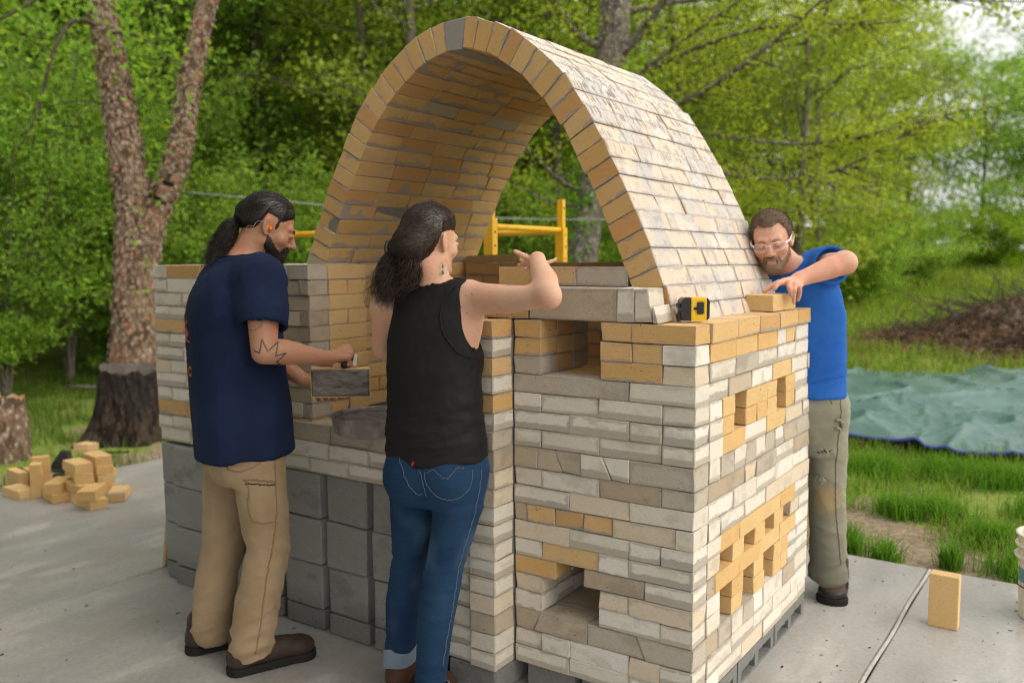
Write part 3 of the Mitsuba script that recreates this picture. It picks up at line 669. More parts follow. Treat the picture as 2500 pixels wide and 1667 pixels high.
# ---------------------------------------------------------------- the forked flaky tree, the stumps, the big leaning tree
def f_flaky(p, n, uv):
    t = fbm(p.x * 14, p.y * 14, p.z * 6, 4); d = fbm(p.x * 50, p.y * 50, p.z * 22, 3); e = fbm(p.x * 5 + 3, p.y * 5, p.z * 3, 3)
    q = mix((0.105, 0.066, 0.043), (0.24, 0.165, 0.115), smoothstep(0.35, 0.65, t)); q = mix(q, (0.36, 0.17, 0.10), smoothstep(0.6, 0.72, e) * 0.6)
    q = mix(q, (0.40, 0.34, 0.27), smoothstep(0.57, 0.68, d) * 0.75)
    return q * (0.5 + d)
b_flaky = lambda p, n, uv: fbm(p.x * 30, p.y * 30, p.z * 10, 4)
mat('flaky_bark', f_flaky, 0.9, 0.15, b_flaky, 0.05)
def f_char(p, n, uv):
    t = fbm(p.x * 26, p.y * 26, p.z * 5, 4); d = fbm(p.x * 60, p.y * 60, p.z * 30, 3)
    q = mix((0.02, 0.016, 0.013), (0.07, 0.050, 0.037), smoothstep(0.38, 0.66, t)); q = mix(q, (0.15, 0.095, 0.07), smoothstep(0.64, 0.76, d) * 0.5)
    return mix(q, (0.022, 0.020, 0.019), smoothstep(0.42, 0.62, fbm(p.x * 3.5 + 2, p.y * 3.5, p.z * 2, 3)) * 0.8) * (0.55 + 0.9 * d)
mat('charred_bark', f_char, 0.9, 0.15, lambda p, n, uv: fbm(p.x * 34, p.y * 34, p.z * 6, 4), 0.06)
def f_cut(p, n, uv):
    r = dr.sqrt(dr.square(p.x + 6.40) + dr.square(p.y - 1.0)); t = fbm(p.x * 30, p.y * 30, p.z * 30, 3)
    return mix((0.42, 0.30, 0.185), (0.50, 0.24, 0.09), smoothstep(0.48, 0.62, fbm(p.x * 8, p.y * 8, p.z * 5, 3))) * (0.8 + 0.2 * dr.sin(r * 260 + t * 6)) 
mat('cut_wood', f_cut, 0.85, 0.2)
mat('weathered_top', lambda p, n, uv: mix((0.05, 0.042, 0.035), (0.13, 0.115, 0.10), fbm(p.x * 40, p.y * 40, p.z * 9, 3)), 0.9, 0.15)
mat('grey_wood', lambda p, n, uv: mix((0.10, 0.088, 0.075), (0.22, 0.20, 0.17), fbm(p.x * 40, p.y * 40, p.z * 9, 3)), 0.9, 0.15)
def trunk(pts, rad, seed, n=26, m=90, amp=0.10, k=(7, 7, 2.2)):
    P = spline(pts, m); r = np.interp(np.linspace(0, 1, m), np.linspace(0, 1, len(rad)), rad)
    t = tube(P, r, n); v = np.array(t.vertices); c = np.vstack([np.repeat(P, n, 0), P[:1], P[-1:]]); rr = np.r_[np.repeat(r, n), 0, 0]
    d = v - c; nz = meshkit.fbm(v * np.array(k), 4, seed) - .5; t.vertices = c + d * (1 + 2.2 * amp * nz)[:, None]
    return t, P, r
def flakes(P, r, count, seed, size=(.02, .055)):
    g = np.random.default_rng(seed); i = g.integers(2, len(P) - 2, count); a = g.uniform(0, 2 * np.pi, count)
    t = P[i + 1] - P[i - 1]; t /= np.linalg.norm(t, axis=1, keepdims=True); e1 = np.cross(t, [1, .2, 0]); e1 /= np.linalg.norm(e1, axis=1, keepdims=True); e2 = np.cross(t, e1)
    n = np.cos(a)[:, None] * e1 + np.sin(a)[:, None] * e2; s = -np.sin(a)[:, None] * e1 + np.cos(a)[:, None] * e2
    o = P[i] + n * (r[i] * g.uniform(.97, 1.06, count))[:, None] + t * g.uniform(-.03, .03, (count, 1))
    w = g.uniform(*size, count)[:, None]; h = g.uniform(*size, count)[:, None] * 1.1; curl = g.uniform(.005, .028, (count, 1))
    v = np.stack([o - s * w * .5 - t * h * .5 + n * curl * .9, o - t * h * .5 * g.uniform(.5, 1.1, (count, 1)), o + s * w * .5 - t * h * .4 + n * curl, o + s * w * .45 + t * h * .5 + n * curl * .2, o + t * h * .55, o - s * w * .5 + t * h * .45 + n * curl * .5], 1).reshape(-1, 3)
    k = np.arange(count)[:, None] * 6
    f = np.concatenate([k + [[0, 1, 4]], k + [[0, 4, 5]], k + [[1, 2, 3]], k + [[1, 3, 4]]])
    return v, f
mat('bark_flake', lambda p, n, uv: mix(mix((0.20, 0.125, 0.085), (0.38, 0.31, 0.24), cell_rand(p.x * 28, p.y * 28, p.z * 28)), (0.36, 0.16, 0.09), dr.select(cell_rand(p.x * 21, p.y * 21, p.z * 21 + 9) > 0.85, 0.8, 0.0)) * (0.7 + 0.5 * fbm(p.x * 60, p.y * 60, p.z * 60, 2)), 0.9, 0.15)
tag('forked_tree', 'forked tree with shaggy peeling red brown bark left of the kiln', 'tree')
stems = [trunk([(-7.15, 2.58, -.15), (-7.18, 2.61, .49), (-7.22, 2.66, 1.11), (-7.24, 2.71, 1.74), (-7.27, 2.74, 2.15), (-7.34, 2.73, 2.58), (-7.47, 2.73, 3.29), (-7.66, 2.71, 4.26), (-7.9, 2.7, 6.0), (-8.1, 2.8, 8.5)], [.26, .225, .185, .165, .14, .118, .115, .108, .10, .08], 3, m=150),
         trunk([(-7.14, 2.72, 1.0), (-7.15, 2.78, 1.6), (-7.09, 2.86, 2.1), (-6.97, 2.96, 2.4), (-6.87, 3.14, 3.29), (-6.74, 3.33, 4.25), (-6.55, 3.6, 6), (-6.4, 3.8, 8)], [.12, .135, .112, .10, .092, .088, .08, .06], 4, m=120)]
third = trunk([(-7.05, 2.86, -.1), (-7.12, 2.87, .55), (-7.16, 2.9, 1.1)], [.17, .12, .08], 5, m=30)
obj('forked_tree__trunk', cat([s[0] for s in stems]), 'flaky_bark', smooth=True)
obj('forked_tree__broken_stem', third[0], 'charred_bark', smooth=True)
fv = [flakes(s[1], s[2], n, 20 + i) for i, (s, n) in enumerate(zip(stems, (2600, 1700)))]
obj('forked_tree__bark_flakes', (np.vstack([fv[0][0], fv[1][0]]), np.vstack([fv[0][1], fv[1][1] + len(fv[0][0])])), 'bark_flake', kind='stuff')
br = [([(-7.62, 2.7, 3.95), (-7.44, 2.33, 3.94), (-7.26, 2.06, 3.72), (-7.23, 1.93, 3.45), (-7.22, 1.77, 2.97), (-7.18, 1.64, 2.73), (-7.26, 1.58, 2.59)], .028), ([(-7.70, 2.7, 4.9), (-7.58, 2.14, 4.23), (-7.56, 1.89, 3.99), (-7.64, 1.69, 3.84), (-7.67, 1.42, 3.74)], .045),
      ([(-7.45, 2.72, 3.9), (-6.93, 2.66, 3.77), (-6.45, 2.6, 3.54), (-6.2, 2.63, 3.36)], .018), ([(-7.5, 2.72, 4.4), (-6.9, 2.4, 4.4), (-6.3, 2.3, 4.1), (-6.0, 2.3, 3.8)], .018), ([(-7.3, 2.72, 3.1), (-7.6, 2.5, 3.2), (-8.0, 2.3, 3.15)], .012), ([(-6.9, 3.1, 3.2), (-6.5, 2.9, 3.3), (-6.1, 2.8, 3.1)], .010)]
obj('forked_tree__branch', tube(spline(br[0][0], 24), np.linspace(br[0][1], .006, 24), 7), 'dark_bark', smooth=True)
for b, r in br[1:]: obj('forked_tree__branch', tube(spline(b, 20), np.linspace(r, .005, 20), 6), 'dark_bark', smooth=True)
g = np.random.default_rng(77); ctr = []
for b, r in br[1:4]:
    q = spline(b, 40); ctr.append(q[g.integers(6, 40, 170)] + g.normal(0, 1, (170, 3)) * [.24, .24, .17] - [0, 0, .12])
for z in np.linspace(1.2, 4.2, 26): ctr.append(np.array([[np.interp(z, [1, 4.3], [-7.0, -6.6]), np.interp(z, [1, 4.3], [2.5, 2.9]), z]]) + g.normal(0, .07, (2, 3)))
q = spline(br[0][0], 40); ctr.append(q[g.integers(4, 40, 60)] + g.normal(0, .12, (60, 3)))
ctr = np.vstack(ctr); n = len(ctr)
v, f, c = leaves(ctr, leaf_normals(n, g, .35), .075 * g.uniform(.6, 1.2, n), .05 * g.uniform(.7, 1.2, n), leaf_colors(n, g, (.30, .52, .05), .2, .2), g)
obj('forked_tree__crown', (v, f), 'leaf', color=c)
# stump in front of it, charred, with a torn pale edge
def stump(x, y, r0, r1, h, seed, flare=.5, tilt=0.0, n=64, m=30):
    a = np.linspace(0, 2 * np.pi, n, endpoint=False); t = np.linspace(0, 1, m)
    lob = 1 + flare * np.exp(-t * 4)[:, None] * (0.35 + .4 * np.cos(5 * a + seed)[None] + .3 * np.cos(3 * a + 2 * seed)[None])
    R_ = (r0 + (r1 - r0) * t ** .6)[:, None] * lob; X = R_ * np.cos(a); Y = R_ * np.sin(a); Z = np.broadcast_to((t * h - .12)[:, None], X.shape).copy()
    P = np.stack([X, Y, Z], -1); nz = meshkit.fbm(np.stack([X * 9, Y * 9, Z * 2.2], -1), 4, seed) - .5; P[..., :2] *= (1 + .22 * nz)[..., None]
    top = P[-1].copy(); P[-1, :, 2] += tilt * (P[-1, :, 0]) + (meshkit.fbm(np.stack([a * 3, a * 0, a * 0], -1), 3, seed + 1) - .5) * .09
    P[-2, :, 2] = np.minimum(P[-2, :, 2], P[-1, :, 2] - .01)
    i, j = np.meshgrid(np.arange(m - 1), np.arange(n), indexing='ij'); q = np.stack([i * n + j, i * n + (j + 1) % n, (i + 1) * n + (j + 1) % n, (i + 1) * n + j], -1).reshape(-1, 4)
    side = trimesh.Trimesh((P + [x, y, 0]).reshape(-1, 3), np.vstack([q[:, [0, 1, 2]], q[:, [0, 2, 3]]]), process=False)
    rings = [P[-1] + [x, y, 0]]
    for s in (.8, .5, .2):
        c_ = P[-1].mean(0); w = c_ + (P[-1] - c_) * s; w[:, 2] = P[-1, :, 2] * s + c_[2] * (1 - s) + (meshkit.fbm(np.stack([w[:, 0] * 14, w[:, 1] * 14, w[:, 0] * 0], -1), 3, seed) - .5) * .05 - .012
        rings.append(w + [x, y, 0])
    V = np.vstack(rings + [(P[-1].mean(0) + [x, y, -.02])[None]]); F = []
    for k in range(3): F += [(k * n + j, k * n + (j + 1) % n, (k + 1) * n + (j + 1) % n) for j in range(n)] + [(k * n + j, (k + 1) * n + (j + 1) % n, (k + 1) * n + j) for j in range(n)]
    F += [(3 * n + j, 3 * n + (j + 1) % n, 4 * n) for j in range(n)]
    return side, trimesh.Trimesh(V, F, process=False)
s, t = stump(-6.42, 2.06, .40, .245, .72, 2, .75, -.10)
tag(numbered('tree_stump'), 'charred dark stump with flared roots in front of the forked tree', 'stump', 'tree stumps')
obj('tree_stump__bark', s, 'charred_bark', smooth=True); obj('tree_stump__cut_top', t, 'weathered_top')
obj('tree_stump__torn_strip', trimesh.Trimesh(*hexa(placed(bx8(-.045, .045, -.012, .012, -.26, .04), (-6.235, 1.975, .62), .9, 0, .30), bev=.004, jit=.008)[0], process=False), 'grey_wood')
s, t = stump(-6.55, 0.93, .27, .235, .56, 4, .12, .16)
k2 = numbered('tree_stump'); tag(k2, 'freshly sawn stump with an orange cut face at the left edge', 'stump', 'tree stumps')
scene[k2 + '__bark'] = mikit.ply(s, 'flaky_bark', smooth=True); scene[k2 + '__cut_top'] = mikit.ply(t, 'cut_wood')
gs = np.random.default_rng(5); spl = []
for i in range(9):
    a = gs.uniform(0, 6.28); o = np.array([-6.52 + .10 * math.cos(a), .95 + .06 * math.sin(a), .42]); spl.append(tube([o, o + gs.normal(0, .015, 3) + [0, 0, gs.uniform(.05, .13)]], [.014, .002], 4))
scene[k2 + '__splinters'] = mikit.ply(cat(spl), 'cut_wood')

# the big tree seen through and right of the arch, its limbs sweeping right
tag('leaning_tree', 'big pale barked tree behind the arch with long limbs reaching right', 'tree')
main = trunk([(-4.47, 7.0, -.2), (-4.47, 7.0, 1.28), (-4.43, 7.08, 1.9), (-4.39, 7.2, 2.61), (-4.34, 7.32, 3.43), (-4.28, 7.44, 4.1), (-4.25, 7.54, 4.81), (-4.27, 7.64, 5.83), (-4.38, 7.71, 7.11), (-4.5, 7.8, 10)], [.25, .20, .185, .18, .19, .21, .20, .18, .16, .08], 8, m=110, amp=.06)
bark('pale_bark', (0.09, 0.07, 0.055), (0.20, 0.17, 0.14), (0.42, 0.40, 0.36))
obj('leaning_tree__trunk', main[0], 'pale_bark', smooth=True)
limbs = [([(-4.28, 7.44, 4.05), (-3.96, 7.43, 4.25), (-3.62, 7.33, 4.51), (-3.27, 7.24, 4.86), (-2.8, 7.1, 5.6)], .085, 4), ([(-4.28, 7.33, 3.12), (-3.36, 7.26, 3.36), (-2.78, 7.19, 3.57), (-2.16, 7.16, 3.9), (-1.56, 7.14, 4.31), (-1.07, 7.28, 4.79)], .05, 10),
 ([(-4.33, 7.32, 3.33), (-3.27, 7.54, 3.12), (-2.43, 7.6, 2.93), (-1.75, 7.69, 2.86), (-1.1, 7.67, 2.93), (-.4, 7.8, 3.08)], .032, 12), ([(-4.36, 7.22, 2.66), (-2.8, 7.55, 2.57), (-2.15, 7.5, 2.47), (-1.47, 7.49, 2.54), (-.85, 7.46, 2.83), (-.33, 7.6, 3.07)], .032, 12),
 ([(-4.32, 7.35, 3.53), (-3.59, 7.29, 3.93), (-2.81, 7.25, 4.32), (-2.09, 7.17, 4.62)], .04, 9), ([(-4.35, 7.35, 3.74), (-3.23, 7.67, 4.1), (-2.49, 7.71, 4.23), (-1.6, 7.83, 4.17), (-.93, 7.67, 4.07)], .036, 11),
 ([(-4.45, 7.13, 2.41), (-4.64, 6.66, 2.61), (-4.7, 6.28, 2.85), (-4.75, 6.02, 3.02)], .03, 3), ([(-4.45, 7.12, 2.26), (-4.72, 6.69, 2.3), (-5.0, 6.29, 2.53)], .022, 3), ([(-4.28, 7.45, 4.2), (-4.49, 7.08, 4.3), (-4.55, 6.69, 4.52), (-4.57, 6.46, 4.8)], .05, 6),
 ([(-4.27, 7.5, 4.6), (-3.4, 7.9, 4.75), (-2.4, 8.2, 4.7), (-1.2, 8.3, 4.5), (0.2, 8.2, 4.2)], .035, 11), ([(-4.3, 7.4, 3.0), (-3.2, 8.0, 2.75), (-2.2, 8.3, 2.55), (-1.3, 8.6, 2.35)], .025, 9), ([(-4.4, 7.3, 2.4), (-3.5, 7.5, 2.2), (-2.7, 7.8, 2.1), (-2.0, 8.0, 2.15)], .02, 8)]
g = np.random.default_rng(101); ctr = []
for b, r, dens in limbs:
    q = spline(b, 30); obj('leaning_tree__branch', tube(q, np.linspace(r, .008, 30), 6), 'pale_bark', smooth=True)
    tw = []
    for k in range(dens * 2):
        i = g.integers(6, 30); d = g.normal(0, 1, 3) * [.5, .5, .3]; d += (q[min(i, 28) + 1] - q[min(i, 28)]) * 4; d /= np.linalg.norm(d); ln = g.uniform(.3, .75)
        e = q[i] + d * ln - [0, 0, .08]; m_ = (q[i] + e) / 2 + g.normal(0, .03, 3); tw.append(tube([q[i], m_, e], [r * .25 + .003, .005, .002], 4, False))
        x = g.random((44, 1)) ** .7; ctr.append(q[i] + (e - q[i]) * x + g.normal(0, 1, (44, 3)) * [.15, .15, .07])
    obj('leaning_tree__twigs', cat(tw), 'dark_bark', kind='stuff')
ctr = np.vstack(ctr); n = len(ctr)
v, f, c = leaves(ctr, leaf_normals(n, g, .75), .062 * g.uniform(.6, 1.3, n), .042 * g.uniform(.7, 1.2, n), leaf_colors(n, g, (.44, .53, .05), .22, .4), g)
obj('leaning_tree__crown', (v, f), 'leaf', color=c)
iv = []
for k in range(420):
    z = g.uniform(.6, 2.75); o = np.array([np.interp(z, [1.28, 2.61], [-4.47, -4.39]), np.interp(z, [1.28, 2.61], [7.0, 7.2]), z]); a = g.uniform(2.4, 5.6)
    iv.append(o + np.array([math.cos(a), math.sin(a), 0]) * g.uniform(.19, .27) + g.normal(0, .02, 3))
iv = np.array(iv); n = len(iv)
v, f, c = leaves(iv, leaf_normals(n, g, .2), .075 * g.uniform(.7, 1.2, n), .065 * g.uniform(.7, 1.2, n), leaf_colors(n, g, (.18, .42, .04), .2, .05), g)
obj('ivy_vine', (v, f), 'leaf', color=c, label='green ivy climbing the trunk of the big pale tree seen through the arch', cat='vine')
# ---------------------------------------------------------------- tarp, brush pile, scaffold
def tarp_z(s, t, x, y):
    q = np.stack([s * 3.0, t * 3.4, 0 * s], -1); w = .25 * (meshkit.fbm(q * 1.3 + 5, 2, 8) - .5)
    r = 1 - np.abs(meshkit.noise(np.stack([s * 1.6 + w * 2, t * 5.5 + w * 4 - s * 1.2, 0 * s], -1), 5) * 2 - 1); r2 = 1 - np.abs(meshkit.noise(np.stack([s * 5 + t * 3, t * 4.2 - s * 4 + w * 3, 0 * s], -1) + 7, 9) * 2 - 1); r3 = 1 - np.abs(meshkit.noise(np.stack([s * 16, t * 13 + s * 5, 0 * s], -1) + 3, 2) * 2 - 1)
    return ground_z(x, y) + .03 + .10 * r ** 9 + .06 * r2 ** 9 + .016 * r3 ** 6 + .03 * meshkit.fbm(q, 2, 4) + .035 * np.exp(-((t - .06) / .05) ** 2)
def tarp_grid(n=170, m=120):
    s, t = np.meshgrid(np.linspace(0, 1, n), np.linspace(0, 1, m)); near = np.stack([-1.25 + 3.2 * s, 4.84 + .22 * s + .025 * np.sin(s * 9), 0 * s], -1); farr = np.stack([-2.1 + 4.2 * s, 8.15 + .95 * s + .05 * np.sin(s * 6 + 1), 0 * s], -1)
    p = near + (farr - near) * t[..., None]; p[..., 2] = tarp_z(s, t, p[..., 0], p[..., 1]); return p
tp = tarp_grid(); m_, n_ = tp.shape[:2]
i, j = np.meshgrid(np.arange(m_ - 1), np.arange(n_ - 1), indexing='ij'); a = i * n_ + j
mat('tarp_plastic', lambda p, n, uv: mix((0.065, 0.14, 0.122), (0.105, 0.19, 0.168), fbm(p.x * 3, p.y * 3, 0, 3)) * (0.9 + 0.2 * fbm(p.x * 60, p.y * 60, 1, 2)), 0.33, 0.45, lambda p, n, uv: fbm(p.x * 11, p.y * 11, 0, 3), 0.012)
plain('tarp_blue', (0.05, 0.07, 0.30), 0.35, 0.5); plain('black_plastic', (0.014, 0.014, 0.015), 0.35, 0.5); plain('dark_steel', (0.05, 0.05, 0.052), 0.45, 0.5, metallic=0.4)
tag('tarp', 'crumpled green tarp with a blue hem lying on the grass', 'tarp')
obj('tarp__sheet', (tp.reshape(-1, 3), np.stack([a, a + 1, a + n_ + 1, a + n_], -1).reshape(-1, 4)), 'tarp_plastic', smooth=True)
e = tp[0] + [0, -.012, .006]; obj('tarp__hem', tube(e[::2], .016, 6), 'tarp_blue', smooth=True)
fl = np.stack([tp[0] + [0, .01, -.012], tp[0] * [1, 1, 0] + np.stack([0 * tp[0, :, 0], tp[0, :, 1] * 0 + .06, ground_z(tp[0, :, 0], tp[0, :, 1]) - .02], -1)], 0); k = np.arange(n_ - 1)
obj('tarp__underside', (fl.reshape(-1, 3), np.stack([k, k + 1, k + 1 + n_, k + n_], 1)), 'black_plastic')
gr = np.random.default_rng(3)
tag('brush_pile', 'low brown pile of dead leaves, twigs and cut branches in the meadow', 'brush pile')
def pile_h(x, y): return .55 * np.exp(-(((x - .75) / 1.9) ** 2 + ((y - 12.2) / 1.5) ** 2) ** 1.3) * (.75 + .5 * meshkit.fbm(np.stack([x * 1.5, y * 1.5, 0 * x], -1), 3, 6)) + .15 * np.exp(-(((x + .6) / 1.2) ** 2 + ((y - 11.2) / .9) ** 2))
v, f = grid_sheet(np.linspace(-3, 4, 80), np.linspace(9.2, 15, 66), lambda x, y: ground_z(x, y) - .05 + pile_h(x, y))
mat('leaf_litter', lambda p, n, uv: mix((0.12, 0.085, 0.066), (0.27, 0.185, 0.13), fbm(p.x * 14, p.y * 14, p.z * 14, 4)), 0.95, 0.1)
obj('brush_pile__mound', (v, f), 'leaf_litter', smooth=True)
x = gr.uniform(-2.4, 3.2, 12000); y = gr.uniform(9.6, 14, 12000); h = pile_h(x, y); ok = gr.random(12000) < np.clip(h * 5, 0, 1); x, y, h = x[ok], y[ok], h[ok]; n = len(x)
dead = np.array([(.30, .18, .12), (.40, .25, .16), (.18, .12, .085), (.50, .38, .28)])[gr.choice(4, n, p=[.4, .25, .25, .1])] * gr.uniform(.7, 1.2, (n, 1))
v, f, c = leaves(np.stack([x, y, ground_z(x, y) + h - .03 + gr.uniform(0, .05, n)], 1), leaf_normals(n, gr, .7), .12, .075, dead * 1.25, gr)
obj('brush_pile__dead_leaves', (v, f), 'leaf', color=c, kind='stuff')
tw = []
for k in range(900):
    x0, y0 = gr.uniform(-1.8, 2.6), gr.uniform(10.2, 13.6)
    if pile_h(x0, y0) < .1: continue
    o = np.array([x0, y0, float(ground_z(x0, y0)) + float(pile_h(x0, y0))]); d = gr.normal(0, 1, 3) * [1, .8, .42]; d /= np.linalg.norm(d); d[2] = abs(d[2]) * .8; ln = gr.uniform(.25, 1.1)
    tw.append(tube([o, o + d * ln * .5 + gr.normal(0, .03, 3), o + d * ln], [.009, .006, .002], 4, False))
obj('brush_pile__twigs', cat(tw), 'dark_bark', kind='stuff')
for a_, b_, r in (((-.35, 11.3, .78), (1.6, 11.9, 1.12), .045), ((-.2, 11.1, .70), (1.8, 11.3, .86), .04), ((.0, 10.6, .42), (1.7, 10.5, .40), .04), ((-1.0, 11.8, .92), (-.6, 11.1, .55), .018), ((-.75, 9.95, .27), (-.35, 9.9, .27), .035), ((-.95, 9.75, .24), (.1, 9.85, .25), .022)):
    obj('brush_pile__log', tube([a_, (np.array(a_) + b_) / 2 + gr.normal(0, .02, 3), b_], [r, r * .95, r * .8], 8), 'grey_wood', smooth=40)
mat('yellow_paint', lambda p, n, uv: mix((0.72, 0.40, 0.006), (0.60, 0.33, 0.01), smoothstep(.55, .75, fbm(p.x * 9, p.y * 9, p.z * 9, 3))), 0.38, 0.5)
tag('scaffold', 'yellow steel rolling scaffold standing behind the kiln', 'scaffold')
SX, SXL = -1.82, -3.60
for y in (1.43, 2.19):
    for x in (SX, SXL):
        obj('scaffold__post', box(x - .030, x + .030, y - .024, y + .024, 0, 1.80 if y < 2 else 1.77), 'yellow_paint')
        obj('scaffold__upright', box(x - .020, x + .020, y - .016, y + .016, 1.80 if y < 2 else 1.77, 1.945), 'yellow_paint')
        hm = cat([moved(trimesh.creation.cylinder(.0055, .004, sections=10), (x + .031, y, z), 0, 0, math.pi / 2) for z in np.arange(.3, 1.76, .075)] + [moved(trimesh.creation.cylinder(.0055, .004, sections=10), (x + .021, y, 1.89), 0, 0, math.pi / 2)])
        obj('scaffold__pin_holes', hm, 'black_plastic')
for z in (.35, .70, 1.05, 1.40, 1.755):
    for x in (SX, SXL): obj('scaffold__rung', tube([(x, 1.45, z), (x, 2.17, z)], .017, 10), 'yellow_paint', smooth=40)
for y in (1.43, 2.19): obj('scaffold__side_rail', tube([(SXL, y, 1.745), (SX - .03, y, 1.745)], .020, 10), 'yellow_paint', smooth=40)

# ---------------------------------------------------------------- small things on the slab and on the kiln
def loose(label, x, y, z, rz, dims=(.114, .229, .064), m='clean_brick', rx=0.0, ry=0.0, group='loose bricks stacked on the slab'):
    a, b, c = dims; return tag(brick('brick', m, placed(bx8(-a / 2, a / 2, -b / 2, b / 2, 0, c), (x, y, z), rz, rx, ry), bev=.0025), label, 'brick', group)
V = .60      # heading of the bricks' long side, roughly away from the kiln's corner
H = .0645
loose('flat brick at the left front of the pile beside the tall upright one', -4.965, .33, 0, V + .95)
loose('tall brick standing on end at the left of the pile', -4.87, .40, 0, V + .35, (.064, .114, .229))
loose('brick on its edge at the far left of the pile', -5.27, .47, 0, V + .85, (.064, .229, .114))
loose('second brick on edge between the far left one and the tall one', -5.20, .54, 0, V + .8, (.064, .229, .114))
loose('brick standing on end just behind the tall front one', -5.06, .53, 0, V + .6, (.114, .064, .229))
loose('flat brick lying in the middle of the pile behind the two stacks', -4.90, .66, 0, V + .25)
loose('flat brick in the middle of the pile, upper of two behind the stacks', -4.86, .70, H, V + .9)
loose('bottom brick of the short stack of two left of the tall stack', -4.68, .43, 0, V + .75)
loose('top brick of the short stack of two left of the tall stack', -4.685, .45, H, V + .15)
loose('bottom brick of the tallest stack in the pile', -4.51, .50, 0, V + .70)
loose('second brick from the bottom of the tallest stack', -4.52, .50, H, V + .9)
loose('third brick from the bottom of the tallest stack', -4.55, .54, 2 * H, V + .55)
loose('brick on top of the tallest stack', -4.57, .52, 3 * H, V + .8)
for i in range(4): loose(('bottom', 'second', 'third', 'top')[i] + ' brick of the stack right behind the tallest stack', -4.64 - .01 * i, .72, i * H, V + .8)
loose('bottom brick of the front right stack of two', -4.33, .47, 0, V + .85)
loose('turned top brick of the front right stack of two', -4.32, .47, H, V + .15)
loose('darker orange brick at the right end of the pile', -4.36, .68, 0, V + .25, m='orange_brick')
loose('half hidden brick with a blue rag on it behind the pile', -5.05, .97, 0, V + .9)
loose('mortar stained brick lying lowest in the grass beyond the pile', -5.62, 1.24, -.05, V + .1, m='orange_brick', group='stained bricks in the grass')
loose('mortar stained brick tilted on top of another in the grass', -5.90, 1.33, .02, V + .05, m='orange_brick', rx=-.12, ry=.10, group='stained bricks in the grass')
loose('single clean brick standing on end on the right of the slab', .532, 1.455, 0, -.03, (.114, .064, .229), group='brick apart')
loose('brick being set on the kiln wall under a hand', -.070, .93, ZC[0] + .001, -.085, (.114, .229, .064), group='brick being laid')
plain('rag_blue', (0.06, 0.17, 0.32), 0.9, 0.1)
rag = trimesh.creation.icosphere(3, 1.0); rag.vertices = rag.vertices * [.07, .045, .012] * (1 + .5 * (meshkit.fbm(rag.vertices * 3, 3) - .5))[:, None]
obj('rag', moved(rag, (-5.05, .97, .074), .9), 'rag_blue', smooth=True, label='small blue rag lying on a brick behind the pile', cat='rag')
tag('metal_clamp', 'black metal clamp lying between the brick pile and the grass', 'clamp')
obj('metal_clamp__plate', moved(cat([trimesh.Trimesh(*trimesh.creation.extrude_polygon(__import__('shapely').Polygon([(0, 0), (.20, 0), (.17, .15), (.12, .16)]), .006, engine='earcut').__reduce__()[1][0:0]) if 0 else trimesh.creation.extrude_polygon(__import__('shapely').Polygon([(0, 0), (.20, 0), (.17, .15), (.12, .16)]), .05, engine='earcut')]), (-5.42, .78, .03), .5, math.pi / 2), 'dark_steel')
obj('metal_clamp__bar', tube([(-5.58, .62, .05), (-5.1, .90, .035)], .014, 8), 'dark_steel'); obj('metal_clamp__rod', tube([(-5.3, .98, .14), (-4.95, 1.13, .16)], .007, 8), 'dark_steel')
obj('metal_clamp__handle', tube([(-5.22, .70, .03), (-5.12, .78, .03)], .022, 8), 'black_plastic')
# tape measure
from shapely.geometry import Polygon as SP, box as sbox
plain('tape_yellow', (0.80, 0.52, 0.015), 0.3, 0.5)
tag('tape_measure', 'yellow and black tape measure on the kiln wall', 'tape measure')
TM = lambda m: moved(m, (-.075, .150, ZC[0] + .0015), .66, s=1.18)
def slab_shape(poly, y0, y1):   # outline in x, z, thickness along y
    m = trimesh.creation.extrude_polygon(poly, y1 - y0, engine='earcut'); v = m.vertices.copy(); m.vertices = np.stack([v[:, 0], y1 - v[:, 2], v[:, 1]], 1); return m
def rr(x0, z0, x1, z1, r): return sbox(x0 + r, z0 + r, x1 - r, z1 - r).buffer(r, quad_segs=6)
body = rr(-.040, .003, .040, .068, .014)
obj('tape_measure__case', TM(slab_shape(body.intersection(sbox(-.012, 0, .032, .1)), -.021, .021)), 'tape_yellow', smooth=35)
obj('tape_measure__nose', TM(cat([slab_shape(body.intersection(sbox(-.05, 0, -.012, .1)), -.022, .022), slab_shape(sbox(-.045, .005, -.036, .022), -.016, .016), slab_shape(sbox(-.046, .040, -.036, .052), -.014, .014)])), 'black_plastic', smooth=35)
obj('tape_measure__bumper', TM(slab_shape(body.intersection(sbox(.032, 0, .06, .1)), -.022, .022)), 'black_plastic', smooth=35)
obj('tape_measure__lock', TM(cat([slab_shape(rr(.004, .022, .022, .056, .004), -.0265, -.02), slab_shape(sbox(-.008, .034, .005, .041), -.0225, -.02)])), 'black_plastic', smooth=35)
obj('tape_measure__clip_frame', TM(slab_shape(rr(-.009, .008, .029, .063, .006).difference(rr(-.006, .012, .026, .059, .005)), -.0226, -.02)), 'tape_yellow')
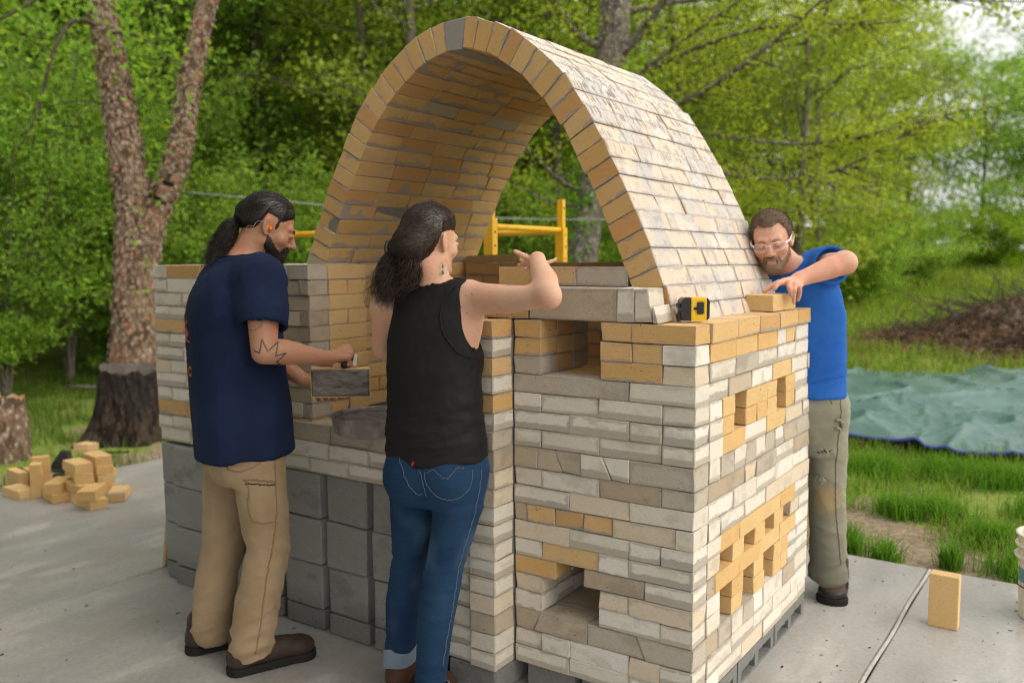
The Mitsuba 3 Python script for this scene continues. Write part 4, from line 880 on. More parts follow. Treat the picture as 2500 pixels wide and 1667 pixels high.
# mortar pan
def f_pan(p, n, uv): return mix((0.30, 0.28, 0.255), (0.19, 0.165, 0.15), smoothstep(0.4, 0.65, fbm(p.x * 24, p.y * 24, p.z * 12, 4)))
mat('pan_metal', f_pan, 0.5, 0.5, metallic=0.35); mat('wet_mortar', lambda p, n, uv: mix((0.105, 0.09, 0.08), (0.165, 0.145, 0.13), fbm(p.x * 30, p.y * 30, p.z * 30, 3)), 0.45, 0.5, lambda p, n, uv: fbm(p.x * 40, p.y * 40, p.z * 40, 3), 0.02)
tag('mortar_pan', 'round metal pan of grey mortar on the kiln ledge', 'pan')
PC = (-1.325, -.045, .894)
obj('mortar_pan__basin', moved(lathe([(0, .0), (.155, 0), (.162, .006), (.175, .066), (.179, .070), (.177, .073), (.172, .068), (.158, .009), (0, .006)], 56), PC), 'pan_metal', smooth=40)
mm = lathe([(0, .030), (.06, .032), (.12, .029), (.150, .034), (.165, .052), (.169, .058), (.168, .05), (.155, .012)], 56); mv = mm.vertices; mv[:, 2] += (meshkit.fbm(mv * 25, 3) - .5) * .018
obj('mortar_pan__mortar', moved(mm, PC), 'wet_mortar', smooth=True)
# bucket at the right edge
plain('bucket_plastic', (0.62, 0.56, 0.46), 0.4, 0.5); plain('bucket_label', (0.10, 0.25, 0.24), 0.5, 0.4)
tag('bucket', 'dirty cream plastic bucket cut by the right edge', 'bucket')
BC = (.915, 1.79, 0)
obj('bucket__body', moved(lathe([(0, .002), (.128, .002), (.132, .008), (.142, .27), (.158, .272), (.158, .279), (.143, .282), (.144, .318), (.156, .320), (.156, .327), (.144, .330), (.146, .362), (.154, .366), (.154, .374), (.144, .376), (.136, .37), (.126, .02), (0, .016)], 64), BC), 'bucket_plastic', smooth=35)
w = np.linspace(3.4, 4.5, 14); lb = np.array([(math.cos(t) * (r + .0012), math.sin(t) * (r + .0012), z) for z, r in ((.165, .1381), (.225, .1404)) for t in w]); k = np.arange(13)
obj('bucket__label', moved(trimesh.Trimesh(lb, np.vstack([np.stack([k, k + 1, k + 15], 1), np.stack([k, k + 15, k + 14], 1)])), BC), 'bucket_label', smooth=True)
hd = [(math.cos(t) * .150, math.sin(t) * .150, .165 + .045 * math.cos((t - 4.1) * 1.6)) for t in np.linspace(3.0, 5.6, 20)]
obj('bucket__handle', moved(tube([(-.168, -.03, .165), (-.155, -.02, .16)] + [(x - .0 * x, y, .15 + .02 * (x + .15)) for x, y, z in hd[2:]], .003, 6), BC), 'dark_steel', smooth=True)
# boards, sticks, the bare wire beyond the kiln
mat('pine', lambda p, n, uv: mix((0.50, 0.38, 0.20), (0.38, 0.27, 0.14), fbm(p.x * 60, p.y * 8, p.z * 60, 3)), 0.7, 0.3)
obj('leaning_board', hexa(np.array([[(-2.945, -2.925)[c & 1] + (.125 if c & 4 else 0), (.05, .19)[(c >> 1) & 1], (0.002, .685)[(c >> 2) & 1]] for c in range(8)], float), bev=.002)[0], 'pine', label='thin wooden board leaning against the left end of the block base', cat='board')
obj('wood_offcut', hexa(placed(bx8(-.17, .17, -.045, .045, 0, .038), (-1.60, 1.16, 1.558), .12, 0, -.03), bev=.002)[0], 'pine', label='pale pine offcut lying on the back wall under the scaffold', cat='board')
obj('fallen_stick', tube(spline([(-9.5, 3.15, .05), (-9.0, 3.35, .06), (-8.3, 3.5, .07)], 12), np.linspace(.022, .03, 12), 8), 'pale_bark', smooth=True, label='pale fallen stick lying in the grass left of the charred stump', cat='stick')
plain('wire_grey', (0.35, 0.37, 0.36), 0.4, 0.5)
obj('overhead_wire', tube(spline([(-7.33, 3.33, 2.33), (-6.15, 4.12, 2.19), (-4.77, 5.66, 2.05), (-3.6, 6.6, 2.04)], 30), .007, 6), 'wire_grey', smooth=True, label='thin grey wire strung behind the kiln at head height', cat='wire')

# ---------------------------------------------------------------- grass and litter
def blades(x, y, z, h, w, col, g, lean=.45):
    n = len(x); a = g.uniform(0, 6.283, n); d = np.stack([np.cos(a), np.sin(a), 0 * a], 1); s = np.stack([-np.sin(a), np.cos(a), 0 * a], 1) * (np.broadcast_to(w, (n,)) / 2)[:, None]
    o = np.stack([x, y, z], 1); h = np.broadcast_to(h, (n,)); l = (h * g.uniform(.1, 1, n) * lean)[:, None]
    m = o + d * l * .35; m[:, 2] += h * .6; t = o + d * l * 1.1; t[:, 2] += h * g.uniform(.85, 1.05, n)
    v = np.stack([o - s, o + s, m + s * .8, m - s * .8, t], 1).reshape(-1, 3); k = np.arange(n)[:, None] * 5
    return v, np.concatenate([k + [[0, 1, 2]], k + [[0, 2, 3]], k + [[3, 2, 4]]]), np.repeat(col, 5, 0)
gg = np.random.default_rng(19); G = []
def field(n, x0, x1, y0, y1, h, w, col, keep, lean=.45):
    x, y = gg.uniform(x0, x1, n), gg.uniform(y0, y1, n); ok = gg.random(n) < keep(x, y); x, y = x[ok], y[ok]; n = len(x)
    c = np.array(col) * (1 + gg.normal(0, .25, (n, 1))); dry = gg.random((n, 1)) < .10; c = np.where(dry, np.array([[.30, .25, .10]]) * gg.uniform(.6, 1.1, (n, 1)), c)
    c = c * (1 - .0) ; G.append(blades(x, y, ground_z(x, y) - .01, h * gg.uniform(.4, 1.3, n), w, np.clip(c, .01, .5), gg, lean))
nf = lambda x, y, k, s: meshkit.fbm(np.stack([x * k, y * k, 0 * x], -1), 3, s)
off = lambda x, y: ((y > 2.2) | (x < -5.23) | (x > 4.05)) * 1.0
field(30000, -2.5, 3.2, 2.25, 5.0, .13, .006, (.24, .39, .05), lambda x, y: off(x, y) * np.clip((nf(x, y, 1.9, 31) - .58 + .15 * (y - 3.3)) * 9, 0.01, 1), .8)
for cx, cy, r in ((.24, 3.4, .13), (.55, 3.0, .12), (.0, 3.35, .12), (.95, 2.9, .12), (.78, 2.52, .16), (.98, 2.55, .14), (.42, 2.45, .05), (.12, 2.32, .06), (-.12, 2.45, .10), (.75, 3.7, .14), (.45, 4.4, .2), (1.1, 3.6, .15), (.1, 4.5, .18), (.9, 4.4, .2), (-.35, 4.3, .2)):
    n = int(5200 * r); x, y = gg.normal(cx, r * .6, n), gg.normal(cy, r * .5, n); y = np.maximum(y, 2.21)
    G.append(blades(x, y, ground_z(x, y) - .01, gg.uniform(.08, .2, n), .006, np.array([(.18, .38, .035)]) * gg.uniform(.6, 1.25, (n, 1)), gg, .7))
field(42000, -12.5, -5.2, -2.5, 6.5, .14, .008, (.18, .31, .045), lambda x, y: off(x, y) * np.clip((nf(x, y, 1.4, 33) - .36) * 6, .05, 1) * np.where((x > -6.2) & (y > 1.5), .25, 1), .8)
field(16000, -8, 3.5, 4.8, 9.0, .16, .009, (.23, .36, .045), lambda x, y: np.where((y > 4.84) & (y < 8.1) & (x > -1.5), 0, 1.0), .7)
field(60000, -12, 6, 8.2, 22, .22, .014, (.27, .39, .05), lambda x, y: np.where(pile_h(x, y) > .06, .04, 1.0) * np.where((x > -1.9) & (y < 8.9), .5, 1), .6)
field(45000, -12, 8, 20, 40, .34, .03, (.31, .43, .055), lambda x, y: np.ones_like(x), .6)
k0 = 0; VV, FF, CC = [], [], []
for v, f, c in G: VV.append(v); FF.append(f + k0); CC.append(c); k0 += len(v)
obj('grass', (np.vstack(VV), np.vstack(FF)), 'leaf', color=np.vstack(CC), label='spring grass around the slab and up the meadow', kind='stuff')
n = 900; x, y = np.r_[gg.uniform(-5.2, .3, 380), gg.uniform(-.1, 1.5, 120), gg.uniform(-7, -5.2, 200), gg.uniform(-.5, 2.2, 200)], np.r_[gg.uniform(-2.2, 2.1, 380), gg.uniform(.1, 2.15, 120), gg.uniform(-.5, 2.8, 200), gg.uniform(2.2, 3.2, 200)]
z = np.where((x > -5.2) & (y < 2.17), .004, ground_z(x, y) + .01); q = gg.normal(0, .12, (n, 3)); q[:, 2] = 1; q /= np.linalg.norm(q, axis=1, keepdims=True)
col = np.array([(.10, .07, .05), (.20, .12, .07), (.42, .33, .09), (.05, .04, .035), (.30, .22, .14)])[gg.choice(5, n, p=[.3, .25, .15, .2, .1])]
v, f, c = leaves(np.stack([x, y, z], 1), q, gg.uniform(.004, .026, n), gg.uniform(.003, .012, n), col, gg)
obj('leaf_debris', (v, f), 'leaf', color=c, label='scattered bits of dead leaf and grit on the slab and soil', kind='stuff')
# ---------------------------------------------------------------- implicit surfaces for the people
def smin(a, b, k):
    h = np.clip(.5 + .5 * (b - a) / k, 0, 1); return b * (1 - h) + a * h - k * h * (1 - h)
def cone(P, a, b, ra, rb):
    a, b = np.asarray(a, float), np.asarray(b, float); ba = b - a; t = np.clip((P - a) @ ba / max(ba @ ba, 1e-9), 0, 1)
    x, y, z = (P[:, i] - a[i] - t * ba[i] for i in range(3)); return np.sqrt(x * x + y * y + z * z) - (ra + (rb - ra) * t)
def near(P, c, r, fn):
    """fn evaluated within r of c only; further off a safe lower bound of the distance."""
    d = np.linalg.norm(P - np.asarray(c), axis=1); m = d < r; out = np.maximum(d - r * .8, .03); out[m] = fn(P[m]); return out
def chain(P, pts, rad):
    d = cone(P, pts[0], pts[1], rad[0], rad[1])
    for i in range(1, len(pts) - 1): d = np.minimum(d, cone(P, pts[i], pts[i + 1], rad[i], rad[i + 1]))
    return d
def ell(P, c, r):
    q = (P - np.asarray(c)) / np.asarray(r); k0 = np.linalg.norm(q, axis=1); k1 = np.linalg.norm(q / np.asarray(r), axis=1); return k0 * (k0 - 1) / np.maximum(k1, 1e-9)
def loft(P, prof, Rv, Fv, lean=(0, 0)):
    """A trunk: rows (z, centre x, centre y, half width along Rv, half depth along Fv), rising z."""
    from scipy.interpolate import PchipInterpolator
    p = np.asarray(prof, float); z = np.clip(P[:, 2], p[0, 0], p[-1, 0]); g = PchipInterpolator(p[:, 0], p[:, 1:])(z)
    dx, dy = P[:, 0] - g[:, 0], P[:, 1] - g[:, 1]; u = dx * Rv[0] + dy * Rv[1]; w = dx * Fv[0] + dy * Fv[1]
    k = (np.abs(u / g[:, 2]) ** 2.3 + np.abs(w / g[:, 3]) ** 2.3) ** (1 / 2.3); d = (k - 1) * np.minimum(g[:, 2], g[:, 3])
    return np.maximum(d, np.maximum(P[:, 2] - p[-1, 0], p[0, 0] - P[:, 2]))
def nets(f, lo, hi, h, smooth=1):
    lo = np.asarray(lo, float); k = 4; n = ((np.asarray(hi, float) - lo) / (h * k)).astype(int) + 1; N = n * k + 1
    ax = [lo[i] + (np.arange(n[i]) * k + k / 2) * h for i in range(3)]; c = np.stack(np.meshgrid(*ax, indexing='ij'), -1).reshape(-1, 3)
    dc = f(c).reshape(n); act = np.abs(dc) < h * k * 2.2
    V = np.full(N, 9.0, np.float32); V[:-1, :-1, :-1] = np.repeat(np.repeat(np.repeat(dc, k, 0), k, 1), k, 2)
    m = np.zeros(N, bool); m[:-1, :-1, :-1] = np.repeat(np.repeat(np.repeat(act, k, 0), k, 1), k, 2); i = np.argwhere(m)
    V[m] = f(lo + i * h)
    V[[0, -1]] = np.maximum(V[[0, -1]], h); V[:, [0, -1]] = np.maximum(V[:, [0, -1]], h); V[:, :, [0, -1]] = np.maximum(V[:, :, [0, -1]], h)
    S = V < 0; a = np.zeros(np.array(N) - 1, np.int8)
    for q in range(8): a += S[(q & 1):N[0] - 1 + (q & 1), ((q >> 1) & 1):N[1] - 1 + ((q >> 1) & 1), (q >> 2):N[2] - 1 + (q >> 2)]
    cell = np.argwhere((a > 0) & (a < 8)); idm = np.full(a.shape, -1, int); idm[tuple(cell.T)] = np.arange(len(cell))
    acc = np.zeros((len(cell), 3)); cnt = np.zeros(len(cell))
    for ax_ in range(3):
        o = [q for q in range(3) if q != ax_]
        for u in (0, 1):
            for w in (0, 1):
                p0 = cell.copy(); p0[:, o[0]] += u; p0[:, o[1]] += w; p1 = p0.copy(); p1[:, ax_] += 1
                v0, v1 = V[tuple(p0.T)], V[tuple(p1.T)]; x = (v0 < 0) != (v1 < 0); t = np.where(x, v0 / np.where(x, v0 - v1, 1), 0)
                q = p0.astype(float); q[:, ax_] += t; acc[x] += q[x]; cnt[x] += 1
    vert = lo + acc / cnt[:, None] * h; F = []
    for ax_ in range(3):
        o = [(ax_ + 1) % 3, (ax_ + 2) % 3]; s0 = [slice(None)] * 3; s1 = [slice(None)] * 3; s0[ax_] = slice(0, -1); s1[ax_] = slice(1, None)
        e = np.argwhere(S[tuple(s0)] != S[tuple(s1)]); e = e[(e[:, o[0]] > 0) & (e[:, o[1]] > 0) & (e[:, o[0]] < N[o[0]] - 1) & (e[:, o[1]] < N[o[1]] - 1)]
        q = []
        for du, dw in ((-1, -1), (0, -1), (0, 0), (-1, 0)):
            c_ = e.copy(); c_[:, o[0]] += du; c_[:, o[1]] += dw; q.append(idm[tuple(c_.T)])
        q = np.stack(q, 1); flip = ~S[tuple(e.T)]; q[flip] = q[flip][:, ::-1]; F.append(q)
    F = np.vstack(F); F = F[(F >= 0).all(1)]
    t = trimesh.Trimesh(vert, np.vstack([F[:, [0, 1, 2]], F[:, [0, 2, 3]]]), process=False)
    e = np.vstack([F[:, [0, 1]], F[:, [1, 2]], F[:, [2, 3]], F[:, [3, 0]]]); e = np.vstack([e, e[:, ::-1]]); n_ = np.maximum(np.bincount(e[:, 0], minlength=len(vert)), 1)[:, None]
    for _ in range(1 + smooth):
        t.vertices = t.vertices * .55 + .45 * np.stack([np.bincount(e[:, 0], t.vertices[e[:, 1], i], len(vert)) for i in range(3)], 1) / n_
    return t
def puff(t, d):   # move along the normals
    t.vertices = t.vertices + t.vertex_normals * np.asarray(d)[:, None]; return t
def axes(F, pitch=0.0, roll=0.0):
    """Rows x (right), y (forward), z (up) of a head facing F, nodding down by pitch, tilting towards its right by roll."""
    F = np.array([F[0], F[1], 0.0]); F /= np.linalg.norm(F); R_ = np.array([F[1], -F[0], 0.0]); U = np.array([0, 0, 1.0])
    F, U = math.cos(pitch) * F - math.sin(pitch) * U, math.cos(pitch) * U + math.sin(pitch) * F
    R_, U = math.cos(roll) * R_ - math.sin(roll) * U, math.cos(roll) * U + math.sin(roll) * R_
    return np.stack([R_, F, U])
def head_sdf(P, c, M, s=1.0, slim=1.0, nose=1.0):
    p = (P - c) @ M.T / s; q = p.copy(); q[:, 0] = np.abs(q[:, 0])
    d = ell(p, (0, -.014, .032), (.076 * slim, .098, .086)); d = smin(d, ell(p, (0, .030, -.030), (.060 * slim, .064, .084)), .03)
    d = smin(d, cone(q, (.048 * slim, .0, -.062), (.012, .074, -.098), .020, .018), .025); d = smin(d, ell(p, (0, .082, -.100), (.020, .015, .016)), .02)
    d = smin(d, cone(q, (.040, .078, .020), (.010, .090, .016), .011, .011), .014); d = smin(d, ell(q, (.046 * slim, .060, -.030), (.022, .022, .022)), .022)
    d = -smin(-d, ell(q, (.032, .108, -.004), (.020, .020, .014)), .012)
    d = smin(d, cone(p, (0, .090, .006), (0, .112 * nose, -.036), .009, .0125), .012); d = smin(d, ell(q, (.012, .098, -.042), (.009, .012, .008)), .006)
    d = smin(d, ell(p, (0, .092, -.0655), (.023, .0105, .0055)), .005); d = smin(d, ell(p, (0, .0895, -.0755), (.020, .0105, .0065)), .005)
    d = -smin(-d, ell(p, (0, .104, -.0705), (.022, .006, .0016)), .003)
    d = smin(d, ell(q, (.0335, .0905, -.004), (.013, .010, .0105)), .004)
    e = q - np.array([.079 * slim, -.012, -.004]); a = .25; e = np.stack([e[:, 0] * math.cos(.45) - e[:, 1] * -math.sin(.45), e[:, 1] * math.cos(.45) + e[:, 0] * -math.sin(.45), e[:, 2]], 1)
    e = np.stack([e[:, 0], e[:, 1] * math.cos(a) + e[:, 2] * math.sin(a), e[:, 2] * math.cos(a) - e[:, 1] * math.sin(a)], 1)
    ear = ell(e, (0, 0, 0), (.0085, .0195, .033)); ear = -smin(-ear, ell(e, (.010, .003, .004), (.0075, .0115, .020)), .004); ear = smin(ear, ell(e, (.001, .001, -.027), (.0065, .010, .010)), .004)
    return smin(d, ear, .005) * s
def fingers(P, list_, k=.004):
    def fn(Q):
        d = None
        for pts, r in list_:
            e = chain(Q, np.asarray(pts, float), r); d = e if d is None else np.minimum(d, e)
        return d
    allp = np.vstack([np.asarray(p, float) for p, _ in list_]); c = allp.mean(0); return near(P, c, np.linalg.norm(allp - c, axis=1).max() + .05, fn)
def wrinkle(v, A, k, seed, octaves=3):
    """Folds: noise in the frame A (rows) scaled by k, ridged."""
    q = v @ np.asarray(A).T * np.asarray(k); n = meshkit.fbm(q, octaves, seed); return 1 - np.abs(n * 2 - 1) * 2
def strands(roots, path, n_seg=10, r=.0007, g=None):
    """Thin three sided hairs; path(root index array, t) -> points."""
    t = np.linspace(0, 1, n_seg); pts = np.stack([path(u) for u in t], 1); n = len(pts)
    d = np.gradient(pts, axis=1); d /= np.linalg.norm(d, axis=2, keepdims=True) + 1e-9; a = np.cross(d, [.3, .2, .93]); a /= np.linalg.norm(a, axis=2, keepdims=True) + 1e-9; b = np.cross(d, a)
    rad = r * (1 - .7 * t)[None, :, None]; w = np.arange(3) * 2 * np.pi / 3
    v = pts[:, :, None] + rad[..., None] * (np.cos(w)[None, None, :, None] * a[:, :, None] + np.sin(w)[None, None, :, None] * b[:, :, None])
    i, s, k = np.meshgrid(np.arange(n), np.arange(n_seg - 1), np.arange(3), indexing='ij'); B = i * n_seg * 3; q0 = B + s * 3 + k; q1 = B + s * 3 + (k + 1) % 3
    q = np.stack([q0, q1, q1 + 3, q0 + 3], -1).reshape(-1, 4); return v.reshape(-1, 3), np.vstack([q[:, [0, 1, 2]], q[:, [0, 2, 3]]])
def cloth(name, a, b, rough=.9, weave=900.0, extra=None, sheen=.3, spec=.2, wear=.5):
    def fn(p, n, uv):
        c = mix(a, b, smoothstep(.35, .65, fbm(p.x * 7, p.y * 7, p.z * 7, 4)) * wear) * (.88 + .24 * noise(p.x * weave, p.y * weave, p.z * weave * .6))
        return extra(p, c) if extra else c
    scene[name] = {'type': 'twosided', 'bsdf': {'type': 'bumpmap', 'arbitrary': proc(lambda p, n, uv: fbm(p.x * 55, p.y * 55, p.z * 38, 3) + .35 * noise(p.x * weave, p.y * weave, p.z * weave)), 'scale': .004, 'bsdf': {'type': 'principled', 'base_color': proc(fn), 'roughness': rough, 'specular': spec, 'sheen': sheen}}}
def skin(name, base, red, extra=None):
    def fn(p, n, uv):
        c = mix(base, red, smoothstep(.35, .75, fbm(p.x * 16, p.y * 16, p.z * 16, 3)) * .6) * (.93 + .14 * fbm(p.x * 150, p.y * 150, p.z * 150, 2))
        return extra(p, c) if extra else c
    scene[name] = {'type': 'twosided', 'bsdf': {'type': 'bumpmap', 'arbitrary': proc(lambda p, n, uv: fbm(p.x * 190, p.y * 190, p.z * 190, 3)), 'scale': .0012, 'bsdf': {'type': 'principled', 'base_color': proc(fn), 'roughness': .5, 'specular': .4, 'flatness': .25}}}
def hair_mat(name, a, b, rough=.42):
    def fn(p, n, uv): return mix(a, b, fbm(p.x * 90, p.y * 90, p.z * 90, 3))
    mat(name, fn, rough, .5)
def boot(P, heel, toe, up=.13, wide=1.1, sole=False):
    heel, toe = np.asarray(heel, float), np.asarray(toe, float); d = toe - heel; L = np.linalg.norm(d[:2]); d = d / np.linalg.norm(d); s = np.array([d[1], -d[0], 0]); q = np.stack([(P - heel) @ d, (P - heel) @ s / wide, P[:, 2] - heel[2]], 1)
    if sole:
        c = np.minimum(np.hypot((q[:, 0] - .045), q[:, 1]) - .043, np.minimum(np.hypot(q[:, 0] - (L - .06), q[:, 1] * .98) - .056, np.maximum(np.abs(q[:, 1]) - (.040 + .012 * np.clip(q[:, 0] / L, 0, 1)), np.abs(q[:, 0] - L * .5) - L * .34)))
        return np.maximum(c, np.maximum(q[:, 2] - .030, -q[:, 2])) - .002
    e = cone(q, (.045, 0, .055), (L - .075, 0, .048), .038, .041); e = smin(e, ell(q, (L - .065, 0, .047), (.060, .050, .040)), .02); e = smin(e, cone(q, (.05, 0, .06), (.055, 0, up), .040, .043), .03)
    e = smin(e, cone(q, (.07, 0, .09), (L - .12, 0, .068), .036, .034), .02)
    return np.maximum(e, .022 - q[:, 2])
# ---------------------------------------------------------------- the man in the navy shirt
def seg_dist(u, w, a, b):
    bx_, by_ = b[0] - a[0], b[1] - a[1]; t = dr.clip(((u - a[0]) * bx_ + (w - a[1]) * by_) / (bx_ * bx_ + by_ * by_), 0, 1)
    return dr.sqrt(dr.square(u - a[0] - t * bx_) + dr.square(w - a[1] - t * by_))
FA, RA = (.56, .828), (.828, -.56)
def flat_a(p): return (p[0] * FA[0] + p[1] * FA[1], p[2])
TAT = [flat_a(p) for p in ((-1.4620, -0.5175, 1.2499), (-1.4384, -0.5145, 1.2414), (-1.4328, -0.5053, 1.2887), (-1.4130, -0.4964, 1.2470), (-1.3890, -0.4644, 1.2771), (-1.3954, -0.4742, 1.2287), (-1.3791, -0.4380, 1.2352), (-1.3984, -0.4668, 1.2044), (-1.3805, -0.4562, 1.1894), (-1.4040, -0.4721, 1.1910))]
TAT2 = [flat_a(p) for p in ((-1.5017, -0.5121, 1.3238), (-1.4881, -0.5153, 1.3208), (-1.4665, -0.5124, 1.3231), (-1.4521, -0.5016, 1.3312), (-1.4437, -0.4951, 1.3385), (-1.4439, -0.4934, 1.3549))]
def tattoo(p, c):
    u = p.x * FA[0] + p.y * FA[1]; d = mi.Float(9.0); d2 = mi.Float(9.0)
    for a, b in zip(TAT[:-1], TAT[1:]): d = dr.minimum(d, seg_dist(u, p.z, a, b))
    for a, b in zip(TAT2[:-1], TAT2[1:]): d2 = dr.minimum(d2, seg_dist(u, p.z, a, b))
    k = dr.maximum(smoothstep(.0034, .0022, d), smoothstep(.0016, .0009, d2)) * dr.select(p.x * RA[0] + p.y * RA[1] > -1.055, 1.0, 0.0)
    return mix(c, (.045, .055, .05), k * .85)
skin('skin_a', (.43, .225, .135), (.46, .19, .115), tattoo)
hair_mat('hair_black', (.008, .006, .005), (.022, .016, .013))
cloth('shirt_navy', (.0085, .016, .046), (.012, .023, .062), sheen=.15); cloth('khaki', (.30, .215, .125), (.36, .265, .165), wear=.8); cloth('boot_leather', (.040, .026, .019), (.065, .045, .034), rough=.5, weave=300., sheen=0.)
plain('boot_sole', (.018, .017, .015), .8, .2)
a_hc = np.array([-1.662, -.268, 1.705]); a_M = axes((.57, .82), .42, .02); a_neck = np.array([-1.735, -.352, 1.60])
aS, aE, aW = np.array([-1.535, -.425, 1.505]), np.array((-1.4732, -0.4652, 1.2424)), np.array((-1.4214, -0.2034, 1.1965))
aS2, aE2, aW2 = np.array([-1.915, -.265, 1.50]), np.array([-1.865, -.16, 1.20]), np.array((-1.6273, -0.1492, 1.0927))
a_kn = [np.array(p) for p in ((-1.4255, -0.0927, 1.2313), (-1.4013, -0.1017, 1.2204), (-1.3849, -0.1164, 1.2064), (-1.3778, -0.1372, 1.1943))]     # knuckles of the right hand, index to little finger
a_fin = [([a_kn[0], (-1.4286, -0.0608, 1.2088), (-1.4135, -0.0656, 1.1821), (-1.3993, -0.0942, 1.1662)], [.0105, .0095, .0085, .0075]), ([a_kn[1], (-1.4084, -0.0725, 1.1978), (-1.3890, -0.0862, 1.1742), (-1.3847, -0.1091, 1.1605)], [.0105, .0095, .0085, .0075]),
         ([a_kn[2], (-1.3889, -0.0973, 1.1834), (-1.3778, -0.1158, 1.1681), (-1.3823, -0.1315, 1.1645)], [.010, .009, .0082, .0072]), ([a_kn[3], (-1.3789, -0.1279, 1.1756), (-1.3791, -0.1413, 1.1657), (-1.3871, -0.1466, 1.1674)], [.009, .008, .0072, .0065]),
         ([(-1.4272, -0.1588, 1.1951), (-1.4317, -0.1154, 1.1745), (-1.4195, -0.0966, 1.1603), (-1.4144, -0.0815, 1.1542)], [.014, .0125, .011, .009])]
a_fin2 = [([(-1.5756, -0.1163, 1.0692), (-1.5631, -0.1358, 1.0359), (-1.5344, -0.1544, 1.0208), (-1.4939, -0.1817, 1.0182)], [.011, .0095, .0085, .0078]), ([(-1.5550, -0.1023, 1.0690), (-1.5384, -0.1193, 1.0324), (-1.5074, -0.1361, 1.0190), (-1.4673, -0.1635, 1.0179)], [.011, .0095, .0085, .0078]),
          ([(-1.5373, -0.0901, 1.0689), (-1.5167, -0.1044, 1.0323), (-1.4859, -0.1211, 1.0205), (-1.4462, -0.1485, 1.0226)], [.011, .0095, .0085, .0075]), ([(-1.5210, -0.0786, 1.0721), (-1.4951, -0.0892, 1.0354), (-1.4618, -0.1043, 1.0235), (-1.4235, -0.1262, 1.0280)], [.010, .0085, .0075, .007]),
          ([(-1.6120, -0.1256, 1.1011), (-1.5749, -0.1145, 1.1358), (-1.5338, -0.1152, 1.1502), (-1.4901, -0.1214, 1.1535)], [.014, .0125, .0115, .009])]
def a_body(P):
    d = loft(P, [(1.0, -1.735, -.375, .15, .10), (1.25, -1.74, -.385, .16, .105), (1.42, -1.735, -.39, .18, .11), (1.53, -1.73, -.385, .12, .08)], RA, FA)
    d = smin(d, cone(P, (-1.735, -.385, 1.50), a_hc + a_M.T @ (0, -.025, -.05), .066, .060), .05); d = smin(d, cone(P, (-1.735, -.385, 1.53), aS, .06, .058), .05); d = smin(d, cone(P, (-1.735, -.385, 1.53), aS2, .06, .058), .05)
    m = (aE + aW) / 2 + [0, 0, .004]
    d = smin(d, chain(P, [aS, aS * .45 + aE * .55 + [0.006, 0, 0], aE, aE * .72 + aW * .28 + [0, 0, .006], aW * .8 + aE * .2, aW], [.062, .056, .047, .048, .033, .028]), .03)
    d = smin(d, chain(P, [aS2, aE2, aE2 * .7 + aW2 * .3, aW2], [.060, .046, .046, .029]), .03)
    pm = np.minimum.reduce([cone(P, aW * .9 + k * .1, k, .017, .0135) for k in a_kn] + [cone(P, a_kn[i], a_kn[i + 1], .011, .011) for i in range(3)] + [cone(P, a_kn[0], a_kn[3], .011, .010)]); d = smin(d, pm, .022); d = smin(d, fingers(P, a_fin), .006)
    k2 = [np.array(f[0][0]) for f in a_fin2[:4]]; d = smin(d, np.minimum.reduce([cone(P, aW2, k, .017, .013) for k in k2]), .02); d = smin(d, fingers(P, a_fin2), .006)
    return smin(d, near(P, a_hc, .24, lambda Q: head_sdf(Q, a_hc, a_M, 1.0, 1.0, 1.035)), .028)
LBL = 'man in a navy t-shirt and khaki trousers buttering a brick with mortar'
tag(numbered('person'), LBL, 'person')
obj('person__body', nets(a_body, (-2.05, -.62, .98), (-1.30, .10, 1.90), .0036), 'skin_a', smooth=True)
aSl = aS * .34 + aE * .66
def a_shirt(P):
    d = loft(P, [(.826, -1.728, -.365, .215, .180), (.95, -1.730, -.372, .212, .178), (1.10, -1.735, -.378, .205, .174), (1.28, -1.738, -.385, .208, .172), (1.42, -1.736, -.392, .215, .158), (1.50, -1.735, -.392, .19, .12), (1.565, -1.735, -.385, .085, .075)], RA, FA)
    d = smin(d, cone(P, (-1.735, -.385, 1.515), aS, .075, .078), .05); d = smin(d, cone(P, (-1.735, -.385, 1.515), aS2, .075, .078), .05)
    ax = (aSl - aS) / np.linalg.norm(aSl - aS); s1 = chain(P, [aS, aSl + ax * .03], [.086, .092]); s1 = np.maximum(s1, (P - aSl) @ (ax + np.array([0, -.16, 0])))
    s1 = np.maximum(s1, -np.maximum(chain(P, [aS, aSl + ax * .04], [.073, .078]), -((P - aSl) @ ax + .05)))
    s2 = np.maximum(chain(P, [aS2, aE2 + [0, 0, .02]], [.082, .082]), -(P[:, 2] - 1.26)); d = smin(d, s1, .03); d = smin(d, s2, .03)
    d = np.maximum(d, .830 + .05 * ((P[:, 0] + 1.73) * FA[0] + (P[:, 1] + .37) * FA[1]) - P[:, 2])
    nk = cone(P, (-1.742, -.405, 1.50), a_hc + a_M.T @ (0, -.035, -.05), .078, .074); return np.maximum(d, -nk)
t = nets(a_shirt, (-2.10, -.66, .80), (-1.38, -.02, 1.66), .0055, 1); v = t.vertices; Rz = np.eye(3)
fold = wrinkle(v, Rz, (9, 9, 3.2), 3) * .006 * np.clip((np.linalg.norm(v - a_neck, axis=1) - .10) / .06, 0, 1) + wrinkle(v, [[.6, .3, .74], [0, 1, 0], [-.74, 0, .67]], (5, 8, 17), 8) * .005 * np.clip((v[:, 2] - 1.1) / .3, .2, 1) * np.clip((np.linalg.norm(v - a_neck, axis=1) - .10) / .06, 0, 1) + wrinkle(v, [[1, 0, 0], [0, 1, 0], [0, 0, 1]], (6, 6, 1.1), 5, 2) * .010 * np.clip((1.32 - v[:, 2]) / .3, 0, 1)
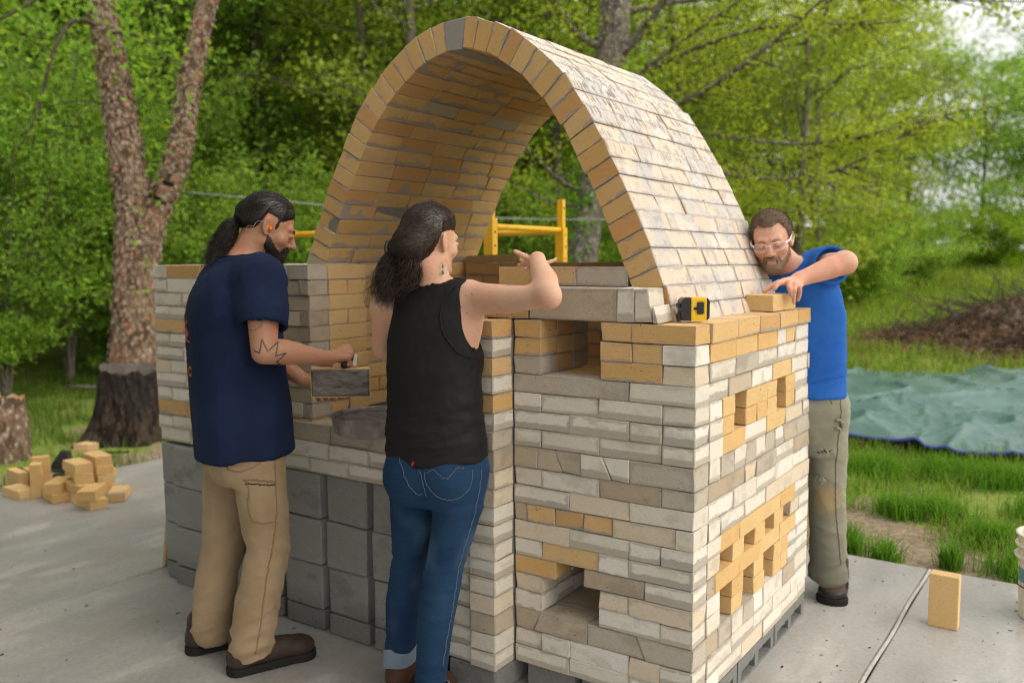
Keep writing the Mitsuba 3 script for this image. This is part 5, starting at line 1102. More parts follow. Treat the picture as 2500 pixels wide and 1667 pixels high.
edge = np.clip(np.abs((v - aSl) @ ((aSl - aS) / np.linalg.norm(aSl - aS))) / .05, 0, 1) ** 1; puff(t, (fold - .002 * 0) * np.where((v[:, 2] > 1.15) & ((v - aS) @ np.array(RA + (0,)) > -.06), edge, 1)); obj('person__shirt', t, 'shirt_navy', smooth=True); a_shirt_mesh = t
v = t.vertices; edge = np.array([p for p in v if 1.53 < p[2]])
aH = [np.array([-1.735, -.372, .94]), np.array([-1.62, -.40, .88]), np.array([-1.845, -.335, .88])]
aK, aA, aK2, aA2 = np.array([-1.598, -.372, .455]), np.array([-1.612, -.452, .085]), np.array([-1.872, -.37, .44]), np.array([-1.893, -.432, .085])
def a_trous(P):
    d = loft(P, [(.72, -1.732, -.375, .165, .105), (.80, -1.732, -.376, .185, .132), (.90, -1.732, -.378, .178, .130), (1.0, -1.732, -.378, .168, .122)], RA, FA)
    d = smin(d, chain(P, [aH[1], aH[1] * .45 + aK * .55, aK, aK * .5 + aA * .5 + [0, -.012, 0], aA + [0, -.005, .03], aA], [.102, .093, .079, .079, .078, .074]), .03); e = chain(P, [aH[2], aH[2] * .45 + aK2 * .55, aK2, aK2 * .5 + aA2 * .5 + [0, -.01, 0], aA2], [.102, .092, .078, .077, .075])
    d = smin(d, e, .018); k = .058 + .14 * np.clip((P[:, 0] + 1.61) * FA[0] + (P[:, 1] + .45) * FA[1], -.1, .1); return np.maximum(d, k - P[:, 2])
t = nets(a_trous, (-2.02, -.62, .03), (-1.45, -.18, 1.0), .0055, 1); v = t.vertices; low = np.clip((.36 - v[:, 2]) / .25, 0, 1)
fold = wrinkle(v, [[.8, 0, .5], [0, 1, 0], [-.5, 0, .8]], (6, 6, 18), 12, 2) * (.003 + .009 * low) + wrinkle(v, [[.9, .2, -.35], [0, 1, 0], [.35, 0, .9]], (4, 4, 14), 22, 2) * .005 * np.clip(1 - np.abs(v[:, 2] - .48) / .3, .25, 1)
puff(t, fold); obj('person__trousers', t, 'khaki', smooth=True); a_tr = t
def on_surface(mesh, pts, off=.002):
    from scipy.spatial import cKDTree
    d, i = cKDTree(mesh.vertices).query(pts); return mesh.vertices[i] + mesh.vertex_normals[i] * off
plain('khaki_stitch', (.24, .165, .09), .9, .1)
def seam(key, mesh, pts, m, r=.0018, n=60, off=.0015): return obj(key, tube(on_surface(mesh, spline(pts, n), off), r, 5), m, smooth=True)
seam('person__side_seam', a_tr, [(-1.5025, -0.3915, 0.8826), (-1.4918, -0.4005, 0.7368), (-1.4961, -0.4121, 0.5496), (-1.5169, -0.4436, 0.3958), (-1.5288, -0.4690, 0.2420), (-1.5453, -0.4957, 0.1037)], 'khaki_stitch', .0025)
seam('person__thigh_pocket', a_tr, [(-1.5907, -0.4660, 0.7575), (-1.5789, -0.4678, 0.6684), (-1.5655, -0.4664, 0.5993), (-1.5307, -0.4437, 0.5882), (-1.4912, -0.4168, 0.5864)], 'khaki_stitch', .0022)
seam('person__thigh_pocket', a_tr, [(-1.5961, -0.4689, 0.7652), (-1.5447, -0.4350, 0.7525), (-1.4958, -0.4029, 0.7399)], 'khaki_stitch', .0035)
seam('person__thigh_pocket', a_tr, [(-1.5876, -0.4651, 0.7467), (-1.5440, -0.4362, 0.7372), (-1.4978, -0.4056, 0.7276)], 'boot_sole', .002)
seam('person__back_pocket', a_tr, [(-1.6682, -0.5101, 0.8378), (-1.6544, -0.5033, 0.8147), (-1.6230, -0.4838, 0.7961), (-1.5788, -0.4529, 0.8019), (-1.5559, -0.4341, 0.8293)], 'khaki_stitch', .002)
seam('person__sleeve_hem', a_shirt_mesh, [(-1.5360, -0.4860, 1.3326), (-1.4706, -0.4998, 1.3522), (-1.4145, -0.4964, 1.3656), (-1.3982, -0.4492, 1.3604), (-1.4013, -0.3915, 1.3509)], 'shirt_navy', .002)
seam('person__shoulder_seam', a_shirt_mesh, [(-1.6718, -0.4250, 1.6218), (-1.6173, -0.4182, 1.5663), (-1.5620, -0.4214, 1.5253), (-1.5214, -0.3949, 1.5129), (-1.4757, -0.3681, 1.4717)], 'shirt_navy', .0025)
seam('person__collar', a_shirt_mesh, [(-1.7294, -0.3913, 1.6229), (-1.6820, -0.3829, 1.6254), (-1.6652, -0.3491, 1.6068), (-1.6874, -0.2948, 1.5755)], 'shirt_navy', .005)
for h_, t_, nm in (((-1.652, -.545, 0), (-1.522, -.215, 0), 1), ((-1.945, -.52, 0), (-1.815, -.20, 0), 2)):
    lo, hi = np.minimum(h_, t_) - .08, np.maximum(h_, t_) + .08; lo[2] = -.003; hi[2] = .2
    obj('person__boot', nets(lambda P: boot(P, h_, t_), lo, hi, .0045), 'boot_leather', smooth=True); obj('person__boot_sole', nets(lambda P: boot(P, h_, t_, sole=True), lo, hi, .004), 'boot_sole', smooth=40)
    d = (np.array(t_) - h_) / np.linalg.norm(np.array(t_) - h_); s = np.array([d[1], -d[0], 0])
    obj('person__bootlace', cat([tube([np.array(h_) + d * (.17 + .022 * i) + s * .03 * (-1) ** i + [0, 0, .105 - .013 * i], np.array(h_) + d * (.175 + .022 * i) + [0, 0, .116 - .013 * i], np.array(h_) + d * (.185 + .022 * i) - s * .03 * (-1) ** i + [0, 0, .103 - .013 * i]], .003, 5) for i in range(5)]), 'boot_leather', smooth=True)
# hair: a cap combed back to a tie, a curly pony tail, and the beard
def a_loc(p): return a_hc + np.asarray(p) @ a_M
tieA = np.array((-1.7315, -0.3507, 1.7271))
def a_hair(P):
    p = (P - a_hc) @ a_M.T;  q = p.copy(); q[:, 0] = np.abs(q[:, 0])
    line = np.interp(p[:, 1], [-.12, -.05, -.025, .012, .035, .055, .08, .10], [-.075, -.052, .044, .040, .030, .046, .064, .072])
    th = .0015 + .0105 * np.clip((p[:, 2] - line) / .05, 0, 1) ** .7; d = ell(p, (0, -.014, .032), (.076, .098, .086)) - th; d = np.maximum(d, (line - p[:, 2]) * .8); d = smin(d, cone(p, (0, -.095, -.005), (tieA - a_hc) @ a_M.T, .045, .022), .04)
    sb = ell(q, (.068, .024, .016), (.006, .007, .022)); return smin(d, sb, .006)
t = nets(a_hair, a_hc - .2, a_hc + .16, .0032); obj('person__hair', t, 'hair_black', smooth=True); hairA = t
g = np.random.default_rng(61)
def comb(mesh, root_filter, target, n, g, lift=.0012, wob=.004):
    i = np.array([k for k in range(len(mesh.vertices)) if root_filter[k]]); i = i[g.integers(0, len(i), n)]; v0 = mesh.vertices[i]; from scipy.spatial import cKDTree
    tr = cKDTree(mesh.vertices); ph = g.normal(0, 1, (n, 3)); ends = target + g.normal(0, .012, (n, 3)); fr = g.uniform(.35, 1, (n, 1))
    def path(u):
        p = v0 + (ends - v0) * u * fr + ph * wob * math.sin(u * 3.1); _, k = tr.query(p); return mesh.vertices[k] + mesh.vertex_normals[k] * lift
    return strands(v0, path, 12, .0007)
lp = (t.vertices - a_hc) @ a_M.T; v, f = comb(t, lp[:, 2] > -.03, tieA, 1300, g); obj('person__hair_strands', (v, f), 'hair_black', smooth=True, kind='stuff')
def ponytail(key, pts, rad, m, seed, n=700, curl=.012, turns=5, tips=.02):
    g = np.random.default_rng(seed); c = spline(pts, 40); r = np.interp(np.linspace(0, 1, 40), np.linspace(0, 1, len(rad)), rad)
    core = tube(c, r * .72, 16); core.vertices += (meshkit.fbm(core.vertices * 40, 3)[:, None] - .5) * core.vertex_normals * .02; obj(key, core, m, smooth=True)
    a0, rr_, ph, fq, ln = g.uniform(0, 6.28, n), np.sqrt(g.uniform(.3, 1, n)), g.uniform(0, 6.28, n), g.uniform(.7, 1.3, n) * turns, g.uniform(.55, 1.06, n)
    T_ = np.gradient(c, axis=0); T_ /= np.linalg.norm(T_, axis=1, keepdims=True); A_ = np.cross(T_, [.2, .9, .3]); A_ /= np.linalg.norm(A_, axis=1, keepdims=True); B_ = np.cross(T_, A_)
    grp = g.integers(0, 24, n); gp, gc = g.uniform(0, 6.28, 24), g.normal(0, 1, (24, 3)); ph = gp[grp] + g.normal(0, .35, n)
    def path(u):
        x = np.clip(u * ln, 0, 1) * 39; i = np.minimum(x.astype(int), 38); w = (x - i)[:, None]; I = lambda q: q[i] * (1 - w) + q[i + 1] * w
        R_ = np.interp(x, np.arange(40), r) * rr_; p = I(c) + I(A_) * (np.cos(a0) * R_)[:, None] + I(B_) * (np.sin(a0) * R_)[:, None]
        return p + (I(A_) * np.cos(ph + fq * u * 6.28)[:, None] + I(B_) * np.sin(ph + fq * u * 6.28)[:, None]) * curl * min(1, u * 3) + gc[grp] * tips * u ** 2
    v, f = strands(a0, path, 26, .0011); obj(key + '_strands', (v, f), m, smooth=True, kind='stuff')
ponytail('person__pony_tail', [tieA, (-1.7414, -0.3785, 1.7030), (-1.7447, -0.4099, 1.6603), (-1.7460, -0.4410, 1.6073), (-1.7497, -0.4656, 1.5733), (-1.7471, -0.4852, 1.5457)], [.016, .030, .033, .034, .032, .016], 'hair_black', 62, 1000, .009, 2.2, .014)
obj('person__hair_tie', tube([tieA + .019 * (math.cos(a) * np.array([.6, -.25, .75]) / 1.0 + math.sin(a) * np.array([-.6, .6, .53])) for a in np.linspace(0, 6.28, 22)], .0045, 8), 'boot_sole', smooth=True)
def beard(P, c, M, thick=.005, goatee=.0, jaw=1.0):
    h = head_sdf(P, c, M); p = (P - c) @ M.T; q = np.abs(p[:, 0]); d = h - thick
    if goatee: d = smin(d, ell(p, (0, .080, -.108), (.026, .022, .018 + goatee)), .02)
    top = np.interp(p[:, 1], [.0, .03, .05, .07, .085, .1], [-.030, -.050, -.066, -.076, -.084, -.086]); m = p[:, 2] - top
    ms = ell(p, (0, .095, -.0590), (.030, .022, .0068)); cr = ell(np.stack([q, p[:, 1], p[:, 2]], 1), (.029, .085, -.072), (.008, .02, .018)); m = smin(smin(m, ms, .004), cr, .004)
    lip = ell(p, (0, .10, -.0715), (.016, .03, .0055)); return np.maximum(np.maximum(np.maximum(d, m), .006 - p[:, 1]), -lip)
t = nets(lambda P: beard(P, a_hc, a_M, thick=.0045, goatee=.016), a_hc - .18, a_hc + .15, .0026); obj('person__beard', t, 'hair_black', smooth=True); beardA = t
def fuzz(key, mesh, n, ln, r, m, g, comb=(0, 0, 0), jit=.5):
    i = g.integers(0, len(mesh.vertices), n); v0 = mesh.vertices[i]; d = mesh.vertex_normals[i] + np.asarray(comb) + g.normal(0, jit, (n, 3)); d /= np.linalg.norm(d, axis=1, keepdims=True); L = ln * g.uniform(.5, 1.3, (n, 1))
    v, f = strands(v0, lambda u: v0 + d * L * u + np.array([0, 0, -1]) * L * u * u * .3, 4, r); obj(key, (v, f), m, smooth=True, kind='stuff')
fuzz('person__beard_strands', t, 1800, .010, .0006, 'hair_black', g, (0, 0, -.5), .5)
def brow(key, c, M, m, sx=(1, -1), r=.0036):
    for s in sx: obj(key, tube([c + np.array(p) @ M for p in ((s * .013, .0995, .0135), (s * .028, .0965, .0185), (s * .043, .084, .0150))], [r, r, r * .5], 6), m, smooth=True)
brow('person__eyebrow', a_hc, a_M, 'hair_black', (1,)); obj('person__eyelashes', tube([a_loc(p) for p in ((.022, .1005, -.007), (.033, .1015, -.0095), (.044, .095, -.008))], [.0012, .0022, .001], 5), 'hair_black')
plain('ear_plug_orange', (.85, .16, .01), .5, .3); plain('cord_clear', (.45, .45, .42), .3, .5)
obj('person__ear_plug', tube([a_loc((.079, .002, -.006)), a_loc((.092, .008, -.014))], [.007, .0055], 8), 'ear_plug_orange', smooth=True)
obj('person__ear_plug_cord', tube(spline([a_loc((.084, .0, -.012)), a_loc((.090, -.028, .004)), (-1.5899, -0.3581, 1.7179), (-1.6169, -0.3647, 1.7154), (-1.6215, -0.3691, 1.7047), (-1.6411, -0.3705, 1.7036), (-1.6625, -0.3748, 1.6871)], 30), .0011, 5), 'cord_clear', smooth=True)
obj('person__earring', trimesh.creation.torus(.006, .0012, 12, 6).apply_translation(a_loc((.083, .000, -.034))), 'cord_clear', smooth=True)
# the print on the back of the shirt
plain('print_orange', (.50, .16, .02), .85, .1); plain('print_pink', (.42, .06, .20), .85, .1); plain('print_brown', (.045, .02, .012), .85, .1)
_back = []
def on_back(mesh2d, key, m, u0, z0, off=.0022):
    from scipy.interpolate import LinearNDInterpolator
    s = a_shirt_mesh; nb = s.vertex_normals[:, 0] * FA[0] + s.vertex_normals[:, 1] * FA[1]; ok = (nb < .1) & (s.vertices[:, 2] < 1.55) & (np.abs(s.vertices[:, 0] * RA[0] + s.vertices[:, 1] * RA[1] + 1.221) < .2); V_ = s.vertices[ok]
    L = _back[0] if _back else LinearNDInterpolator(np.stack([V_[:, 0] * RA[0] + V_[:, 1] * RA[1], V_[:, 2]], 1), V_[:, 0] * FA[0] + V_[:, 1] * FA[1])
    if not _back: _back.append(L)
    vv, ff = trimesh.remesh.subdivide_to_size(mesh2d.vertices, mesh2d.faces, .012); u = vv[:, 0] + u0; z = vv[:, 1] + z0; w = L(np.stack([u, z], 1)); bad = np.isnan(w)
    w = np.where(bad, np.nanmean(w), w) - off - vv[:, 2]; obj(key, trimesh.Trimesh(np.stack([u * RA[0] + w * FA[0], u * RA[1] + w * FA[1], z], 1), ff[~bad[ff].any(1)], process=False), m)
uc = -1.221
on_back(meshkit.text_mesh('BULL C', .036, .0006, True), 'person__back_print', 'print_orange', uc - .085, 1.143)
on_back(meshkit.text_mesh('UNADE', .032, .0006, True), 'person__back_print', 'print_orange', uc - .075, 1.487)
for i in range(9): on_back(box(-.004, .004, 0, .075, 0, .0006), 'person__back_print', 'print_brown', uc - .115 + .016 * i, 1.188)
def ribbon2(pts, w=.006, n=30):
    p = spline(np.c_[np.asarray(pts), np.zeros(len(pts))], n)[:, :2]; d = np.gradient(p, axis=0); d /= np.linalg.norm(d, axis=1, keepdims=True); s = np.stack([-d[:, 1], d[:, 0]], 1) * w / 2
    v = np.c_[np.vstack([p + s, p - s]), np.zeros(2 * n)]; k = np.arange(n - 1); return trimesh.Trimesh(v, np.vstack([np.stack([k, k + n, k + n + 1], 1), np.stack([k, k + n + 1, k + 1], 1)]), process=False)
for pts in ([(0, .0), (.01, .05), (.0, .09), (.005, .15)], [(.02, .0), (.03, .05), (.04, .09), (.07, .13)], [(.02, .06), (.06, .075), (.09, .11)], [(0, .0), (-.03, .03), (-.06, .09), (-.05, .14)], [(.02, 0), (.05, .02), (.09, .05)], [(-.03, .03), (-.06, .045), (-.09, .10)], [(.03, .09), (.02, .12), (.03, .16)], [(.10, .0), (.06, -.012), (.0, -.004), (-.07, -.01)], [(.05, .02), (.08, .04), (.11, .035)], [(.055, -.01), (.08, -.03), (.11, -.035)]):
    on_back(ribbon2([(x - .035, z) for x, z in pts], .006), 'person__back_print', 'print_orange', uc, 1.305)
for x, z in ((.075, .125), (.085, .0)): on_back(moved(trimesh.creation.cylinder(.02, .0008, sections=14), (x - .045, z, 0)), 'person__back_print', 'print_pink', uc, 1.305, .0015)
# what he holds
bdir = np.array((-1.3271, -0.0774, 1.0913)) - np.array((-1.4990, -0.2192, 1.0955)); brz = math.atan2(bdir[1], bdir[0])
hb = placed(bx8(-.1145, .1145, .002, .066, -.056, .056), (-1.4018, -0.1586, 1.0955), brz)
tag('brick_being_mortared', 'orange brick held upright with one face coated in grey mortar', 'brick')
brick('brick_being_mortared__brick', 'clean_brick', hb, bev=.0025)
gx_, gz_ = np.meshgrid(np.linspace(-.112, .112, 80), np.linspace(-.053, .053, 42)); e_ = np.minimum(1, np.minimum(.112 - np.abs(gx_), .053 - np.abs(gz_)) / .006); yy = -.0045 * e_ - .004 * (meshkit.fbm(np.stack([gx_ * 22, gz_ * 70, gx_ * 0], -1), 3, 4) - .5) * e_ + .003 * (1 - e_)
P_ = np.stack([gx_, yy, gz_], -1).reshape(-1, 3) @ trimesh.transformations.euler_matrix(0, 0, brz)[:3, :3].T + np.array((-1.4018, -0.1586, 1.0955)); i, j = np.meshgrid(np.arange(41), np.arange(79), indexing='ij'); a = i * 80 + j
obj('brick_being_mortared__mortar', (P_, np.stack([a, a + 1, a + 81, a + 80], -1).reshape(-1, 4)), 'wet_mortar', smooth=True)
tag('trowel', 'small pointing trowel in the right hand of the man in navy', 'trowel'); plain('steel', (.55, .54, .52), .3, .5, metallic=.9)
obj('trowel__blade', hexa(np.array([np.array(p) for p in ((-1.3647, -0.1142, 1.2105), (-1.3552, -0.1084, 1.2041), (-1.3662, -0.1128, 1.2103), (-1.3566, -0.1070, 1.2039), (-1.3739, -0.1200, 1.1607), (-1.3572, -0.1146, 1.1612), (-1.3753, -0.1186, 1.1604), (-1.3586, -0.1131, 1.1609))])[[4, 5, 6, 7, 0, 1, 2, 3]], bev=.0005, jit=0)[0], 'steel')
obj('trowel__tang', tube([(-1.3701, -0.1101, 1.1712), (-1.3798, -0.1187, 1.1537), (-1.3876, -0.1244, 1.1506)], [.003, .003, .004], 8), 'steel'); obj('trowel__handle', tube([(-1.3906, -0.0976, 1.1914), (-1.3892, -0.1356, 1.1694), (-1.3849, -0.1576, 1.1639)], [.011, .013, .012], 10), 'boot_leather', smooth=True)
# ---------------------------------------------------------------- the woman in the black top
FB, RB = (-.35, .937), (.937, .35)
def moles(p, c):
    for q, r in (((-0.6768, -0.2485, 1.4535), .0035), ((-0.6551, -0.2572, 1.4596), .0035), ((-0.6504, -0.2545, 1.4555), .003), ((-0.6929, -0.2638, 1.4145), .003), ((-0.6786, -0.2561, 1.3956), .003), ((-0.7897, -0.2736, 1.3768), .0035), ((-0.7620, -0.2637, 1.2957), .003), ((-0.7244, -0.2354, 1.3173), .0025), ((-0.6488, -0.2573, 1.4207), .0025)):
        d = dr.sqrt(dr.square(p.x - q[0]) + dr.square(p.z - q[2])); c = mix(c, (.20, .09, .05), smoothstep(r, r * .5, d) * .8)
    return c
skin('skin_b', (.60, .375, .255), (.62, .30, .20), moles)
hair_mat('hair_brown', (.016, .010, .008), (.050, .030, .021))
cloth('tank_black', (.0045, .0042, .005), (.007, .0068, .0075), rough=.6, sheen=.02, spec=.3)
def denim(p, c):
    w = fbm(p.x * 7 + 3, p.y * 7, p.z * 3.5, 3); return mix(c, (.085, .155, .25), smoothstep(.50, .74, w) * .55) * (.85 + .3 * noise(p.x * 30, p.y * 30, p.z * 420))
cloth('denim', (.010, .032, .075), (.017, .050, .105), extra=denim, sheen=.1); cloth('denim_inside', (.16, .21, .27), (.20, .25, .31)); plain('denim_stitch', (.10, .13, .17), .9, .1); plain('red_tab', (.45, .02, .03), .8, .2)
b_hc = np.array((-0.8508, -0.2563, 1.6342)); b_M = axes((.08, 1.0), .08, .04)
bC = (-.829, -.270)
bS, bE, bW = np.array((-0.7124, -0.2375, 1.4430)), np.array((-0.3650, -0.2898, 1.4577)), np.array((-0.5113, -0.1221, 1.5682))
bS2, bE2 = np.array((-1.0299, -0.2893, 1.4032)), np.array((-1.0819, -0.2561, 1.2565)); bW2 = np.array([-.93, -.10, 1.16])
b_kn = [np.array(p) for p in ((-0.5793, -0.0780, 1.5629), (-0.5709, -0.0604, 1.5600), (-0.5547, -0.0495, 1.5585), (-0.5317, -0.0520, 1.5584))]
b_fin = [([b_kn[0], (-0.6021, -0.0639, 1.5560), (-0.6182, -0.0575, 1.5490), (-0.6291, -0.0589, 1.5490)], [.0095, .0085, .0075, .0065]), ([b_kn[1], (-0.5997, -0.0266, 1.5487), (-0.6141, -0.0254, 1.5388), (-0.6178, -0.0404, 1.5362)], [.0095, .0085, .0075, .0065]),
         ([b_kn[2], (-0.5695, -0.0056, 1.5513), (-0.5774, 0.0120, 1.5398), (-0.5740, 0.0013, 1.5314)], [.009, .008, .0072, .0065]), ([b_kn[3], (-0.5298, -0.0263, 1.5583), (-0.5227, -0.0086, 1.5637), (-0.5179, 0.0076, 1.5707)], [.0085, .0075, .0068, .006]),
         ([(-0.5323, -0.1121, 1.5683), (-0.5537, -0.1142, 1.5725), (-0.5701, -0.1242, 1.5835), (-0.5870, -0.1405, 1.5959)], [.0135, .0115, .0105, .0080])]
def b_torso(P, g):
    return loft(P, [(.98, bC[0], bC[1], .125 + g, .085 + g), (1.08, bC[0], bC[1] - .005, .122 + g, .085 + g), (1.22, bC[0] - .002, bC[1] - .005, .138 + g, .098 + g), (1.34, bC[0] + .005, bC[1], .155 + g, .100 + g), (1.42, bC[0] + .012, bC[1] + .015, .142 + g, .085 + g), (1.475, bC[0] + .015, bC[1] + .03, .085 + g, .062 + g)], RB, FB)
def b_body(P):
    d = b_torso(P, 0); nk = np.array([bC[0] + .015, bC[1] + .03, 1.43]); d = smin(d, cone(P, nk, b_hc + b_M.T @ (0, -.03, -.06), .056, .050), .04)
    d = smin(d, cone(P, nk + [0, 0, -.005], bS, .050, .050), .045); d = smin(d, cone(P, nk + [0, 0, -.005], bS2, .055, .055), .05); d = smin(d, cone(P, bS - [.02, 0, .03], bS - [.06, .0, .14], .05, .05), .05)
    d = smin(d, chain(P, [bS, bS * .5 + bE * .5 + [0, 0, -.008], bE * .85 + bS * .15 + [0, 0, -.004], bE], [.054, .046, .037, .032]), .03); d = smin(d, ell(P, bE + [.014, -.004, -.012], (.024, .022, .024)), .02)
    d = smin(d, chain(P, [bE + [0, 0, .006], bE * .65 + bW * .35 + [.004, 0, .004], bW * .8 + bE * .2, bW], [.036, .041, .029, .0265]), .03)
    d = smin(d, chain(P, [bS2, bE2, bW2], [.052, .040, .028]), .03)
    pm = np.minimum.reduce([cone(P, bW, k, .019, .0115) for k in b_kn] + [cone(P, b_kn[0], b_kn[3], .010, .009)]); d = smin(d, pm, .018); d = smin(d, fingers(P, b_fin), .006)
    return smin(d, near(P, b_hc, .24, lambda Q: head_sdf(Q, b_hc, b_M, .95, .95, .97)), .026)
kB = tag(numbered('person'), 'woman in a black sleeveless top and jeans reaching over the brickwork', 'person')
obj(kB + '__body', nets(b_body, (-1.16, -.50, .96), (-.30, .22, 1.80), .0036), 'skin_b', smooth=True)
def b_top(P):
    d = loft(P, [(.855, bC[0], bC[1], .176, .130), (.95, bC[0], bC[1] - .005, .172, .128), (1.06, bC[0], bC[1] - .008, .162, .118), (1.20, bC[0], bC[1] - .005, .160, .116), (1.33, bC[0] + .006, bC[1], .170, .114), (1.42, bC[0] + .012, bC[1] + .012, .155, .098), (1.485, bC[0] + .015, bC[1] + .028, .105, .078)], RB, FB)
    nk = np.array([bC[0] + .015, bC[1] + .03, 1.44]); d = smin(d, cone(P, nk + [0, 0, .0], bS * .8 + nk * .2, .064, .060), .05); d = smin(d, cone(P, nk, bS2 * .8 + nk * .2, .064, .058), .05)
    u = (P[:, 0] - bC[0]) * RB[0] + (P[:, 1] - bC[1]) * RB[1]; w = (P[:, 0] - bC[0]) * FB[0] + (P[:, 1] - bC[1]) * FB[1]
    hem = .885 + .028 * np.sin(u * 7) - .10 * u; d = np.maximum(d, hem - P[:, 2])
    ah = np.sqrt(((u - .205) / .090) ** 2 + ((P[:, 2] - 1.405) / .185) ** 2) - 1; d = np.maximum(d, -ah * .088)
    ah = np.sqrt(((u + .215) / .080) ** 2 + ((P[:, 2] - 1.40) / .15) ** 2) - 1; d = np.maximum(d, -ah * .08)
    nkc = cone(P, nk + [0, 0, .015], b_hc + b_M.T @ (0, -.03, -.06), .070, .066); return np.maximum(d, -nkc)
t = nets(b_top, (-1.15, -.52, .82), (-.62, -.08, 1.56), .005, 1); v = t.vertices; k = np.clip((1.33 - v[:, 2]) / .12, 0, 1)
fold = wrinkle(v, [[.94, .30, .22], [0, 1, 0], [-.2, 0, .97]], (3.4, 4, 17), 31) * .008 * np.clip(1 - np.abs(v[:, 2] - 1.0) / .16, .12, 1) + wrinkle(v, [[.75, .2, .62], [0, 1, 0], [-.62, 0, .78]], (3, 4, 12), 33, 2) * .009 * np.clip(1 - np.abs(v[:, 2] - 1.2) / .16, .1, 1) * k
puff(t, fold * np.clip((1.40 - v[:, 2]) / .08, 0, 1)); obj(kB + '__top', t, 'tank_black', smooth=True); b_topm = t
seam(kB + '__armhole_band', b_topm, [(-0.7184, -0.2978, 1.4855), (-0.7340, -0.3369, 1.4490), (-0.7436, -0.3494, 1.3959), (-0.7347, -0.3387, 1.3285), (-0.7109, -0.3158, 1.2779), (-0.6976, -0.2851, 1.2528), (-0.6948, -0.2434, 1.2821), (-0.7035, -0.2081, 1.3245)], 'tank_black', .003, 60, .002)
seam(kB + '__neck_band', b_topm, [(-0.9379, -0.3063, 1.4484), (-0.8767, -0.3235, 1.4639), (-0.8306, -0.3141, 1.4834), (-0.8101, -0.2742, 1.4963)], 'tank_black', .004, 40, .001)
bH = [np.array([-.740, -.235, .86]), np.array([-.905, -.298, .86])]
bK, bA, bK2, bA2 = np.array((-0.7764, -0.2969, 0.5420)), np.array((-0.8129, -0.3405, 0.1577)), np.array((-0.9811, -0.2472, 0.5000)), np.array((-1.0201, -0.2661, 0.1340))
def b_jeans(P):
    d = loft(P, [(.74, bC[0], bC[1], .14, .10), (.82, bC[0], bC[1] - .01, .160, .118), (.90, bC[0], bC[1] - .008, .160, .118), (1.0, bC[0], bC[1], .150, .105)], RB, FB)
    d = smin(d, ell(P, (-.752, -.315, .835), (.080, .068, .085)), .04); d = smin(d, ell(P, (-.890, -.365, .835), (.078, .065, .085)), .04)
    d = smin(d, chain(P, [bH[0], bH[0] * .5 + bK * .5 + [.006, 0, 0], bK, bK * .55 + bA * .45 + [0, -.015, 0], bA, bA - [0, 0, .05]], [.088, .080, .062, .063, .051, .052]), .03); e = chain(P, [bH[1], bH[1] * .5 + bK2 * .5, bK2, bK2 * .55 + bA2 * .45 + [0, -.012, 0], bA2], [.088, .078, .061, .062, .052])
    d = smin(d, e, .014); return np.maximum(d, np.where((P[:, 0] - bC[0]) * RB[0] + (P[:, 1] - bC[1]) * RB[1] > -.08, .085, .135) - P[:, 2])
t = nets(b_jeans, (-1.14, -.52, .06), (-.64, -.08, .97), .005, 1); v = t.vertices
kk = np.clip(1 - np.abs(v[:, 2] - .47) / .17, 0, 1) + np.clip(1 - np.abs(v[:, 2] - .73) / .06, 0, 1) * .8 + np.clip((.26 - v[:, 2]) / .12, 0, 1)
puff(t, wrinkle(v, [[.9, .3, .15], [0, 1, 0], [-.15, 0, .98]], (5, 5, 26), 41, 2) * .0045 * (.25 + kk)); obj(kB + '__jeans', t, 'denim', smooth=True); b_jn = t
for a_, z0, z1, dz in ((bA2, .105, .175, .0), (bA, .045, .105, .0)):
    rr_ = np.linspace(0, 2 * np.pi, 40); P0 = []
    for z, r in ((z1, .0565), (z1 + .002, .062), (z0 + .01, .064), (z0, .059), (z0 + .004, .054), (z1 - .01, .052)):
        P0.append(np.stack([a_[0] + r * np.cos(rr_), a_[1] + r * np.sin(rr_) + (z - z0) * .04, z + .014 * np.sin(rr_ * 1 + 1.5) + .004 * np.sin(rr_ * 3)], 1))
    P0 = np.stack(P0); i, j = np.meshgrid(np.arange(5), np.arange(39), indexing='ij'); a = i * 40 + j; obj(kB + '__turned_cuff', (P0.reshape(-1, 3), np.stack([a, a + 1, a + 41, a + 40], -1).reshape(-1, 4)), 'denim_inside', smooth=50)
st = 'denim_stitch'
for pts in ([(-0.7314, -0.3476, 0.9012), (-0.7194, -0.3439, 0.8606), (-0.7504, -0.3712, 0.8069)][:0] or [(-0.7885, -0.3662, 0.8671), (-0.7645, -0.3793, 0.8205), (-0.7116, -0.3466, 0.7891), (-0.6596, -0.3070, 0.8238), (-0.6752, -0.2878, 0.8743)], [(-0.7734, -0.3801, 0.8678), (-0.7455, -0.3609, 0.8689), (-0.7235, -0.3476, 0.8526), (-0.7066, -0.3337, 0.8740), (-0.6823, -0.3165, 0.8779)], [(-1.0155, -0.3588, 0.9108), (-0.9502, -0.3737, 0.9213), (-0.9423, -0.3761, 0.8515), (-0.9309, -0.3734, 0.8054), (-0.9682, -0.3637, 0.7937)], [(-0.8993, -0.3743, 0.9303), (-0.8593, -0.3803, 0.8493), (-0.8407, -0.3712, 0.8163), (-0.8085, -0.3501, 0.8078)],
            [(-0.8488, -0.3657, 0.9151), (-0.8008, -0.3647, 0.8470), (-0.7839, -0.3585, 0.7992)]): seam(kB + '__stitching', b_jn, pts, st, .0013, 50, .001)
seam(kB + '__outer_seam', b_jn, [(-0.6485, -0.2574, 0.8731), (-0.6499, -0.2713, 0.7573), (-0.6661, -0.2976, 0.6212), (-0.6933, -0.3212, 0.4678), (-0.7143, -0.3422, 0.2996), (-0.7447, -0.3505, 0.1945)], st, .0018, 80, .001)
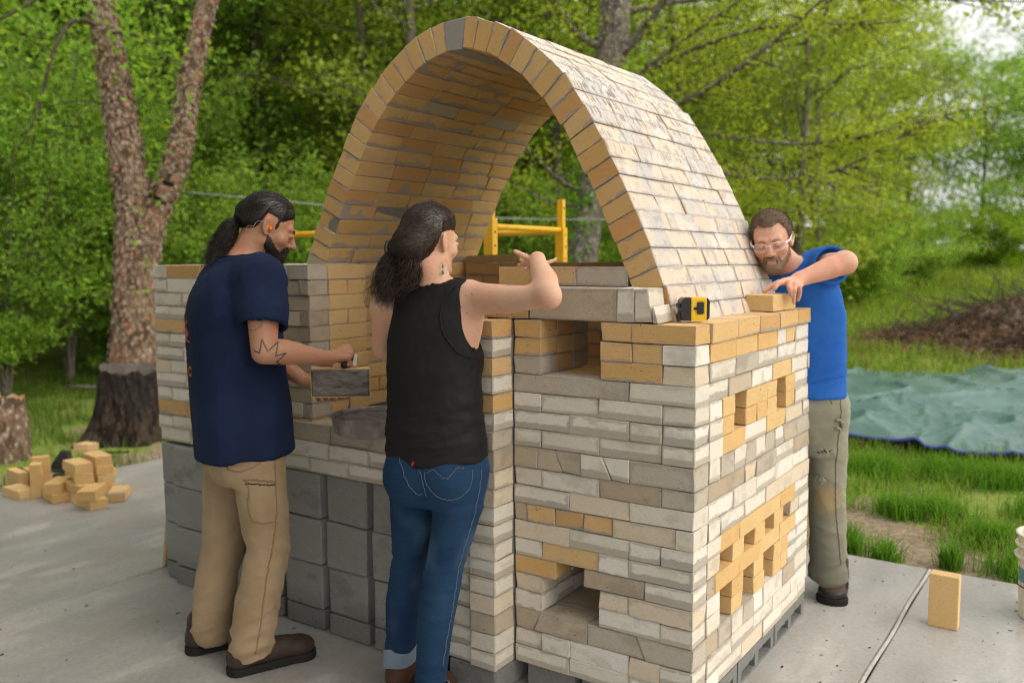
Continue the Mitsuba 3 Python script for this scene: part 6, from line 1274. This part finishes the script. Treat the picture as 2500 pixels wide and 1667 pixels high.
obj(kB + '__pocket_tab', hexa(placed(bx8(-.003, .003, 0, .003, -.009, .009), np.array((-0.8407, -0.3632, 0.8876)) , .3), bev=.0005)[0], 'red_tab')
q = on_surface(b_jn, [(-0.8407, -0.3632, 0.8876)], .002)[0]; scene[[x for x in scene if x.startswith(kB + '__pocket_tab')][-1]] = mikit.ply(hexa(placed(bx8(-.003, .003, -.002, .003, -.010, .010), q, .3, 0, .35), bev=.0005)[0], 'red_tab')
cloth('boot_brown', (.060, .028, .016), (.085, .042, .024), rough=.4, weave=300., sheen=0.)
for a_, in ((bA2,), (bA,)):
    h_ = np.array([a_[0] + .012, a_[1] - .055, 0.]); t_ = h_ + np.array([FB[0], FB[1], 0]) * .265
    lo, hi = np.minimum(h_, t_) - .07, np.maximum(h_, t_) + .07; lo[2] = -.003; hi[2] = .2
    obj(kB + '__boot', nets(lambda P: boot(P, h_, t_, .17, 1.0), lo, hi, .0045), 'boot_brown', smooth=True); obj(kB + '__boot_sole', nets(lambda P: boot(P, h_, t_, .17, 1.0, True), lo, hi, .004), 'boot_sole', smooth=40)
def b_loc(p): return b_hc + np.asarray(p) @ b_M
clipB = np.array((-0.9403, -0.3387, 1.6098))
def b_hair(P):
    p = (P - b_hc) @ b_M.T; d = ell(p, (-.01, -.075, -.02), (.066, .055, .062))
    line = np.interp(p[:, 1], [-.13, -.05, -.032, .012, .045, .075, .10], [-.095, -.072, .024, .040, .040, .050, .060]); th = .003 + .0145 * np.clip((p[:, 2] - line) / .05, 0, 1) ** .7; d = smin(ell(p, (0, -.0133, .0304), (.0686, .0931, .0817)) - th, d, .03); d = np.maximum(d, (line - p[:, 2]) * .8)
    return smin(d, cone(p, (-.01, -.10, -.02), (clipB - b_hc) @ b_M.T, .045, .022), .04)
t = nets(b_hair, b_hc - .22, b_hc + .17, .0032); obj(kB + '__hair', t, 'hair_brown', smooth=True)
g = np.random.default_rng(71); lp = (t.vertices - b_hc) @ b_M.T; v, f = comb(t, lp[:, 2] > -.06, clipB, 1700, g, .0014, .012); obj(kB + '__hair_strands', (v, f), 'hair_brown', smooth=True, kind='stuff')
ponytail(kB + '__pony_tail', [clipB, (-0.9409, -0.3492, 1.5741), (-0.9437, -0.3554, 1.5356), (-0.9419, -0.3645, 1.4973), (-0.9449, -0.3704, 1.4630), (-0.9432, -0.3731, 1.4287)], [.018, .030, .036, .040, .038, .018], 'hair_brown', 72, 1300, .011, 1.9, .018)
ponytail(kB + '__loose_locks', [(-0.8903, -0.3418, 1.6010), (-0.8728, -0.3463, 1.5628), (-0.8743, -0.3455, 1.5247), (-0.8999, -0.3482, 1.4945), (-0.9215, -0.3592, 1.4740)], [.022, .034, .034, .028, .014], 'hair_brown', 73, 600, .011, 1.6, .018)
obj(kB + '__hair_claw', cat([trimesh.creation.icosphere(3, 1.0).apply_transform(np.diag([.019, .015, .027, 1])).apply_translation(clipB + [-.002, -.014, .006])] + [tube(spline([clipB + [-.02 + .012 * i, -.020, .026], clipB + [-.022 + .012 * i, -.030, .0], clipB + [-.018 + .012 * i, -.022, -.03]], 8), .0028, 6) for i in range(4)]), 'black_plastic', smooth=True)
brow(kB + '__eyebrow', b_hc, b_M, 'hair_brown', (1,), .0025)
plain('silver', (.75, .74, .72), .25, .5, metallic=.9); plain('green_stone', (.07, .24, .19), .2, .5)
e0 = np.array((-0.7784, -0.2879, 1.5607)); obj(kB + '__earring', cat([tube([e0, e0 - [0, 0, .018]], .0012, 6), trimesh.creation.icosphere(2, .0035).apply_translation(e0 - [0, 0, .004])]), 'silver', smooth=True)
obj(kB + '__earring__stone', cat([trimesh.creation.icosphere(2, 1.0).apply_transform(np.diag([.0038, .0038, .0065, 1])).apply_translation(e0 - [0, 0, .0135]), trimesh.creation.icosphere(2, 1.0).apply_transform(np.diag([.005, .005, .008, 1])).apply_translation(e0 - [0, 0, .032])]), 'green_stone', smooth=True)
# ---------------------------------------------------------------- the man in the blue shirt
FC, RC = (.10, -.995), (-.995, -.10)
skin('skin_c', (.60, .34, .235), (.62, .25, .165)); hair_mat('hair_sandy', (.085, .052, .034), (.17, .11, .07), .6); hair_mat('beard_sandy', (.16, .095, .05), (.30, .205, .13), .7)
cloth('shirt_blue', (.016, .10, .40), (.028, .135, .46))
def worn(p, c):
    c = mix(c, (.34, .25, .13), smoothstep(.10, .04, dr.sqrt(dr.square((p.x - .052) * 1.3) + dr.square(p.z - .50))) * .8); return mix(c, (.10, .10, .075), smoothstep(.5, .1, p.z) * .55)
cloth('olive_canvas', (.225, .22, .165), (.28, .27, .205), extra=worn, wear=.9); cloth('shoe_brown', (.075, .045, .032), (.10, .062, .045), rough=.6, weave=300., sheen=0.)
c_hc = np.array([-.146, 1.156, 1.646]); c_M = axes((.20, -.98), .24, .13)
cC = (-.055, 1.365)
cS, cE, cW = np.array((-0.0187, 1.3799, 1.5234)), np.array((0.1490, 1.1811, 1.5490)), np.array((0.0145, 1.0145, 1.4828))
cS2 = np.array([-.255, 1.285, 1.47]); cE2 = np.array([-.34, 1.34, 1.20]); cW2 = np.array([-.30, 1.34, .97])
c_kn = [np.array(p) for p in ((-0.0230, 0.9332, 1.4761), (-0.0007, 0.9356, 1.4697), (0.0185, 0.9420, 1.4633), (0.0309, 0.9555, 1.4533))]
c_fin = [([c_kn[0], (-0.0294, 0.8917, 1.4706), (-0.0350, 0.8743, 1.4580), (-0.0385, 0.8707, 1.4484)], [.0115, .0105, .0095, .0085]), ([c_kn[1], (0.0087, 0.9059, 1.4512), (0.0135, 0.9073, 1.4351), (0.0152, 0.9132, 1.4220)], [.0115, .010, .009, .008]),
         ([c_kn[2], (0.0251, 0.9162, 1.4430), (0.0225, 0.9214, 1.4185), (0.0212, 0.9276, 1.3939)], [.011, .010, .009, .008]), ([c_kn[3], (0.0357, 0.9569, 1.4370), (0.0323, 0.9646, 1.4171), (0.0262, 0.9646, 1.4007)], [.010, .009, .008, .007]),
         ([(-0.0190, 0.9844, 1.4733), (-0.0502, 0.9626, 1.4703), (-0.0699, 0.9418, 1.4591), (-0.0928, 0.9114, 1.4366)], [.015, .0135, .0115, .0095])]
def c_body(P):
    d = loft(P, [(1.05, cC[0], cC[1], .15, .10), (1.30, cC[0] - .02, cC[1] - .02, .17, .11), (1.45, cC[0] - .05, cC[1] - .05, .16, .10)], RC, FC); nk = np.array([-.085, 1.315, 1.49])
    d = smin(d, cone(P, nk, c_hc + c_M.T @ (0, -.03, -.06), .064, .060), .05); d = smin(d, cone(P, nk, cS, .06, .058), .05); d = smin(d, cone(P, nk, cS2, .06, .058), .05)
    d = smin(d, chain(P, [cS, cS * .4 + cE * .6, cE], [.060, .052, .043]), .03); d = smin(d, ell(P, cE + [.012, 0, -.004], (.028, .028, .03)), .02)
    d = smin(d, chain(P, [cE, cE * .68 + cW * .32, cW * .8 + cE * .2, cW], [.043, .046, .034, .030]), .03); d = smin(d, chain(P, [cS2, cE2, cW2], [.058, .045, .03]), .03)
    pm = np.minimum.reduce([cone(P, cW, k, .021, .0135) for k in c_kn] + [cone(P, c_kn[i], c_kn[i + 1], .012, .012) for i in range(3)] + [cone(P, c_kn[0], c_kn[3], .011, .010)]); d = smin(d, pm, .022); d = smin(d, fingers(P, c_fin), .006)
    return smin(d, near(P, c_hc, .24, lambda Q: head_sdf(Q, c_hc, c_M)), .028)
kC = tag(numbered('person'), 'bearded man in a blue t-shirt and safety glasses setting a brick', 'person')
obj(kC + '__body', nets(c_body, (-.42, .82, 1.03), (.26, 1.50, 1.84), .0036), 'skin_c', smooth=True)
cSl = cS * .42 + cE * .58
def c_shirt(P):
    d = loft(P, [(.955, cC[0] - .01, cC[1], .182, .140), (1.05, cC[0] - .012, cC[1], .180, .138), (1.20, cC[0] - .016, cC[1] - .01, .182, .135), (1.36, cC[0] - .03, cC[1] - .03, .195, .135), (1.47, cC[0] - .045, cC[1] - .05, .175, .11), (1.53, cC[0] - .04, cC[1] - .055, .09, .075)], RC, FC)
    nk = np.array([-.085, 1.315, 1.485]); d = smin(d, cone(P, nk, cS, .072, .074), .05); d = smin(d, cone(P, nk, cS2, .072, .074), .05)
    ax = (cSl - cS) / np.linalg.norm(cSl - cS); s1 = np.maximum(chain(P, [cS, cSl + ax * .03], [.078, .086]), (P - cSl) @ ax); s1 = np.maximum(s1, -np.maximum(chain(P, [cS, cSl + ax * .04], [.066, .073]), -((P - cSl) @ ax + .05)))
    s2 = np.maximum(chain(P, [cS2, cE2], [.078, .08]), 1.36 - P[:, 2]); d = smin(d, s1, .03); d = smin(d, s2, .03)
    d = np.maximum(d, .965 - .28 * np.minimum(0, P[:, 0] - .03) * .4 - .03 * (P[:, 0] > 9) - P[:, 2])
    nkc = cone(P, nk + [0, .012, -.01], c_hc + c_M.T @ (0, -.045, -.05), .078, .074); return np.maximum(d, -nkc)
t = nets(c_shirt, (-.42, 1.02, .93), (.24, 1.56, 1.66), .005, 1); v = t.vertices
fold = wrinkle(v, [[.7, .2, .68], [0, 1, 0], [-.68, 0, .73]], (4, 5, 15), 51) * .007 + wrinkle(v, np.eye(3), (7, 7, 1.6), 52, 2) * .007 * np.clip((1.35 - v[:, 2]) / .25, 0, 1); puff(t, fold * .9 * np.clip((np.linalg.norm(v - [-.10, 1.28, 1.52], axis=1) - .10) / .06, 0, 1) * np.clip(np.abs((v - cSl) @ ((cSl - cS) / np.linalg.norm(cSl - cS))) / .05, 0, 1)); obj(kC + '__shirt', t, 'shirt_blue', smooth=True); c_sh = t
seam(kC + '__collar', c_sh, [(-0.1249, 1.1092, 1.4971), (-0.1018, 1.1391, 1.5140), (-0.0942, 1.2084, 1.5428), (-0.0993, 1.2809, 1.5690)], 'shirt_blue', .005, 30, .001); seam(kC + '__hem', c_sh, [(0.0266, 1.2099, 1.0326), (0.0593, 1.2459, 1.0448), (0.0907, 1.3547, 1.0631)], 'shirt_blue', .003, 30, .001)
cK, cA = np.array((0.0323, 1.4501, 0.5315)), np.array((0.0347, 1.5029, 0.1180)); cH = np.array([.030, 1.40, .93])
def c_trous(P):
    d = loft(P, [(.70, cC[0], cC[1] + .02, .145, .075), (.78, cC[0], cC[1] + .015, .158, .095), (.84, cC[0], cC[1] + .01, .166, .108), (.92, cC[0], cC[1], .168, .122), (1.02, cC[0], cC[1], .165, .12)], RC, FC)
    d = smin(d, chain(P, [cH, cH * .5 + cK * .5 + [.004, 0, 0], cK, cK * .5 + cA * .5 + [.004, 0, 0], cA], [.096, .086, .074, .074, .076]), .03)
    d = smin(d, chain(P, [cH - [.19, 0.0, 0], cK - [.24, -.02, 0], cA - [.26, -.02, 0]], [.10, .08, .082]), .02)
    return np.maximum(d, .082 - .10 * np.clip(P[:, 0] - .05, -.1, .1) - P[:, 2])
t = nets(c_trous, (-.36, 1.16, .07), (.22, 1.80, 1.04), .005, 1); v = t.vertices; low = np.clip((.30 - v[:, 2]) / .2, 0, 1)
puff(t, wrinkle(v, [[.85, 0, .4], [0, 1, 0], [-.4, 0, .9]], (6, 6, 17), 55, 2) * (.0035 + .009 * low) + wrinkle(v, [[.8, .2, -.5], [0, 1, 0], [.5, 0, .85]], (5, 5, 10), 56, 2) * .006); obj(kC + '__trousers', t, 'olive_canvas', smooth=True); c_tr = t
plain('olive_stitch', (.13, .125, .09), .9, .1); plain('frayed_thread', (.42, .41, .34), .9, .1)
seam(kC + '__side_seam', c_tr, [(0.0854, 1.3239, 1.0376), (0.0942, 1.3381, 0.8926), (0.0973, 1.3541, 0.6904), (0.0979, 1.3898, 0.4613), (0.1104, 1.4407, 0.1864)], 'olive_stitch', .0022, 60, .001); seam(kC + '__pocket', c_tr, [(0.0498, 1.2378, 1.0310), (0.0788, 1.2414, 0.9939), (0.1073, 1.2675, 0.9434)], 'olive_stitch', .0022, 30, .001)
seam(kC + '__hammer_loop', c_tr, [(0.1088, 1.2966, 0.8680), (0.1218, 1.3283, 0.8536), (0.1256, 1.3289, 0.8359), (0.1134, 1.2958, 0.8328)], 'olive_canvas', .007, 24, .006)
g = np.random.default_rng(81); th = []
for a_, b_, n in (((1982, 1068), (2027, 1072), 40), ((1984, 1172), (2014, 1186), 26)):
    pass
for z0, z1, n, w in ((.735, .750, 46, .075), (.585, .600, 26, .05)):
    for i in range(n):
        o = np.array([.005 + g.uniform(0, w), 1.24, g.uniform(z0, z1)]); o = on_surface(c_tr, [o + [0, .1, 0]], .001)[0]; th.append(tube([o, o + [g.normal(0, .006), -.005, g.normal(-.004, .006)], o + [g.normal(0, .012), -.006, g.normal(-.010, .006)]], .0008, 4))
obj(kC + '__frayed_threads', cat(th), 'frayed_thread', kind='stuff')
o = on_surface(c_tr, [np.array([.005 + .012 * i, 1.34, .735 - .004 * math.sin(i * .55)]) for i in range(7)], .0015); obj(kC + '__knee_tear', tube(o, [.001, .004, .006, .007, .006, .004, .001], 8), 'boot_sole', smooth=True)
h_, t_ = np.array([.030, 1.715, 0.]), np.array([.075, 1.405, 0.]); lo, hi = np.minimum(h_, t_) - .08, np.maximum(h_, t_) + .08; lo[2] = -.003; hi[2] = .2
obj(kC + '__boot', nets(lambda P: boot(P, h_, t_, .13, 1.18), lo, hi, .0045), 'shoe_brown', smooth=True); obj(kC + '__boot_sole', nets(lambda P: boot(P, h_, t_, .13, 1.18, True), lo, hi, .004), 'boot_sole', smooth=40)
d_ = (t_ - h_) / np.linalg.norm(t_ - h_); obj(kC + '__toe_cap', nets(lambda P: np.maximum(boot(P, h_, t_, .13, 1.18) - .003, np.maximum(np.linalg.norm(h_) * 0 + .225 - (P - h_) @ d_, P[:, 2] - .062)), lo, hi, .0045), 'black_plastic', smooth=True)
h2, t2 = np.array([-.215, 1.74, 0.]), np.array([-.215, 1.45, 0.]); lo, hi = np.minimum(h2, t2) - .08, np.maximum(h2, t2) + .08; lo[2] = -.003; hi[2] = .2
obj(kC + '__boot', nets(lambda P: boot(P, h2, t2), lo, hi, .0055), 'shoe_brown', smooth=True)
def c_loc(p): return c_hc + np.asarray(p) @ c_M
def c_hair(P):
    p = (P - c_hc) @ c_M.T; q = np.abs(p[:, 0])
    line = np.interp(p[:, 1], [-.12, -.05, -.015, .005, .03, .05, .075, .10], [-.06, -.05, -.025, -.028, .045, .062, .070 , .072]) + .018 * np.exp(-((q - .045) / .018) ** 2) * (p[:, 1] > .04); th = .0025 + .0075 * np.clip((p[:, 2] - line) / .05, 0, 1) ** .7; d = ell(p, (0, -.014, .032), (.076, .098, .086)) - th; return np.maximum(d, (line - p[:, 2]) * .8)
t = nets(c_hair, c_hc - .15, c_hc + .17, .003); obj(kC + '__hair', t, 'hair_sandy', smooth=True)
fuzz(kC + '__hair_strands', t, 5200, .012, .0006, 'hair_sandy', g, (.0, -.6, .3), .3)
t = nets(lambda P: beard(P, c_hc, c_M, thick=.0035, goatee=.004), c_hc - .17, c_hc + .15, .0026); obj(kC + '__beard', t, 'beard_sandy', smooth=True); fuzz(kC + '__beard_strands', t, 2600, .006, .0005, 'beard_sandy', g, (0, -.2, -.5), .5)
brow(kC + '__eyebrow', c_hc, c_M, 'beard_sandy'); obj(kC + '__eyelid_line', cat([tube([c_loc(p) for p in ((s * .021, .1000, -.009), (s * .033, .1022, -.0125), (s * .046, .0945, -.009))], [.0008, .0014, .0008], 5) for s in (1, -1)]), 'hair_black')
lens = []
for s in (1, -1):
    a = np.linspace(0, 2 * np.pi, 24, endpoint=False); rx, rz = .028, .017; pts = [(0, 0)] + list(zip(rx * np.sign(np.cos(a)) * np.abs(np.cos(a)) ** .7, rz * np.sign(np.sin(a)) * np.abs(np.sin(a)) ** .7))
    V_ = np.array([c_loc((s * .036 + x, .122 - 9.0 * (abs(s * .036 + x) - .006) ** 2 if abs(s * .036 + x) > .006 else .122, -.006 + z)) for x, z in pts]); F_ = [(0, 1 + i, 1 + (i + 1) % 24) for i in range(24)]; lens.append((V_, np.array(F_)))
scene['clear_lens'] = {'type': 'thindielectric', 'int_ior': 1.5}; plain('clear_frame', (.72, .72, .72), .15, .6)
tag('safety_glasses', 'clear safety glasses worn by the bearded man in blue', 'glasses')
for V_, F_ in lens: obj('safety_glasses__lens', (V_, F_), 'clear_lens'); obj('safety_glasses__rim', tube(np.vstack([V_[1:], V_[1:2]]), .0011, 5), 'clear_frame', smooth=True)
obj('safety_glasses__bridge', tube([c_loc((-.009, .121, -.001)), c_loc((0, .1245, .002)), c_loc((.009, .121, -.001))], .0018, 6), 'clear_frame', smooth=True)
for s in (1, -1): obj('safety_glasses__temple', tube([c_loc((s * .064, .088, -.002)), c_loc((s * .080, .055, .002)), c_loc((s * .084, -.005, .014))], [.0045, .004, .002], 6), 'clear_frame', smooth=True)
# ---------------------------------------------------------------- the shelter the picture is taken from, and the wood behind it
plain('roof_metal', (.18, .17, .16), .5, .4); 
tag('shelter', 'open timber shelter with a low metal roof beside the slab behind the viewer', 'shelter')
obj('shelter__roof', hexa(np.array([[(-6.2, .35)[c & 1], (-7.4, -1.25)[(c >> 1) & 1], (2.75, 2.80)[(c >> 2) & 1] + (.55 if c & 2 else 0)] for c in range(8)], float), bev=.004)[0], 'roof_metal')
for x in (-6.0, -2.9, .2):
    for y in (-7.0, -4.2): obj('shelter__post', box(x - .07, x + .07, y - .07, y + .07, 0, 2.74), 'pine')
gb = np.random.default_rng(8)
for k in range(18):
    a = gb.uniform(2.2, 5.6); r = gb.uniform(11, 22); x, y = -1 + r * math.cos(a), -3 + r * math.sin(a)
    if x > 3 and y > -9: continue
    stand('woodland', ('sp_tall', 'sp_dark', 'sp_tall2')[gb.integers(3)], x, y, gb.uniform(.9, 1.25), gb.uniform(0, 360))
for k in list(scene):
    if k.startswith('woodland'): tag(k, kind='stuff')
